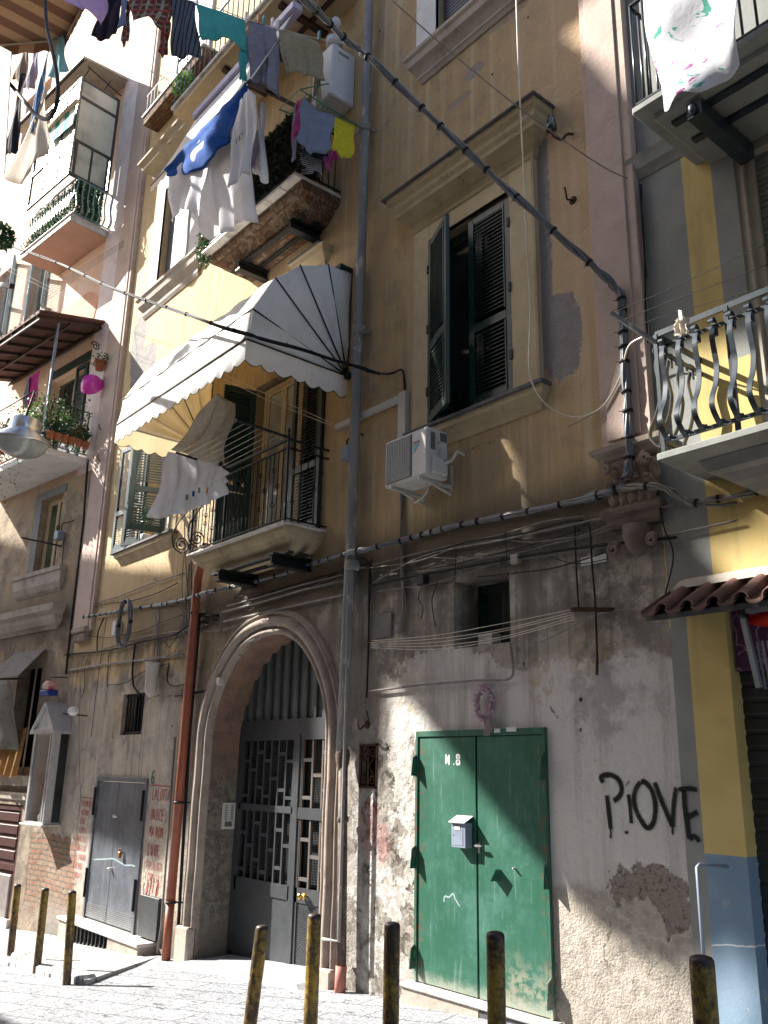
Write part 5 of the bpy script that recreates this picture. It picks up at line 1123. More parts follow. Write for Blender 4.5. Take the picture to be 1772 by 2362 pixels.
def leaf_quads(mb, pts, size, rnd, flat=None):
    for p in pts:
        s = size*(.6+rnd.random()*.8); a = Vector((rnd.uniform(-1, 1), rnd.uniform(-1, 1), rnd.uniform(-1, 1))).normalized(); b = a.orthogonal().normalized(); b = (b+a.cross(b)*rnd.uniform(-1, 1)).normalized(); p = Vector(p)
        mb.add([p-a*s, p+b*s*.45, p+a*s, p-b*s*.45+Vector((0, 0, s*.2))], [(0, 1, 2, 3)])
def bush(c, r, n, size, mat, rnd, name=None, par=None):
    mb = MB(); pts = []
    for i in range(n):
        v = Vector((rnd.gauss(0, 1), rnd.gauss(0, 1), rnd.gauss(0, 1))).normalized()*(rnd.random()**.4); pts.append((c[0]+v.x*r[0], c[1]+v.y*r[1], c[2]+v.z*r[2]))
    leaf_quads(mb, pts, size, rnd); return mb
rn = random.Random(11)
# ivy mat behind the pale green bars
mb = MB(); pts = []
for i in range(2600): pts.append((rn.uniform(-2.8, -.66), -.80+rn.gauss(0, .03), 12.6+rn.random()*.86))
for i in range(1500): pts.append((-.68+rn.gauss(0, .03), rn.uniform(-.82, -.20), 12.6+rn.random()*.86))
leaf_quads(mb, pts, .035, rn); lab(mb.build('ivy', M['leafdark']), 'dark ivy woven behind the pale green bars', 'ivy')
# pots on the lower balcony
M['terra'] = worn('terracotta', (.36, .13, .065), (.28, .10, .05), .8, 0, 10, .5, .2)
def potted(x, y, z, r, h, leafm, nl, lr, label, spread=1.0, group='pot plants on the lower left balcony', cat='pot plant'):
    t = thing('pot_plant', label, cat, (x, y, z), group); mb = MB(); mb.lathe([(0, 0), (r*.72, 0), (r*.92, h*.8), (r*1.06, h*.8), (r*1.08, h), (r*.95, h), (r*.9, h*.9), (0, h*.88)], (x, y, z), 16); mb.build('pot', M['terra'], t)
    bush((x, y, z+h+lr[2]*.7), lr, nl, .035, leafm, rn).build('foliage', M[leafm], t)
    mb = MB()
    for k in range(4): a = rn.uniform(0, 6.28); mb.tube([(x, y, z+h*.85), (x+math.cos(a)*lr[0]*.4, y+math.sin(a)*lr[1]*.4, z+h+lr[2]*.6)], .006, 4)
    mb.build('stems', M['rust'], t); return t
labs = ['pot nearest the wall on the left balcony side', 'small pot with trailing dry stems on the left balcony', 'third pot from the wall on the left balcony side', 'leafy pot at the middle of the left balcony side', 'pot before the balcony corner on the left', 'bushy pot at the very corner of the left balcony']
for i in range(6): potted(-.14, -.18-i*.145, 7.42, .075, .13, 'leafdry' if i in (1, 2) else 'leafdark', 90, (.12, .10, .16), 'terracotta '+labs[i], cat='pot plant')
for i in range(5): potted(-.55-i*.42, -1.10, 7.45, .085, .15, 'leaf' if i < 2 else 'leafdark', 190, (.24, .16, .26), ['terracotta pot with bright yellow green leaves at the rail corner', 'terracotta pot with bright leaves second along the front rail', 'terracotta pot with dark leaves half hidden by the street lamp', 'terracotta pot with dark leaves left of the street lamp', 'terracotta pot with dark leaves at the left picture edge'][i])
for nm_, cnt, mt_, lb_ in (('climbing_plant', 1100, 'leafdark', 'dark climbing greenery tangled in the lower left balcony rail'), ('climbing_plant', 650, 'leaf', 'bright green climber spilling over the corner of the lower left balcony rail'), ('climbing_plant', 420, 'leafdry', 'dry brown climber hanging from the lower left balcony rail')):
    mb = MB(); pts = []
    for i in range(cnt):
        if rn.random() < .5: pts.append((-.30+abs(rn.gauss(0, .05)), rn.uniform(-1.0, -.1), 7.35+abs(rn.gauss(.45, .28))))
        else: pts.append((rn.uniform(-2.6, -.3) if mt_ != 'leaf' else rn.uniform(-1.2, -.3), -1.0-abs(rn.gauss(0, .07)), 7.35+abs(rn.gauss(.45, .3))))
    leaf_quads(mb, pts, .034, rn); lab(mb.build(nm_, M[mt_]), lb_, 'climbing plant')
tv = MB(); P0 = []
for k in range(7):
    x_ = -.9-k*.33; n = 14
    for j in range(n): P0.append((x_+.05*math.sin(j), -1.1+.03*math.cos(j), 7.4-j*.07*(1+(k % 3)*.4)))
leaf_quads(tv, P0*3, .028, rn); lab(tv.build('trailing_plant', M['leaf']), 'thin bright tendrils trailing below the lower left balcony', 'plant')
# hanging pot and magenta basin at the corner
hp = thing('hanging_pot', 'small terracotta pot with ivy hung on the pink corner above the magenta basin', 'hanging pot', (-.32, -.22, 8.95))
p = at(227, 842, -.25); mb = MB(); mb.lathe([(0, -.10), (.075, -.10), (.10, .06), (.115, .06), (.115, .10), (0, .09)], (p.x, -.22, p.z), 16); mb.build('pot', M['terra'], hp)
bush((p.x, -.22, p.z+.12), (.28, .16, .14), 120, .03, 'leafdark', rn).build('foliage', M['leafdark'], hp); mb = MB(); mb.tube([(p.x, 0, p.z-.05), (p.x, -.2, p.z-.05)], .01, 6); mb.build('bracket', M['iron'], hp)
M['magenta'] = worn('magenta_plastic', (.55, .035, .36), (.48, .03, .32), .3, 0, 4, .5, .03, spec=.5)
p = at(211, 876, -.35); mb = MB(); prof = [(r*1.25, h*1.35) for r, h in [(0, -.02), (.08, -.02), (.11, 0), (.155, .06), (.17, .13), (.19, .14), (.18, .15), (.16, .14), (.10, .02), (0, .01)]]
mb.lathe(prof, (0, 0, 0), 24, 'y'); R = Matrix.Rotation(math.radians(38), 3, 'Z')@Matrix.Rotation(math.radians(-22), 3, 'X'); mb.v = [tuple(R@Vector(v)+Vector((p.x, -.40, p.z))) for v in mb.v]; lab(mb.build('basin', M['magenta']), 'magenta plastic basin hung beside the left balcony', 'basin')
# shrine ---------------------------------------------------------------------
SH = thing('street_shrine', 'glazed white street shrine with a gabled roof on the wall at the left', 'shrine', (-.05, 0, .5)); sx0, sx1, sd, sz0, sz1 = -.40, .30, .34, .53, 2.05; M['alu'] = worn('dull_aluminium', (.58, .59, .60), (.48, .49, .50), .4, .5, 10, .5, .1)
mb = MB(); fw = .035
for x_ in (sx0, sx1-fw): mb.box(x_, x_+fw, -sd, -sd+fw, sz0, sz1)
mb.box(sx0+fw, sx1-fw, -sd, -sd+fw, sz0, sz0+fw); mb.box(sx0+fw, sx1-fw, -sd, -sd+fw, sz1-fw, sz1); mb.box(sx1-fw, sx1, -sd+fw, -sd+.14, sz0, sz1); mb.box(sx1-fw, sx1, -.04, 0, sz0, sz1); mb.box(sx1-fw, sx1, -sd+.14, -.04, sz0, sz0+.03); mb.box(sx1-fw, sx1, -sd+.14, -.04, sz1-.03, sz1)
mb.box(sx0, sx0+fw, -sd+fw, 0, sz0, sz1); mb.cbox(sx0+.05, sx0+.08, -sd-.012, -sd, sz0+.05, sz1-.05, .003); mb.cbox(sx1-.09, sx1-.06, -sd-.012, -sd, sz0+.05, sz1-.05, .003); mb.build('case', M['alu'], SH)
mb = MB(); mb.cbox(sx0-.05, sx1+.05, -sd-.05, 0, sz0-.03, sz0, .005); mb.build('base_shelf', M['slab'], SH)
mb = MB(); mb.box(sx0+fw, sx1-fw, -.02, -.01, sz0, sz1); mb.build('back_panel', worn('shrine_back', (.22, .24, .22), (.30, .27, .2), .7), SH)
g_ = NT('clear_glass'); g_.b.inputs['Base Color'].default_value = (.8, .85, .85, 1); tr = g_.t.nodes.new('ShaderNodeBsdfTransparent'); gl = g_.t.nodes.new('ShaderNodeBsdfGlossy'); gl.inputs['Roughness'].default_value = .03; ms = g_.t.nodes.new('ShaderNodeMixShader'); ms.inputs[0].default_value = .34
o_ = g_.t.nodes['Material Output']; g_.t.links.new(tr.outputs[0], ms.inputs[1]); g_.t.links.new(gl.outputs[0], ms.inputs[2]); g_.t.links.new(ms.outputs[0], o_.inputs[0]); M['clear'] = g_.m
mb = MB(); mb.quad((sx0+fw, -sd+.015, sz0+fw), (sx1-fw, -sd+.015, sz0+fw), (sx1-fw, -sd+.015, sz1-fw), (sx0+fw, -sd+.015, sz1-fw)); mb.build('pane', M['clear'], SH)
mb = MB(); mb.quad((sx1-.015, -sd+.14, sz0+.03), (sx1-.015, -.04, sz0+.03), (sx1-.015, -.04, sz1-.03), (sx1-.015, -sd+.14, sz1-.03)); mb.build('side_pane', M['glass'], SH)
xm_ = (sx0+sx1)/2; za_ = 2.50; mb = MB(); mb.prism([(sx0-.06, sz1), (sx1+.06, sz1), (xm_, za_)], -sd+.02, -.0); gbl = mb.build('gable', M['white'], SH)
mb = MB()
for a_, b_ in (((sx0-.09, sz1-.03), (xm_, za_+.03)), ((xm_, za_+.03), (sx1+.09, sz1-.03))):
    (xa_, zz0), (xb_, zz1) = a_, b_; mb.hexa([(xa_, -sd-.05, zz0), (xb_, -sd-.05, zz1), (xb_, 0, zz1), (xa_, 0, zz0), (xa_, -sd-.05, zz0+.04), (xb_, -sd-.05, zz1+.04), (xb_, 0, zz1+.04), (xa_, 0, zz0+.04)])
mb.build('roof', M['alu'], SH); mb = MB(); mb.box(sx0-.05, sx1+.05, -sd-.02, -sd+.02, sz1, sz1+.05); mb.beam((xm_, -sd-.005, sz1+.10), (xm_, -sd-.005, sz1+.30), .015, .01); mb.beam((xm_-.05, -sd-.005, sz1+.12), (xm_, -sd-.005, sz1+.2), .012, .01); mb.beam((xm_+.05, -sd-.005, sz1+.12), (xm_, -sd-.005, sz1+.2), .012, .01); mb.build('cornice_bar', M['alu'], SH)
mb = MB(); mb.lathe([(0, sz0), (.10, sz0), (.09, .75), (.05, 1.1), (.055, 1.25), (.03, 1.32), (.045, 1.38), (.04, 1.44), (0, 1.47)], (-.1, -.12, 0), 14); lab(mb.build('figurine', worn('plaster_figure', (.45, .50, .55), (.55, .5, .42), .6)), 'small pale figurine inside the street shrine', 'figurine')
M['redfl'] = worn('red_petals', (.45, .03, .04), (.3, .02, .03), .6); mb = MB(); leaf_quads(mb, [(-.05+rn.gauss(0, .09), -.2+rn.gauss(0, .04), 1.15+rn.gauss(0, .12)) for i in range(90)], .025, rn); lab(mb.build('flowers', M['redfl']), 'red flowers inside the street shrine', 'flowers')
mb = MB(); mb.lathe([(0, sz0), (.05, sz0), (.06, sz0+.12), (.03, sz0+.2), (.045, sz0+.25)], (-.05, -.2, 0), 12); mb.tube([(-.05, -.2, sz0+.2), (-.05, -.2, 1.1)], .008, 5); lab(mb.build('vase', M['white']), 'white vase holding the red flowers in the shrine', 'vase')
# shell lamp on its bar
p = at(166, 1642, -.42); SL = thing('wall_lamp', 'white bowl shaped lamp on an iron bar beside the shrine roof', 'wall lamp', (p.x, 0, p.z)); mb = MB(); mb.lathe([(.02, -.06), (.06, -.045), (.09, 0), (.088, .03), (.06, .075), (0, .09)], (p.x, -.40, p.z), 16); mb.build('lamp_shade', M['white'], SL)
mb = MB(); mb.beam((p.x+.10, 0, p.z-.06), (p.x-.30, -.42, p.z-.02), .025, .02); mb.build('bar', M['iron'], SL)
# bamboo blind, brown cloth
def m_bamboo():
    t = NT('bamboo_blind'); k = t.math('SINE', t.z*420); c = t.mix(t.ss(-.3, .5, k), (.10, .095, .085), (.22, .21, .19)); c = t.mix(t.ss(.5, .7, t.noise(5, 6))*.6, c, (.05, .045, .04)); t.bump(k, .4, .004); return t.done(c, .8, 0, .2)
M['bamboo'] = m_bamboo(); mb = MB(); P = [at(20, 1520, -.03), at(103, 1496, -.03), at(50, 1556, -.5), at(8, 1556, -.5)]; a, b, c_, d_ = P
b_ = Vector((b.x, -.03, a.z)); 
mb.quad((-2.35, -.03, 3.62), (-1.02, -.03, 3.62), (-1.02, -.5, 3.06), (-2.35, -.5, 3.06)); bl = thing('bamboo_blind', 'grey bamboo blind propped out over the window at the left edge', 'blind', (-1.7, -.3, 1.9)); mb.build('upper_slope', M['bamboo'], bl, solid=.012)
mb = MB(); mb.grid(lambda u, v: (-2.5+1.3*u+.02*math.sin(v*8), -.5+.06*math.sin(u*5+v*3)+.22*v, 3.04-1.25*v-.05*u), 10, 14); mb.build('hanging_part', M['bamboo'], bl, solid=.01); mb = MB(); mb.tube([(-2.5, -.5, 3.07), (-.95, -.42, 3.02)], .018, 6); mb.build('rail', M['iron'], bl)
M['browncloth'] = cloth('brown_cloth', (.30, .16, .06), (.40, .24, .10), .3)
mb = MB(); mb.grid(lambda u, v: (-2.3+1.15*u, -.14-.10*v+.045*math.sin(u*26)*(.5+v*.5), 2.15-.86*v+.03*math.sin(u*13)), 70, 12); lab(mb.build('curtain', M['browncloth']), 'brown curtain hanging in folds over the sill at the left edge', 'curtain')
# laundry on the lower balcony
M['pinkcloth'] = cloth('magenta_cloth', (.55, .05, .28)); M['greycloth'] = cloth('grey_cloth', (.30, .30, .36))
def cloth_px(name, label, cat, top, bot, y, mat, folds=5, amp=.03, group=None, nv=12, nu=34, sag=0, base=None, slant=0., extra=None):
    """cloth hung between a top edge and a lower edge given as points of the photograph on the plane y; real folds in depth"""
    def res(P, u):
        L = [0]
        for a, b in zip(P, P[1:]): L.append(L[-1]+math.hypot(b[0]-a[0], b[1]-a[1]))
        s = u*L[-1]
        for i in range(len(P)-1):
            if s <= L[i+1]+1e-9: f = (s-L[i])/max(1e-9, L[i+1]-L[i]); return P[i][0]+(P[i+1][0]-P[i][0])*f, P[i][1]+(P[i+1][1]-P[i][1])*f
        return P[-1]
    ph = rn.uniform(0, 6)
    y0, y1 = y if isinstance(y, tuple) else (y, y)
    def fn(u, v):
        a = res(top, u); b = res(bot, u); yy = y0+(y1-y0)*u; A = at(a[0], a[1], yy); B = at(b[0], b[1], yy+slant); p = A.lerp(B, v)
        dd = amp*(math.sin(u*folds*6.28+ph+v*1.3)*.6+math.sin(u*folds*11.3+ph*2-v*2.1)*.4)*(.25+.75*v)+amp*.5*math.sin(v*7+u*4+ph)
        return (p.x, p.y+dd, p.z+dd*.15+.035*v*v*math.sin(u*7+ph*3)+.015*v*math.sin(u*17+ph))
    mb = MB(); mb.grid(fn, nu, nv); return lab(mb.build(name, M[mat] if isinstance(mat, str) else mat, solid=.003), label, cat, group)
cloth_px('towel', 'magenta towel hanging behind the lower left balcony', 'towel', [(70, 870), (94, 850)], [(58, 945), (86, 925)], -.75, 'pinkcloth', 3, .03)
cloth_px('cloth', 'pale grey cloth hanging left of the magenta towel', 'cloth', [(61, 874), (69, 870)], [(50, 945), (58, 942)], -.78, 'greycloth', 2, .02)
# street lamp hung over the street
p = at(50, 1020, -1.9); SLm = thing('street_lamp', 'large domed metal street lamp hanging before the lower left balcony', 'street lamp', (p.x, p.y, p.z-.2)); M['lampm'] = worn('spun_aluminium', (.50, .51, .52), (.40, .41, .43), .28, .9, 8, .5, .05); sc = (at(92, 1030, -1.9)-at(15, 1030, -1.9)).length/2*.66
mb = MB(); pr = [(.50, .95), (.56, .90), (.58, .55), (.60, .42), (.95, .22), (1.0, .12), (1.03, .10), (1.03, .04), (.98, .03)]; tilt = Matrix.Rotation(math.radians(10), 3, 'Y')
mb.lathe([(r*sc, z*sc) for r, z in pr], (0, 0, 0), 28); mb.v = [tuple(tilt@Vector(v)+p) for v in mb.v]; mb.build('reflector', M['lampm'], SLm)
mb = MB(); mb.lathe([(.98*sc, .03*sc), (.90*sc, -.22*sc), (.66*sc, -.46*sc), (.3*sc, -.60*sc), (0, -.63*sc)], (0, 0, 0), 28); mb.v = [tuple(tilt@Vector(v)+p) for v in mb.v]; mb.build('bowl', worn('milky_glass_bowl', (.30, .33, .33), (.22, .24, .24), .12, 0, 3, .5, 0, spec=.7), SLm)
mb = MB(); mb.lathe([(0, 1.0*sc), (.5*sc, .95*sc)], (0, 0, 0), 20); mb.v = [tuple(tilt@Vector(v)+p) for v in mb.v]; mb.tube([p+Vector((0, 0, sc*.95)), p+Vector((0, .1, sc*2.2))], .02, 6); mb.tube([p+Vector((0, .1, sc*2.2)), p+Vector((-3, .5, sc*2.2+.4))], .014, 5); mb.build('suspension', M['iron'], SLm)
# bag basket hung below the window
p = at(114, 1588, -.3); BK = thing('hanging_basket', 'blue plastic basket of odds and ends hung between the blind and the shrine', 'basket', (p.x, -.3, p.z-.15)); mb = MB(); mb.cbox(p.x-.17, p.x+.17, -.40, -.2, p.z-.13, p.z-.03, .02); mb.build('basket', worn('blue_plastic', (.02, .05, .25), None, .4), BK)
mb = MB(); mb.cbox(p.x-.01, p.x+.16, -.41, -.22, p.z-.03, p.z+.12, .02); mb.build('red_packet', worn('red_plastic', (.45, .05, .05), (.6, .5, .45), .4, 0, 12), BK); mb = MB(); mb.cbox(p.x-.16, p.x-.02, -.38, -.22, p.z-.03, p.z+.10, .03); mb.build('plastic_bag', worn('clear_plastic_wrap', (.45, .5, .5), (.25, .3, .3), .2, 0, 15, .5, .8), BK)
mb = MB(); mb.tube([(p.x, 0, p.z+.22), (p.x, -.3, p.z+.2)], .01, 5); mb.tube([(p.x-.1, -.3, p.z+.05), (p.x, -.3, p.z+.2), (p.x+.1, -.3, p.z+.05)], .005, 4); mb.build('hanger', M['iron'], BK)
# meter box and bar at the low window
p = at(135, 1236, -.12); mb = MB(); mb.cbox(p.x-.09, p.x+.09, -.18, -.03, p.z-.09, p.z+.10, .02); GM = thing('gas_meter', 'grey blue gas meter on the wall of the pink building beside the low window', 'gas meter', (p.x, 0, p.z-.1)); M['meter'] = worn('grey_blue_meter', (.20, .25, .30), (.16, .2, .24), .5); mb.build('body', M['meter'], GM)
mb = MB(); mb.tube(cat_curve([(p.x-.05, -.1, p.z+.1), (p.x-.05, -.1, p.z+.22), (p.x-.20, -.08, p.z+.24), (p.x-.22, -.05, p.z+.12)]), .012, 6); mb.tube(cat_curve([(p.x+.05, -.1, p.z+.1), (p.x+.06, -.1, p.z+.24), (p.x+.2, -.06, p.z+.25), (p.x+.35, -.02, p.z+.28)]), .012, 6); mb.tube([(p.x+.06, -.03, p.z-.09), (p.x+.1, -.02, p.z-.6), (p.x+.02, -.02, p.z-.85)], .009, 5); mb.build('pipes', M['rust'], GM)
a, b = at(49, 1240, -.55), at(142, 1260, -.02); mb = MB(); mb.beam(a, b, .03, .03); lab(mb.build('clothesline_bar', M['iron']), 'iron clothesline bar sticking out below the low left window', 'bar')
# ================================================================ pipes, meters, lamps and boxes on the ochre front
FR = MAIN
def px_path(P, y): return [at(a, b, (y[i] if isinstance(y, (list, tuple)) else y)) for i, (a, b) in enumerate(P)]
M['pipegrey'] = worn('flaking_grey_pipe', (.24, .23, .22), (.17, .165, .16), .7, 0, 5, .5, .4, dirt=(.42, .40, .37), dscale=9, dlo=.56, dhi=.62, stretch=(1, 1, .3))
M['pipebrown'] = worn('rust_brown_pipe', (.10, .06, .045), (.06, .045, .038), .7, 0, 7, .5, .5, dirt=(.22, .18, .15), dscale=9)
M['pipered'] = worn('red_brown_pipe', (.27, .085, .05), (.22, .07, .045), .5, 0, 5, .5, .1, dirt=(.34, .16, .12), dscale=6, dlo=.6)
M['foot'] = worn('pink_pipe_foot', (.42, .17, .13), (.35, .14, .11), .7)
t = thing('downpipe', 'tall grey downpipe with a brown lower half between gateway and green door', 'downpipe', (-7.63, -.12, -.6))
mb = MB(); mb.tube([(-7.58, -.13, 20), (-7.60, -.13, 8), (-7.63, -.13, 4), (-7.68, -.13, 1.62)], .062, 12); mb.build('upper_pipe', M['pipegrey'], t)
for z_ in (9.55, 6.62, 3.7, 14): mb = MB(); x_ = -7.60; mb.lathe([(.062, -.06), (.085, -.05), (.088, .0), (.078, .03), (.085, .05), (.062, .06)], (x_, -.13, z_), 14); mb.beam((x_, -.1, z_-.02), (x_+.09, 0, z_-.02), .03, .02); mb.build('collar', M['pipegrey'], t)
mb = MB(); mb.tube([(-7.66, -.12, 1.62), (-7.62, -.11, .2), (-7.60, -.11, -.35)], .05, 12); mb.lathe([(.05, 1.50), (.07, 1.58), (.08, 1.66), (.07, 1.70), (.06, 1.72)], (-7.67, -.12, 0), 14); mb.lathe([(.05, 0), (.062, .02), (.062, .05), (.05, .07)], (-7.64, -.115, .98), 12); mb.build('lower_pipe', M['pipebrown'], t)
mb = MB(); mb.tube([(-7.60, -.11, -.35), (-7.60, -.12, -.62)], .056, 12); mb.build('foot', M['foot'], t)
t = thing('downpipe', 'red brown downpipe running down beside the arch from under the balcony', 'downpipe', (-11.23, -.12, -.8))
mb = MB(); mb.tube([(-11.05, -.13, 4.6), (-11.2, -.13, 4.1), (-11.22, -.13, 2), (-11.23, -.13, -.2)], .062, 12); mb.tube([(-11.23, -.13, -.2), (-11.23, -.13, -.86)], .057, 12); mb.build('pipe', M['pipered'], t)
for z_ in (3.6, 1.05, -.18): mb = MB(); mb.lathe([(.062, -.015), (.07, -.015), (.07, .015), (.062, .015)], (-11.22, -.13, z_), 12); mb.beam((-11.22, -.1, z_), (-11.12, 0, z_), .02, .02); mb.build('clip', M['iron'], t)
def pipe(name, label, P, y, r, mat, cat='pipe', n=8, group=None, smooth=False):
    Q = px_path(P, y); Q = cat_curve(Q, 6) if smooth else Q; mb = MB(); mb.tube(Q, r, n); return lab(mb.build(name, M[mat]), label, cat, group)
pipe('conduit', 'thin dark conduit running down between the red pipe and the arch', [(504, 1420), (460, 1420), (459, 1440), (437, 1700), (420, 1990), (408, 2195)], -.05, .022, 'iron', 'conduit')
pipe('conduit', 'thin pale pipe left of the red downpipe', [(404, 1700), (385, 1960), (372, 2140), (362, 2200)], -.05, .016, 'pipegrey', 'conduit')
pipe('conduit', 'slim grey conduit rising at the right edge of the arch', [(799, 1338), (804, 1345), (800, 1560), (795, 1740), (787, 2000), (782, 2172), (744, 2166)], -.17, .018, 'pipegrey', 'conduit')
pipe('conduit', 'upper conduit stepping across above the arch', [(509, 1470), (511, 1413), (590, 1392), (700, 1360), (795, 1338)], -.05, .014, 'pipegrey', 'conduit')
pipe('conduit', 'thin conduit close under the cable line above the arch', [(525, 1398), (600, 1377), (700, 1348), (790, 1326)], -.05, .010, 'pipegrey', 'conduit')
pipe('conduit', 'curving pale conduit just over the arch crown', [(515, 1434), (600, 1415), (700, 1392), (800, 1370)], -.05, .012, 'pipegrey', 'conduit', smooth=True)
pipe('conduit', 'straight grey conduit across the wall above the barred grille', [(152, 1548), (250, 1531), (340, 1521), (424, 1510)], -.04, .018, 'pipegrey', 'conduit')
FR = LEFT; pipe('conduit', 'dark vertical pipe down the corner of the pink building', [(203, 1060), (192, 1208), (170, 1390), (152, 1555)], -.06, .022, 'iron', 'conduit'); FR = MAIN
# white trunking
t = thing('cable_trunking', 'white plastic trunking running past the grey downpipe down to the air conditioner', 'trunking', (-7.3, -.04, 5.1)); M['plastic'] = worn('off_white_plastic', (.52, .50, .46), (.45, .43, .40), .5, 0, 6, .5, .05)
mb = MB(); mb.cbox(-8.12, -6.93, -.06, 0, 5.50, 5.575, .008); mb.build('horizontal_run', M['plastic'], t); mb = MB(); mb.cbox(-6.93, -6.80, -.07, 0, 5.02, 5.59, .008); mb.build('vertical_run', M['plastic'], t)
# air conditioner
a, b, c_ = at(888, 1020, -.45), at(985, 982, -.45), at(887, 1127, -.45); X0, X1, Z1, Z0 = a.x, b.x, (a.z+b.z)/2, c_.z
AC = thing('air_conditioner', 'white air conditioner unit with a grey fan grille on brackets below the green window', 'air conditioner', ((X0+X1)/2, -.3, Z0)); M['acw'] = worn('ageing_white_casing', (.50, .50, .48), (.44, .43, .41), .45, 0, 5, .5, .05, dirt=(.3, .27, .24), dscale=4, dlo=.6)
mb = MB(); mb.cbox(X0, X1, -.45, -.15, Z0, Z1, .02); mb.build('casing', M['acw'], AC)
M['acg'] = worn('grey_fan_grille', (.13, .13, .135), (.10, .10, .105), .6, .1, 20, .5, .1); gx1 = X0+(X1-X0)*.66
mb = MB(); mb.cbox(X0+.03, gx1, -.458, -.445, Z0+.03, Z1-.03, .006); mb.build('grille_back', M['acg'], AC)
mb = MB(); n = 26
for i in range(n): zz = Z0+.04+(Z1-Z0-.08)*i/(n-1); mb.box(X0+.04, gx1-.01, -.464, -.459, zz, zz+.005)
for i in range(14): xx = X0+.05+(gx1-X0-.08)*i/13; mb.box(xx, xx+.004, -.468, -.4645, Z0+.04, Z1-.04)
mb.build('grille', M['acw'], AC)
mb = MB(); mb.cbox(X1-.005, X1+.055, -.40, -.20, Z0+.02, Z0+.20, .015); mb.build('valve_cover', M['acw'], AC)
mb = MB(); mb.box(X1+.001, X1+.006, -.40, -.34, Z0+.28, Z1-.05); mb.box(X1+.001, X1+.006, -.27, -.18, Z1-.12, Z1-.03); mb.build('side_vents', M['acg'], AC)
for x_ in (X0+.12, X1-.10):
    mb = MB(); mb.beam((x_, 0, Z0-.02), (x_, -.47, Z0-.02), .03, .03); mb.beam((x_, 0, Z0+.22 if x_ > X0+.3 else Z0-.10), (x_, 0, Z0-.06), .03, .03); mb.beam((x_, -.02, Z0-.10), (x_, -.30, Z0-.03), .022, .022); mb.build('bracket', M['acw'], AC)
mb = MB(); mb.tube(cat_curve([(X1+.04, -.25, Z0+.14), (X1+.12, -.22, Z0+.17), (X1+.13, -.15, Z0+.27), (X1+.10, -.03, Z0+.28)]), .016, 8); mb.tube(cat_curve([(X1-.15, -.3, Z0), (X1-.16, -.3, Z0-.12), (X1-.35, -.25, Z0-.16), (X0+.1, -.12, Z0-.10), (X0+.06, -.03, Z0-.03)]), .009, 6); mb.build('hoses', M['plastic'], AC)
# gas meter between the balcony and the grey pipe
p = at(805, 1045, -.15); GM = thing('gas_meter', 'grey blue gas meter between the lower balcony and the grey downpipe', 'gas meter', (p.x, 0, p.z-.12)); mb = MB(); mb.cbox(p.x-.09, p.x+.09, -.22, -.06, p.z-.10, p.z+.09, .03); mb.build('body', M['meter'], GM)
mb = MB(); mb.tube(cat_curve([(p.x-.05, -.14, p.z+.09), (p.x-.05, -.14, p.z+.18), (p.x-.02, -.08, p.z+.22)]), .012, 6); mb.tube(cat_curve([(p.x+.05, -.14, p.z+.09), (p.x+.05, -.14, p.z+.2), (p.x+.08, -.06, p.z+.24), (p.x+.08, 0, p.z+.24)]), .012, 6); mb.build('pipes', M['iron'], GM)
for k, dx in enumerate((-.03, .035)): mb = MB(); mb.tube([(p.x+dx, -.06, p.z-.1), (p.x+dx, -.05, p.z-.3), (p.x+dx-.02, -.05, 3.55)], .014, 6); mb.build('riser', M['pipegrey'], GM)
# water heater
WH = thing('water_heater', 'white gas water heater with a round flue hung beside the upper balcony', 'water heater', (-8.2, -.2, 10.25)); M['heater'] = worn('white_enamel', (.62, .64, .67), (.55, .57, .60), .35, 0, 4, .5, .03)
mb = MB(); mb.cbox(-8.50, -8.03, -.40, 0, 10.25, 11.10, .02); mb.build('casing', M['heater'], WH); mb = MB(); mb.box(-8.44, -8.30, -.407, -.40, 10.45, 10.95); mb.build('panel', M['acg'], WH); mb = MB(); mb.box(-8.029, -8.024, -.30, -.12, 11.0, 11.01); mb.box(-8.029, -8.024, -.30, -.12, 10.97, 10.98); mb.build('vent_slots', M['acg'], WH)
mb = MB(); mb.tube([(-8.26, -.2, 11.1), (-8.26, -.2, 11.35)], .06, 12); mb.lathe([(0, -.09), (.06, -.07), (.09, 0), (.06, .07), (0, .09)], (-8.13, -.30, 11.55), 14); mb.lathe([(.0, 0), (.12, .0), (.12, .12), (0, .13)], (-8.28, -.2, 11.33), 14); mb.build('flue', M['heater'], WH)
# mailbox on the green door
a, b = at(1041, 1954, -.11), at(1074, 1957, -.11); X0, X1, Z0, Z1 = a.x, b.x, a.z, at(1041, 1896, -.11).z
MBX = thing('mailbox', 'small blue grey metal mailbox with a slanted lid on the green door', 'mailbox', ((X0+X1)/2, -.05, Z0)); M['mailm'] = worn('blue_grey_metal', (.26, .30, .37), (.22, .26, .33), .4, .2, 6, .5, .05)
mb = MB(); mb.cbox(X0, X1, -.11, -.024, Z0, Z1, .004); mb.build('box', M['mailm'], MBX); mb = MB(); mb.hexa([(X0-.012, -.135, Z1-.005), (X1+.012, -.135, Z1-.005), (X1+.012, -.023, Z1+.05), (X0-.012, -.023, Z1+.05), (X0-.012, -.135, Z1+.002), (X1+.012, -.135, Z1+.002), (X1+.012, -.023, Z1+.057), (X0-.012, -.023, Z1+.057)]); mb.build('lid', worn('pale_lid', (.52, .50, .48), None, .5), MBX)
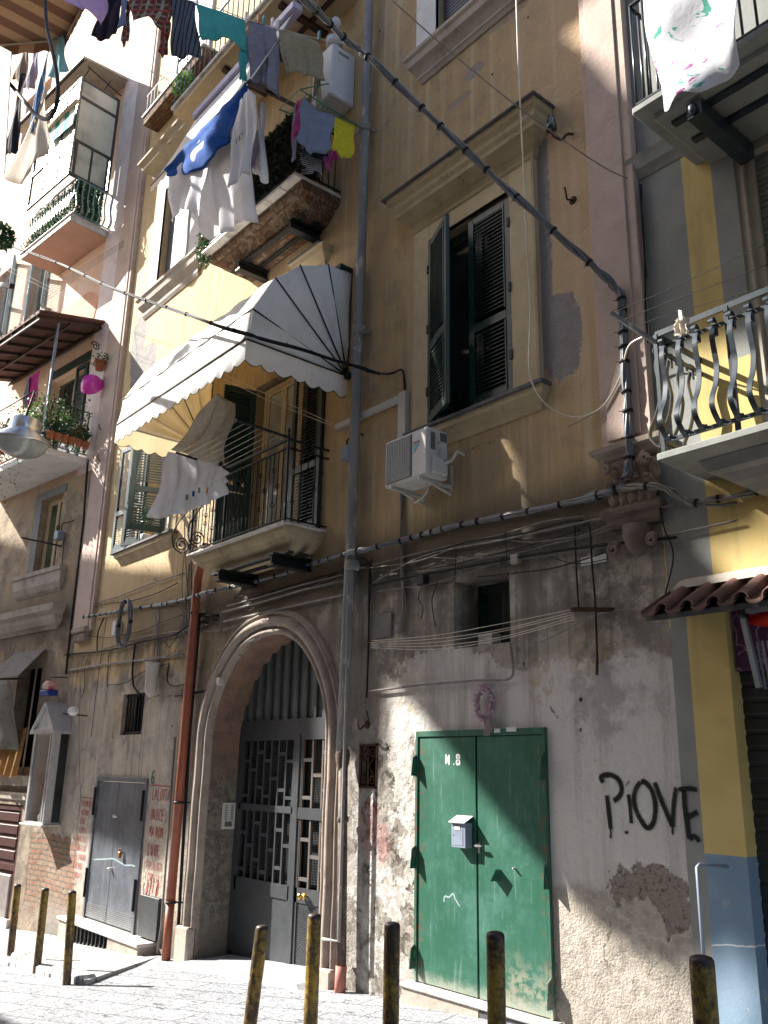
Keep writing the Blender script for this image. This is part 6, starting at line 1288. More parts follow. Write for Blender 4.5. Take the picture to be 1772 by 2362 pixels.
mb = MB(); mb.cbox(X0+.02, X1-.03, -.113, -.108, Z0+.02, Z1-.045, .002); mb.build('door_panel', M['mailm'], MBX); mb = MB(); mb.box(X0+.05, X0+.115, -.1165, -.1125, Z1-.065, Z1-.035); mb.build('name_tag', M['white'], MBX); mb = MB(); mb.lathe([(0, -.117), (.005, -.116), (.005, -.112)], (X0+.035, 0, Z1-.11), 8, 'y'); mb.build('lock', M['iron'], MBX)
# dried wreath
W = thing('wreath', 'faded pink and lilac flower wreath with a ribbon hung above the green door', 'wreath', (-5.71, -.06, 1.95)); c = at(1117, 1622, -.06); M['lilac'] = worn('lilac_petals', (.46, .27, .37), (.58, .40, .47), .8, 0, 30); M['tulle'] = cloth('grey_tulle', (.42, .33, .36), (.3, .24, .26), .4)
mb = MB(); leaf_quads(mb, [(c.x+.095*math.cos(a)+rn.gauss(0, .014), -.06+rn.gauss(0, .014), c.z+.13*math.sin(a)+rn.gauss(0, .016)) for a in [rn.uniform(0, 6.28) for i in range(340)]], .019, rn); mb.build('petals', M['lilac'], W)
mb = MB(); mb.tube([(c.x+.095*math.cos(2*math.pi*i/20), -.05, c.z+.13*math.sin(2*math.pi*i/20)) for i in range(20)], .018, 6, closed=True); mb.build('ring', M['tulle'], W)
mb = MB(); mb.grid(lambda u, v: (c.x+.02+(u-.5)*.025*(1+2*v)+.02*v, -.07-.01*math.sin(v*8+u*5), c.z-.10-.19*v), 3, 8); mb.grid(lambda u, v: (c.x+.03+(u-.5)*.02+.06*v, -.07-.01*math.sin(v*6), c.z-.10-.16*v), 3, 8); mb.build('ribbon', M['tulle'], W)
# bell panel on the reveal of the gateway
FP = lambda px, py: atx(px, py, -10.765)
a, b = FP(514, 1852), FP(539, 1912); mb = MB(); mb.box(-10.768, -10.75, min(a.y, b.y), max(a.y, b.y), b.z, a.z); BP = thing('bell_panel', 'pale metal doorbell panel on the left side of the gateway', 'doorbell panel', (-10.76, (a.y+b.y)/2, b.z)); mb.build('plate', worn('pale_metal_plate', (.52, .52, .48), (.45, .45, .42), .5), BP)
ya, yb2, za, zb = min(a.y, b.y), max(a.y, b.y), b.z, a.z; mb = MB()
for i in range(7): zz = zb-.03-(zb-za)*.6*i/7; mb.box(-10.75, -10.746, ya+.03, ya+.07, zz-.012, zz); mb.box(-10.75, -10.746, yb2-.07, yb2-.03, zz-.012, zz)
mb.build('name_tags', M['acg'], BP); mb = MB(); mb.box(-10.75, -10.746, ya+.04, yb2-.04, za+.03, za+.03+(zb-za)*.2); mb.build('speaker', M['acg'], BP)
# grey flush meter hatch, junction boxes
mb = MB(); mb.cbox(-7.38, -7.03, -.025, 0, 2.86, 3.12, .006); lab(mb.build('meter_hatch', worn('grey_hatch', (.16, .15, .14), (.12, .115, .11), .7)), 'flat grey meter hatch in the sooty wall right of the grey downpipe', 'hatch')
def jbox(px, py, w_, h, d, label, mat='acg', cat='junction box'): p = at(px, py, -d/2); mb = MB(); mb.cbox(p.x-w_/2, p.x+w_/2, -d, 0, p.z-h/2, p.z+h/2, .01); return lab(mb.build('junction_box', M[mat]), label, cat)
jbox(975, 1338, .11, .11, .08, 'small black junction box under the cables left of the small window', 'iron')
jbox(1190, 1290, .10, .09, .06, 'pale junction box over the right corner of the small window', 'stone'); jbox(508, 1572, .08, .10, .08, 'white junction box at the left foot of the arch moulding', 'plastic'); jbox(270, 1450, .14, .24, .12, 'white junction box behind the coil of spare cable', 'plastic')
mb = MB(); p = at(1364, 1291, 0); mb.box(p.x-.10, p.x+.16, -.012, 0, p.z-.04, p.z+.03); lab(mb.build('street_sign', M['white']), 'small cracked white number plate under the cables at the right', 'sign')
# awning lamp
p = at(545, 962, -.62); LP = thing('wall_lantern', 'wrought iron bracket lantern over the lower balcony', 'lantern', (-9.9, 0, 5.2)); xw = -10.25
mb = MB(); mb.beam((xw, 0, 5.75), (xw, -.55, 5.85), .02, .02); mb.tube(spiral((xw, -.30, 5.60), .12, .02, 1.8, (0, 1, 0), (0, 0, 1), a0=0), .009, 6); mb.tube(cat_curve([(xw, -.05, 5.55), (xw, -.2, 5.72), (xw, -.45, 5.78), (xw, -.62, 5.95), (xw, -.60, 6.03)]), .009, 6); mb.tube([(xw, -.10, 5.77), (xw, -.10, 5.62)], .006, 5); mb.build('bracket', M['iron'], LP)
mb = MB(); mb.lathe([(.02, 5.62), (.085, 5.55), (.09, 5.54), (.05, 5.34), (.075, 5.32), (.03, 5.26), (0, 5.22)], (xw, -.14, 0), 6); mb.build('lantern_body', M['iron'], LP)
# ================================================================ cables
M['cable'] = worn('grey_cable', (.10, .11, .13), (.14, .15, .17), .4, 0, 12, .5, .2, spec=.5); M['cabledark'] = worn('black_cable', (.012, .013, .015), (.02, .02, .022), .65, 0, 12, .5, .2, spec=.15); M['cablepale'] = worn('dusty_cable', (.22, .20, .18), (.14, .13, .12), .7, 0, 12, .5, .2)
def bundle(label, P, y, r, n=5, mat='cable', ties=.28, name='cable_bundle', cat='cable', tr=None, k=8, seed=1):
    """several strands following one smooth line, tied at intervals"""
    Q = cat_curve(px_path(P, y), k); rr_ = random.Random(seed); t = thing(name, label, cat, FR.L(tuple(Q[len(Q)//2])) if False else tuple(Q[len(Q)//2])); mb = MB()
    for s in range(n):
        a0 = 2*math.pi*s/n; ph = rr_.uniform(0, 6)
        pts = []
        for i, q in enumerate(Q):
            tn = (Q[min(i+1, len(Q)-1)]-Q[max(i-1, 0)]).normalized(); u = tn.orthogonal().normalized(); v = tn.cross(u); a = a0+i*.10; w_ = r*(.62+.25*math.sin(i*.7+ph)); pts.append(q+(u*math.cos(a)+v*math.sin(a))*w_)
        mb.tube(pts, r*.46, 5, cap=False)
    mb.build('strands', M[mat], t)
    if ties:
        mb = MB(); acc = 0; lim = 1
        for i in range(1, len(Q)):
            acc += (Q[i]-Q[i-1]).length
            if acc > ties*lim:
                acc = 0; lim = rr_.uniform(.55, 1.45); tn = (Q[i]-Q[i-1]).normalized(); mb.tube([Q[i]-tn*.012, Q[i]+tn*.012], r*1.32, 8); u = tn.orthogonal().normalized(); mb.tube([Q[i]+u*r*1.2, Q[i]+u*r*2.2], .003, 4)
        mb.build('ties', M['cabledark'], t)
    return t
bundle('thick grey cable bundle slanting from the top to the pink pilaster at the right', [(690, -14), (800, 92), (880, 159), (1075, 347), (1220, 480), (1350, 597), (1413, 654)], [-2.9, -2.1, -1.8, -1.15, -.75, -.35, -.18], .030, 6, seed=2, k=10)
bundle('cable bundle running down the right pilaster to the capital', [(1413, 654), (1434, 690), (1436, 740), (1443, 866), (1449, 960), (1452, 1056), (1445, 1098), (1429, 1126), (1350, 1151)], [-.16, -.13, -.12, -.12, -.12, -.13, -.12, -.10, -.05], .034, 6, ties=.16, seed=3)
bundle('grey cable bundle sagging along the whole front between the storeys', [(1350, 1151), (1200, 1183), (1050, 1213), (950, 1240), (850, 1266), (800, 1276), (720, 1300), (647, 1325), (551, 1350), (480, 1366), (400, 1389), (300, 1406), (195, 1423)], [-.05, -.05, -.05, -.05, -.20, -.21, -.06, -.05, -.05, -.2, -.05, -.05, -.09], .026, 6, ties=.2, seed=4)
bundle('pale loop of cable bundle from the capital over to the yellow wall', [(1429, 1126), (1475, 1122), (1520, 1122), (1560, 1140), (1600, 1160), (1650, 1152), (1720, 1140), (1790, 1120)], [-.10, -.16, -.17, -.12, -.08, -.06, -.05, -.05], .026, 5, 'cablepale', ties=.3, seed=5)
bundle('black tied cable spanning from the left edge to the awning and the pipe', [(-30, 540), (38, 572), (130, 605), (271, 669), (400, 714), (520, 756), (680, 802), (810, 842), (877, 862)], [-2.6, -2.35, -2.1, -1.9, -1.75, -1.68, -1.1, -.35, -.04], .020, 4, 'cabledark', ties=.55, seed=6)
bundle('cable pair turning down behind the white trunking', [(877, 862), (905, 861), (925, 853), (933, 872), (933, 980)], -.03, .012, 3, 'cabledark', 0, seed=7); bundle('cables hanging down below the air conditioner', [(928, 1130), (926, 1250), (930, 1340), (931, 1410), (919, 1461)], -.03, .020, 4, 'cablepale', 0, seed=8)
lines = [([(1350, 1190), (1250, 1205), (1150, 1235), (1000, 1268), (860, 1303)], .009, 'cablepale'), ([(1560, 1165), (1440, 1185), (1330, 1208), (1160, 1245), (1000, 1275), (920, 1310), (860, 1345)], .010, 'cablepale'),
 ([(1345, 1200), (1300, 1205), (1200, 1232), (1080, 1250), (960, 1285)], .007, 'cabledark'), ([(1560, 1240), (1400, 1256), (1250, 1276), (1100, 1303), (950, 1330), (852, 1352)], .013, 'cabledark'), ([(1700, 1200), (1600, 1222), (1500, 1244), (1400, 1262), (1200, 1290), (1100, 1307)], .008, 'cablepale'),
 ([(852, 1595), (960, 1582), (1100, 1570), (1175, 1566), (1183, 1530), (1176, 1484)], .012, 'cablepale'), ([(1326, 1215), (1329, 1300), (1335, 1400)], .008, 'cabledark'), ([(1345, 1212), (1360, 1215), (1366, 1300), (1374, 1400), (1378, 1520)], .009, 'cabledark'), ([(1378, 1520), (1377, 1557)], .012, 'rust'),
 ([(1200, 1490), (1250, 1480), (1330, 1440), (1350, 1420)], .006, 'cablepale'), ([(973, 1355), (965, 1380), (976, 1400), (972, 1427)], .004, 'cabledark'), ([(1010, 1345), (997, 1380), (1000, 1420), (1005, 1445)], .005, 'cabledark'), ([(1205, 1245), (1260, 1280), (1330, 1300), (1400, 1290)], .004, 'cabledark'),
 ([(1052, 1260), (1050, 1320), (1040, 1342), (990, 1350)], .005, 'cabledark'), ([(1166, 1225), (1168, 1290), (1158, 1300), (1152, 1292), (1165, 1285)], .005, 'cabledark'),
 ([(858, 1290), (852, 1330), (851, 1450), (848, 1560), (846, 1610)], .010, 'cabledark'), ([(846, 1640), (850, 1660), (852, 1675)], .006, 'cabledark'), ([(830, 1285), (850, 1297), (856, 1345), (852, 1400)], .006, 'cabledark'),
 ([(170, 1400), (260, 1380), (340, 1350), (425, 1322)], .011, 'cablepale'), ([(150, 1510), (250, 1500), (330, 1480), (400, 1465), (440, 1440), (500, 1430)], .016, 'cabledark'), ([(240, 1497), (330, 1470), (420, 1455), (480, 1440)], .012, 'cablepale'),
 ([(240, 1425), (226, 1460), (224, 1500)], .014, 'cabledark'), ([(246, 1425), (235, 1500), (222, 1600), (210, 1700)], .006, 'rust'), ([(312, 1482), (306, 1540), (308, 1580), (324, 1605)], .017, 'cabledark'), ([(203, 1518), (196, 1540), (194, 1590), (188, 1610)], .006, 'cabledark'), ([(250, 1510), (248, 1585)], .008, 'rust'),
 ([(250, 1580), (290, 1575), (330, 1550), (390, 1530)], .006, 'cabledark'), ([(355, 1405), (362, 1450), (363, 1530)], .009, 'cable'), ([(368, 1403), (366, 1450), (368, 1535)], .009, 'cable'), ([(360, 1470), (352, 1530)], .006, 'cable'), ([(390, 1530), (386, 1570), (400, 1582), (430, 1578)], .012, 'iron'),
 ([(430, 1100), (426, 1200), (428, 1300), (436, 1420), (432, 1500)], .010, 'cable'), ([(436, 1300), (430, 1380), (420, 1450), (405, 1500), (385, 1510)], .007, 'cablepale'), ([(440, 1290), (436, 1360), (428, 1440), (414, 1490)], .007, 'cable'), ([(425, 1270), (420, 1360), (426, 1460)], .007, 'cablepale'), ([(444, 1262), (442, 1340), (446, 1440), (440, 1700)], .009, 'rust'), ([(438, 1300), (425, 1420), (395, 1490), (380, 1480)], .005, 'cabledark'),
 ([(337, 1615), (380, 1600), (420, 1593)], .012, 'cablepale'), ([(404, 1605), (440, 1600), (480, 1592)], .018, 'iron'), ([(850, 1310), (960, 1295), (1052, 1262)], .006, 'cablepale'), ([(540, 1392), (620, 1366), (760, 1325), (852, 1300)], .007, 'cabledark'), ([(500, 1500), (540, 1492), (590, 1474)], .006, 'cablepale'),
 ([(186, 1580), (182, 1700), (186, 1850)], .006, 'cablepale'), ([(1476, 425), (1486, 560), (1490, 700), (1495, 790)], .007, 'cabledark'), ([(1480, 425), (1482, 520), (1492, 640)], .006, 'cabledark'), ([(1510, 1050), (1512, 1090), (1530, 1130), (1560, 1142)], .006, 'cablepale'),
 ([(1523, 1150), (1530, 1210), (1550, 1260), (1552, 1300), (1535, 1370)], .006, 'cabledark'), ([(1210, 1440), (1300, 1440), (1400, 1412), (1500, 1400)], .004, 'cablepale'), ([(1560, 1150), (1640, 1165), (1700, 1160)], .010, 'cable'), ([(1310, 985), (1400, 935), (1440, 880)], .004, 'cablepale')]
_r = random.Random(31)
for a_, b_, y0_, y1_ in ((500, 790, 1400, 1330), (540, 800, 1375, 1312), (860, 1340, 1322, 1222), (870, 1200, 1362, 1278), (1000, 1420, 1290, 1215), (1100, 1430, 1330, 1262), (460, 640, 1452, 1398), (160, 420, 1468, 1420), (180, 410, 1395, 1348), (1180, 1500, 1250, 1180)):
    n_ = 6; lines.append(([(a_+(b_-a_)*i/n_, y0_+(y1_-y0_)*i/n_+18*math.sin(math.pi*i/n_)+_r.uniform(-4, 4)) for i in range(n_+1)], _r.choice((.005, .006, .008)), _r.choice(('cabledark', 'cablepale', 'cabledark'))))
names = ['thin dusty cable on the sooty band over the lower storey'] 
zone = lambda x, y: ('at the foot of the right pilaster' if x > 1380 else 'over the small window' if x > 950 else 'beside the grey downpipe' if x > 780 else 'above the arch' if x > 500 else 'beside the red downpipe' if x > 390 else 'over the barred grille')
tones = {'cablepale': 'dusty pale', 'cabledark': 'thin black', 'cable': 'grey', 'rust': 'rust brown', 'iron': 'dark stiff'}; info = []
for P, r, m_ in lines: info.append((tones[m_], zone(sum(p[0] for p in P)/len(P), 0), sum(p[1] for p in P)/len(P)))
def rank(i):
    same = sorted(j for j in range(len(info)) if info[j][:2] == info[i][:2]); same.sort(key=lambda j: info[j][2]); n_ = len(same); k_ = same.index(i)
    return '' if n_ == 1 else ('highest ' if k_ == 0 else 'lowest ' if k_ == n_-1 else ['', 'second highest ', 'third highest ', 'fourth highest ', 'fifth highest ', 'sixth highest ', 'seventh highest ', 'eighth highest ', 'ninth highest ', 'tenth highest ', 'eleventh highest ', 'twelfth highest ', 'thirteenth highest '][min(k_, 12)])
for i, (P, r, m_) in enumerate(lines):
    mb = MB(); mb.tube(cat_curve(px_path(P, -.035-.004*(i % 4)), 6), r, 6); mx = sum(p[0] for p in P)/len(P); my = sum(p[1] for p in P)/len(P)
    tone = {'cablepale': 'dusty pale', 'cabledark': 'thin black', 'cable': 'grey', 'rust': 'rust brown', 'iron': 'dark stiff'}[m_]; lab(mb.build('wall_cable', M[m_]), f'{rank(i)}{tone} cable on the wall {zone(mx, my)}', 'cable', f'{tone} cables {zone(mx, my)}')
# coil of spare cable
c = at(289, 1438, -.16); t = thing('cable_coil', 'coil of spare grey cable hung on the cable line at the left', 'cable coil', (c.x, -.15, c.z-.4)); mb = MB()
for k in range(7): mb.tube([(c.x+(.21+.018*(k % 3))*math.cos(a*math.pi/12), -.16-.022*(k//3)-.008*math.sin(a+k), c.z+(.36+.015*(k % 4))*math.sin(a*math.pi/12)) for a in range(24)], .013, 5, closed=True)
mb.build('coil', M['cable'], t); mb = MB()
for a in (0, 1.6, 3.2, 4.7): mb.tube([(c.x+.19*math.cos(a), -.18, c.z+.33*math.sin(a)), (c.x+.27*math.cos(a), -.18, c.z+.41*math.sin(a))], .03, 6)
mb.build('ties', M['cabledark'], t)
c = at(353, 1560, -.1); mb = MB(); mb.lathe([(0, -.30), (.05, -.28), (.09, -.22), (.10, .16), (.12, .18), (.12, .20), (0, .2)], (c.x, -.12, c.z), 14); lab(mb.build('insulator', M['plastic']), 'ribbed white insulator cylinder below the cables over the barred grille', 'insulator')
# overhead thin wires
def wire(label, P, y, r=.004, m_='cablepale', name='wire', cat='wire', group=None): mb = MB(); mb.tube(cat_curve(px_path(P, y), 8), r, 5); return lab(mb.build(name, M[m_]), label, cat, group)
wire('thin wire slanting from the top over the green window cornice to the grey building', [(895, -8), (1040, 120), (1200, 250), (1376, 375), (1462, 418)], [-1.8, -1.3, -.9, -.35, -.02], .006, 'cablepale')
M['whitecord'] = worn('white_cord', (.62, .56, .46), (.5, .45, .38), .6); wire('long pale cord hanging in front of the green window and looping up at the right', [(1191, -8), (1197, 170), (1208, 400), (1217, 590), (1224, 716), (1221, 845), (1238, 905), (1281, 948), (1335, 962), (1390, 938), (1430, 872), (1450, 800), (1489, 773)], [-.62, -.6, -.55, -.5, -.45, -.4, -.3, -.2, -.15, -.12, -.12, -.2, -.4], .008, 'whitecord')
for k in range(5): wire(['topmost', 'second from the top', 'middle', 'second from the bottom', 'lowest'][k]+' of the five pale clotheslines in front of the small window', [(856, 1478+k*4), (1000, 1466+k*8), (1150, 1440+k*9+(k%2)*4), (1324, 1405+k*6)], -.42-.03*k, .0030, 'whitecord', 'clothesline', 'clothesline', 'clotheslines in front of the small window')
a, b = at(1320, 1406, -.5), at(1415, 1407, -.01); mb = MB(); mb.beam(a, b, .035, .035); lab(mb.build('clothesline_bar', M['rust']), 'rusty clothesline bar sticking out right of the small window', 'bar'); a, b = at(850, 1478, -.44), at(880, 1488, -.01); mb = MB(); mb.beam(a, b, .03, .03); lab(mb.build('clothesline_bar', M['rust']), 'rusty clothesline bar beside the grey downpipe', 'bar')
for k in range(4): wire(['uppermost', 'upper middle', 'lower middle', 'lowest'][k]+' fine wire between the pink corner and the left building', [(286, 555+k*4), (200, 610+k*5), (100, 675+k*8)], [-.15, -.6, -1.2], .003, 'cabledark', group='fine wires at the pink corner')
for k in range(2): wire(['upper', 'lower'][k]+' long fine wire crossing in front of the left building to the awning', [(-10, 600+k*10), (150, 680+k*8), (300, 760+k*5), (410, 800+k*4)], [-1.8, -1.3, -.8, -.3], .003, 'cablepale', group='fine wires crossing to the awning')
for k in range(3): wire(['upper', 'middle', 'lower'][k]+' fine clothesline over the right balcony', [(1412+k*25, 722+k*16), (1560, 660+k*30), (1772, 560+k*50)], -.8+.1*k, .003, 'cabledark', 'clothesline', 'clothesline', 'clotheslines over the right balcony')
a, b = at(1409, 722, -.85), at(1515, 792, -.62); mb = MB(); mb.beam(a, b, .03, .03); lab(mb.build('clothesline_bar', M['pipegrey']), 'pale metal clothesline bar projecting left of the right balcony', 'bar')
for k in range(2): wire(['upper', 'lower'][k]+' clothesline stretched under the awning to a hook by the gas meter', [(515, 862+k*12), (640, 920+k*12), (775, 980+k*6)], [-.9, -.5, -.03], .004, 'whitecord', 'clothesline', 'clothesline', 'clotheslines under the awning')
FR = MAIN
pipe('hose', 'thick black hose looping down at the upper left', [(104, -10), (108, 60), (124, 130), (134, 200), (128, 250), (108, 274), (80, 262), (50, 225), (20, 190), (-12, 160)], -3.2, .030, 'cabledark', 'hose', smooth=True)
# hooks on the walls
for px, py, lb_ in ((1322, 462, 'rusty hook in the wall right of the green window'), (245, 990, 'upper iron hook on the pink pilaster'), (243, 1060, 'lower iron hook on the pink pilaster'), (848, 1672, 'white eye hook beside the grey downpipe')):
    p = at(px, py, 0); mb = MB(); mb.tube(cat_curve([(p.x, 0, p.z), (p.x, -.06, p.z-.02), (p.x+.02, -.12, p.z-.05), (p.x+.04, -.16, p.z), (p.x+.03, -.16, p.z+.05)]), .010, 6); mb.lathe([(0, -.012), (.04, -.01), (.045, 0)], (p.x, 0, p.z), 10, 'y'); lab(mb.build('hook', M['rust']), lb_, 'hook')
p = at(1272, 288, -.2); IN = thing('insulator', 'dark green glass insulator on a rusty hook right of the cornice', 'insulator', (p.x, -.2, p.z)); mb = MB(); mb.lathe([(.02, -.07), (.055, -.06), (.055, -.01), (.042, 0), (.045, .05), (.03, .07), (.03, .1), (0, .1)], (p.x, -.2, p.z), 14); mb.build('glass', worn('dark_green_glass', (.01, .03, .03), None, .15, spec=.7), IN)
mb = MB(); mb.tube(cat_curve([(p.x, -.2, p.z-.04), (p.x+.02, -.2, p.z-.14), (p.x+.07, -.14, p.z-.18), (p.x+.09, -.08, p.z-.10), (p.x+.10, 0, p.z-.06)]), .014, 6); mb.build('hook', M['rust'], IN)
# little pot on the window sill (left), mats
t = thing('pot_plant', 'small leafy pot plant on the sill between the open green shutters', 'pot plant', (-13.3, -.05, 5.04)); mb = MB(); mb.lathe([(0, 5.04), (.07, 5.04), (.09, 5.16), (.08, 5.17), (0, 5.15)], (-13.3, -.04, 0), 14); mb.build('pot', M['white'], t); bush((-13.3, -.05, 5.48), (.16, .12, .17), 120, .035, 'leafdark', rn).build('foliage', M['leafdark'], t); mb = MB(); mb.tube([(-13.3, -.04, 5.15), (-13.32, -.04, 5.4)], .012, 5); mb.build('stem', M['rust'], t)
# handle bar in front of the blue pillar
mb = MB(); p = at(1608, 2000, -.35); mb.tube([(p.x, -.35, p.z-.62), (p.x, -.35, p.z+.0), (p.x+.015, -.34, p.z+.015), (p.x+.03, -.26, p.z+.01), (p.x+.03, -.02, p.z-.01)], .013, 8); lab(mb.build('handrail', M['mailm']), 'short grey metal handrail before the blue pillar', 'handrail')
# folded red parasol at the shop
t = thing('folding_awning', 'red folding awning with a grey aluminium arm over the shop entrance', 'awning', (-2.9, -.2, 2.1)); M['red'] = cloth('red_canvas', (.62, .04, .02), (.5, .03, .02), .3); M['alum'] = worn('grey_aluminium_arm', (.28, .30, .32), (.24, .26, .28), .35, .4, 8, .5, .05)
a, b = at(1714, 1420, -.30), at(1752, 1586, -.30); mb = MB(); mb.beam(a, b, .035, .035, up=(0, 1, 0)); mb.build('arm', M['alum'], t); a2 = at(1790, 1405, -.30); mb = MB(); mb.beam((a.x, -.30, a.z+.03), (a2.x+.5, -.30, a.z+.03), .04, .04); mb.build('box', M['alum'], t); mb = MB(); mb.cbox(a.x-.03, a.x+.03, -.34, -.26, a.z-.02, a.z+.06, .015); mb.build('elbow', M['iron'], t)
for dx in (.05, .085, .12): mb = MB(); mb.beam((a.x+dx+.02, -.27, a.z-.18), (b.x+dx-.02, -.27, b.z-.01), .014, .014, up=(0, 1, 0)); mb.build('strut', M['alum'], t)
mb = MB(); mb.grid(lambda u, v: (a.x+.02+u*.9, -.27+.03*math.sin(u*20+v*4), a.z+.01-v*(.07+.03*math.sin(u*9))), 30, 5); mb.grid(lambda u, v: (a.x-.045+u*.04+v*.03*(1-u)+v*.02, -.26+.01*math.sin(v*9), a.z-.06-v*.30), 4, 12); mb.build('canvas', M['red'], t)
# ================================================================ laundry
FR = MAIN
def plaid(c1, c2, c3, fx=55, fz=55):
    def f(t, c):
        a = t.math('SINE', (t.x+t.y*.6)*fx); b = t.math('SINE', t.z*fz); c = t.mix(t.ss(.2, .5, a), c1, c2); c = t.mix(t.ss(.2, .5, b)*.6, c, c2); a2 = t.math('SINE', (t.x+t.y*.6)*fx*.5+1); b2 = t.math('SINE', t.z*fz*.5+1)
        c = t.mix(t.ss(.86, .9, a2), c, c3); return t.mix(t.ss(.86, .9, b2), c, c3)
    return f
def vstripe(c1, c2, fx=70):
    def f(t, c): a = t.math('SINE', (t.x+t.y)*fx); return t.mix(t.ss(.55, .7, a), c1, c2)
    return f
M['c_lilac'] = cloth('lilac_sheet', (.58, .44, .66), (.50, .37, .60), .4); M['c_navy'] = cloth('navy_trousers', (.018, .018, .035), (.03, .03, .05), .08); M['c_plaid'] = cloth('plaid_shirt', (0, 0, 0), None, .15, plaid((.08, .05, .04), (.34, .28, .22), (.30, .05, .04)))
M['c_strip'] = cloth('striped_trousers', (0, 0, 0), None, .12, vstripe((.10, .115, .15), (.02, .022, .03))); M['c_teal'] = cloth('teal_shirt', (.10, .42, .42), (.08, .36, .37), .35); M['c_grey'] = cloth('grey_trousers', (.24, .235, .29), (.19, .19, .24), .15); M['c_khaki'] = cloth('khaki_shirt', (.36, .32, .22), (.30, .265, .18), .3)
M['c_white'] = cloth('white_cotton', (.84, .84, .86), (.78, .78, .82), .45); M['c_blue'] = cloth('royal_blue_sheet', (.015, .09, .36), (.01, .06, .26), .2); M['c_bluegrey'] = cloth('blue_grey_cloth', (.26, .31, .46), (.22, .27, .40), .25); M['c_yellow'] = cloth('yellow_cloth', (.72, .66, .06), (.62, .56, .05), .3)
M['c_pink'] = cloth('pink_cloth', (.66, .16, .38), (.5, .1, .28), .3); M['c_black'] = cloth('black_cloth', (.015, .015, .02), (.02, .02, .03), .05); M['c_brown'] = cloth('brown_cloth_two', (.22, .17, .13), (.17, .13, .10), .3); M['c_denim'] = cloth('denim_blue', (.08, .17, .33), (.07, .14, .28), .15); M['c_aqua'] = cloth('pale_aqua_cloth', (.30, .52, .58), (.25, .45, .52), .4); M['c_cream'] = cloth('cream_sheet', (.66, .60, .52), (.58, .53, .46), .4)
M['c_mauve'] = cloth('mauve_grey_cloth', (.40, .35, .42), (.34, .30, .36), .3)
def m_floral():
    t = NT('flowered_blanket'); n = t.noise(3.2, 2, .5, dist=.6, off=4); n2 = t.noise(5.5, 3, .55, dist=1.2, off=9); c = t.mix(t.ss(.60, .63, n2)*t.ss(.5, .56, n), (.82, .82, .86), (.55, .16, .42)); c = t.mix(t.ss(.63, .66, t.noise(4.4, 3, .5, dist=1.5, off=21)), c, (.15, .48, .38)); t.bump(t.noise(7, 4), .3, .02); t.done(c, .95, 0, .05)
    tr = t.t.nodes.new('ShaderNodeBsdfTranslucent'); t.L(c, tr.inputs[0]); ms = t.t.nodes.new('ShaderNodeMixShader'); ms.inputs[0].default_value = .3
    out = t.t.nodes['Material Output']; t.t.links.new(t.b.outputs[0], ms.inputs[1]); t.t.links.new(tr.outputs[0], ms.inputs[2]); t.t.links.new(ms.outputs[0], out.inputs[0]); return t.m
M['floral'] = m_floral(); M['pegw'] = worn('white_peg', (.7, .7, .7), None, .4); M['pegc'] = worn('teal_peg', (.02, .25, .28), None, .4); M['pego'] = worn('orange_peg', (.6, .15, .06), None, .4)
LG = 'washing on the high line'
def aspart(o, src, label=None):
    for kk in ('label', 'category', 'group'):
        if kk in o: del o[kk]
    o.parent = src; o.location = Vector(o.location)-Vector(src.location)
    if label: o['label'] = label
def depth(px): return -.75-(740-px)*.0042
def garment(name, label, top, bot, mat, folds=2, amp=.035, d=None, group=LG, cat=None, **k):
    if d is None: d = (depth(top[0][0]), depth(top[-1][0]))
    return cloth_px(name, label, cat or name.replace('_', ' '), top, bot, d, mat, folds, amp, group, **k)
garment('bed_sheet', 'lilac sheet hanging at the top left of the high line', [(120, -40), (250, -30)], [(152, 0), (196, 22), (233, 58), (243, 40)], 'c_lilac', 1.5, .04)
garment('trousers', 'black trousers beside the lilac sheet on the high line', [(247, -30), (290, -25)], [(212, 84), (222, 95), (240, 86), (268, 86)], 'c_navy', 1, .03)
garment('shirt', 'pale blue checked shirt edge between the black trousers and the plaid shirt', [(284, -25), (296, -22)], [(276, 60), (292, 62)], 'c_bluegrey', 1, .02)
garment('plaid_shirt', 'brown and red plaid shirt hanging upside down on the high line', [(295, -25), (395, -8)], [(302, 52), (330, 42), (352, 46), (380, 74), (394, 80)], 'c_plaid', 2, .04, cat='shirt', nv=16)
for (tp, bt, lb_) in (([(296, 0), (303, 10)], [(278, 96), (286, 104), (296, 100)], 'left sleeve'), ([(376, 60), (394, 50)], [(366, 120), (376, 128), (386, 130)], 'right sleeve')):
    o = garment('shirt_sleeve', '', tp, bt, 'c_plaid', 1, .02); 
    aspart(o, [x for x in C.objects if x.name == 'plaid_shirt'][0], lb_+' of the plaid shirt')
garment('trousers', 'dark grey striped trousers on the high line', [(396, -12), (425, -3), (452, 6)], [(394, 128), (420, 128), (440, 131), (460, 140)], 'c_strip', 1.2, .04, nv=16)
garment('t_shirt', 'teal shirt stretched wide on the high line', [(454, 8), (510, 26), (566, 46)], [(463, 86), (500, 90), (535, 96), (552, 108), (568, 115)], 'c_teal', 1.5, .035, cat='shirt'); o = garment('shirt_sleeve', '', [(552, 110), (568, 112)], [(554, 188), (570, 184)], 'c_teal', 2, .03)
aspart(o, [x for x in C.objects if x.name == 't_shirt'][0])
garment('trousers', 'blue grey trousers beside the teal shirt on the high line', [(568, 44), (604, 54), (637, 68)], [(570, 178), (600, 195), (622, 208), (648, 222)], 'c_grey', 2, .045, nv=16)
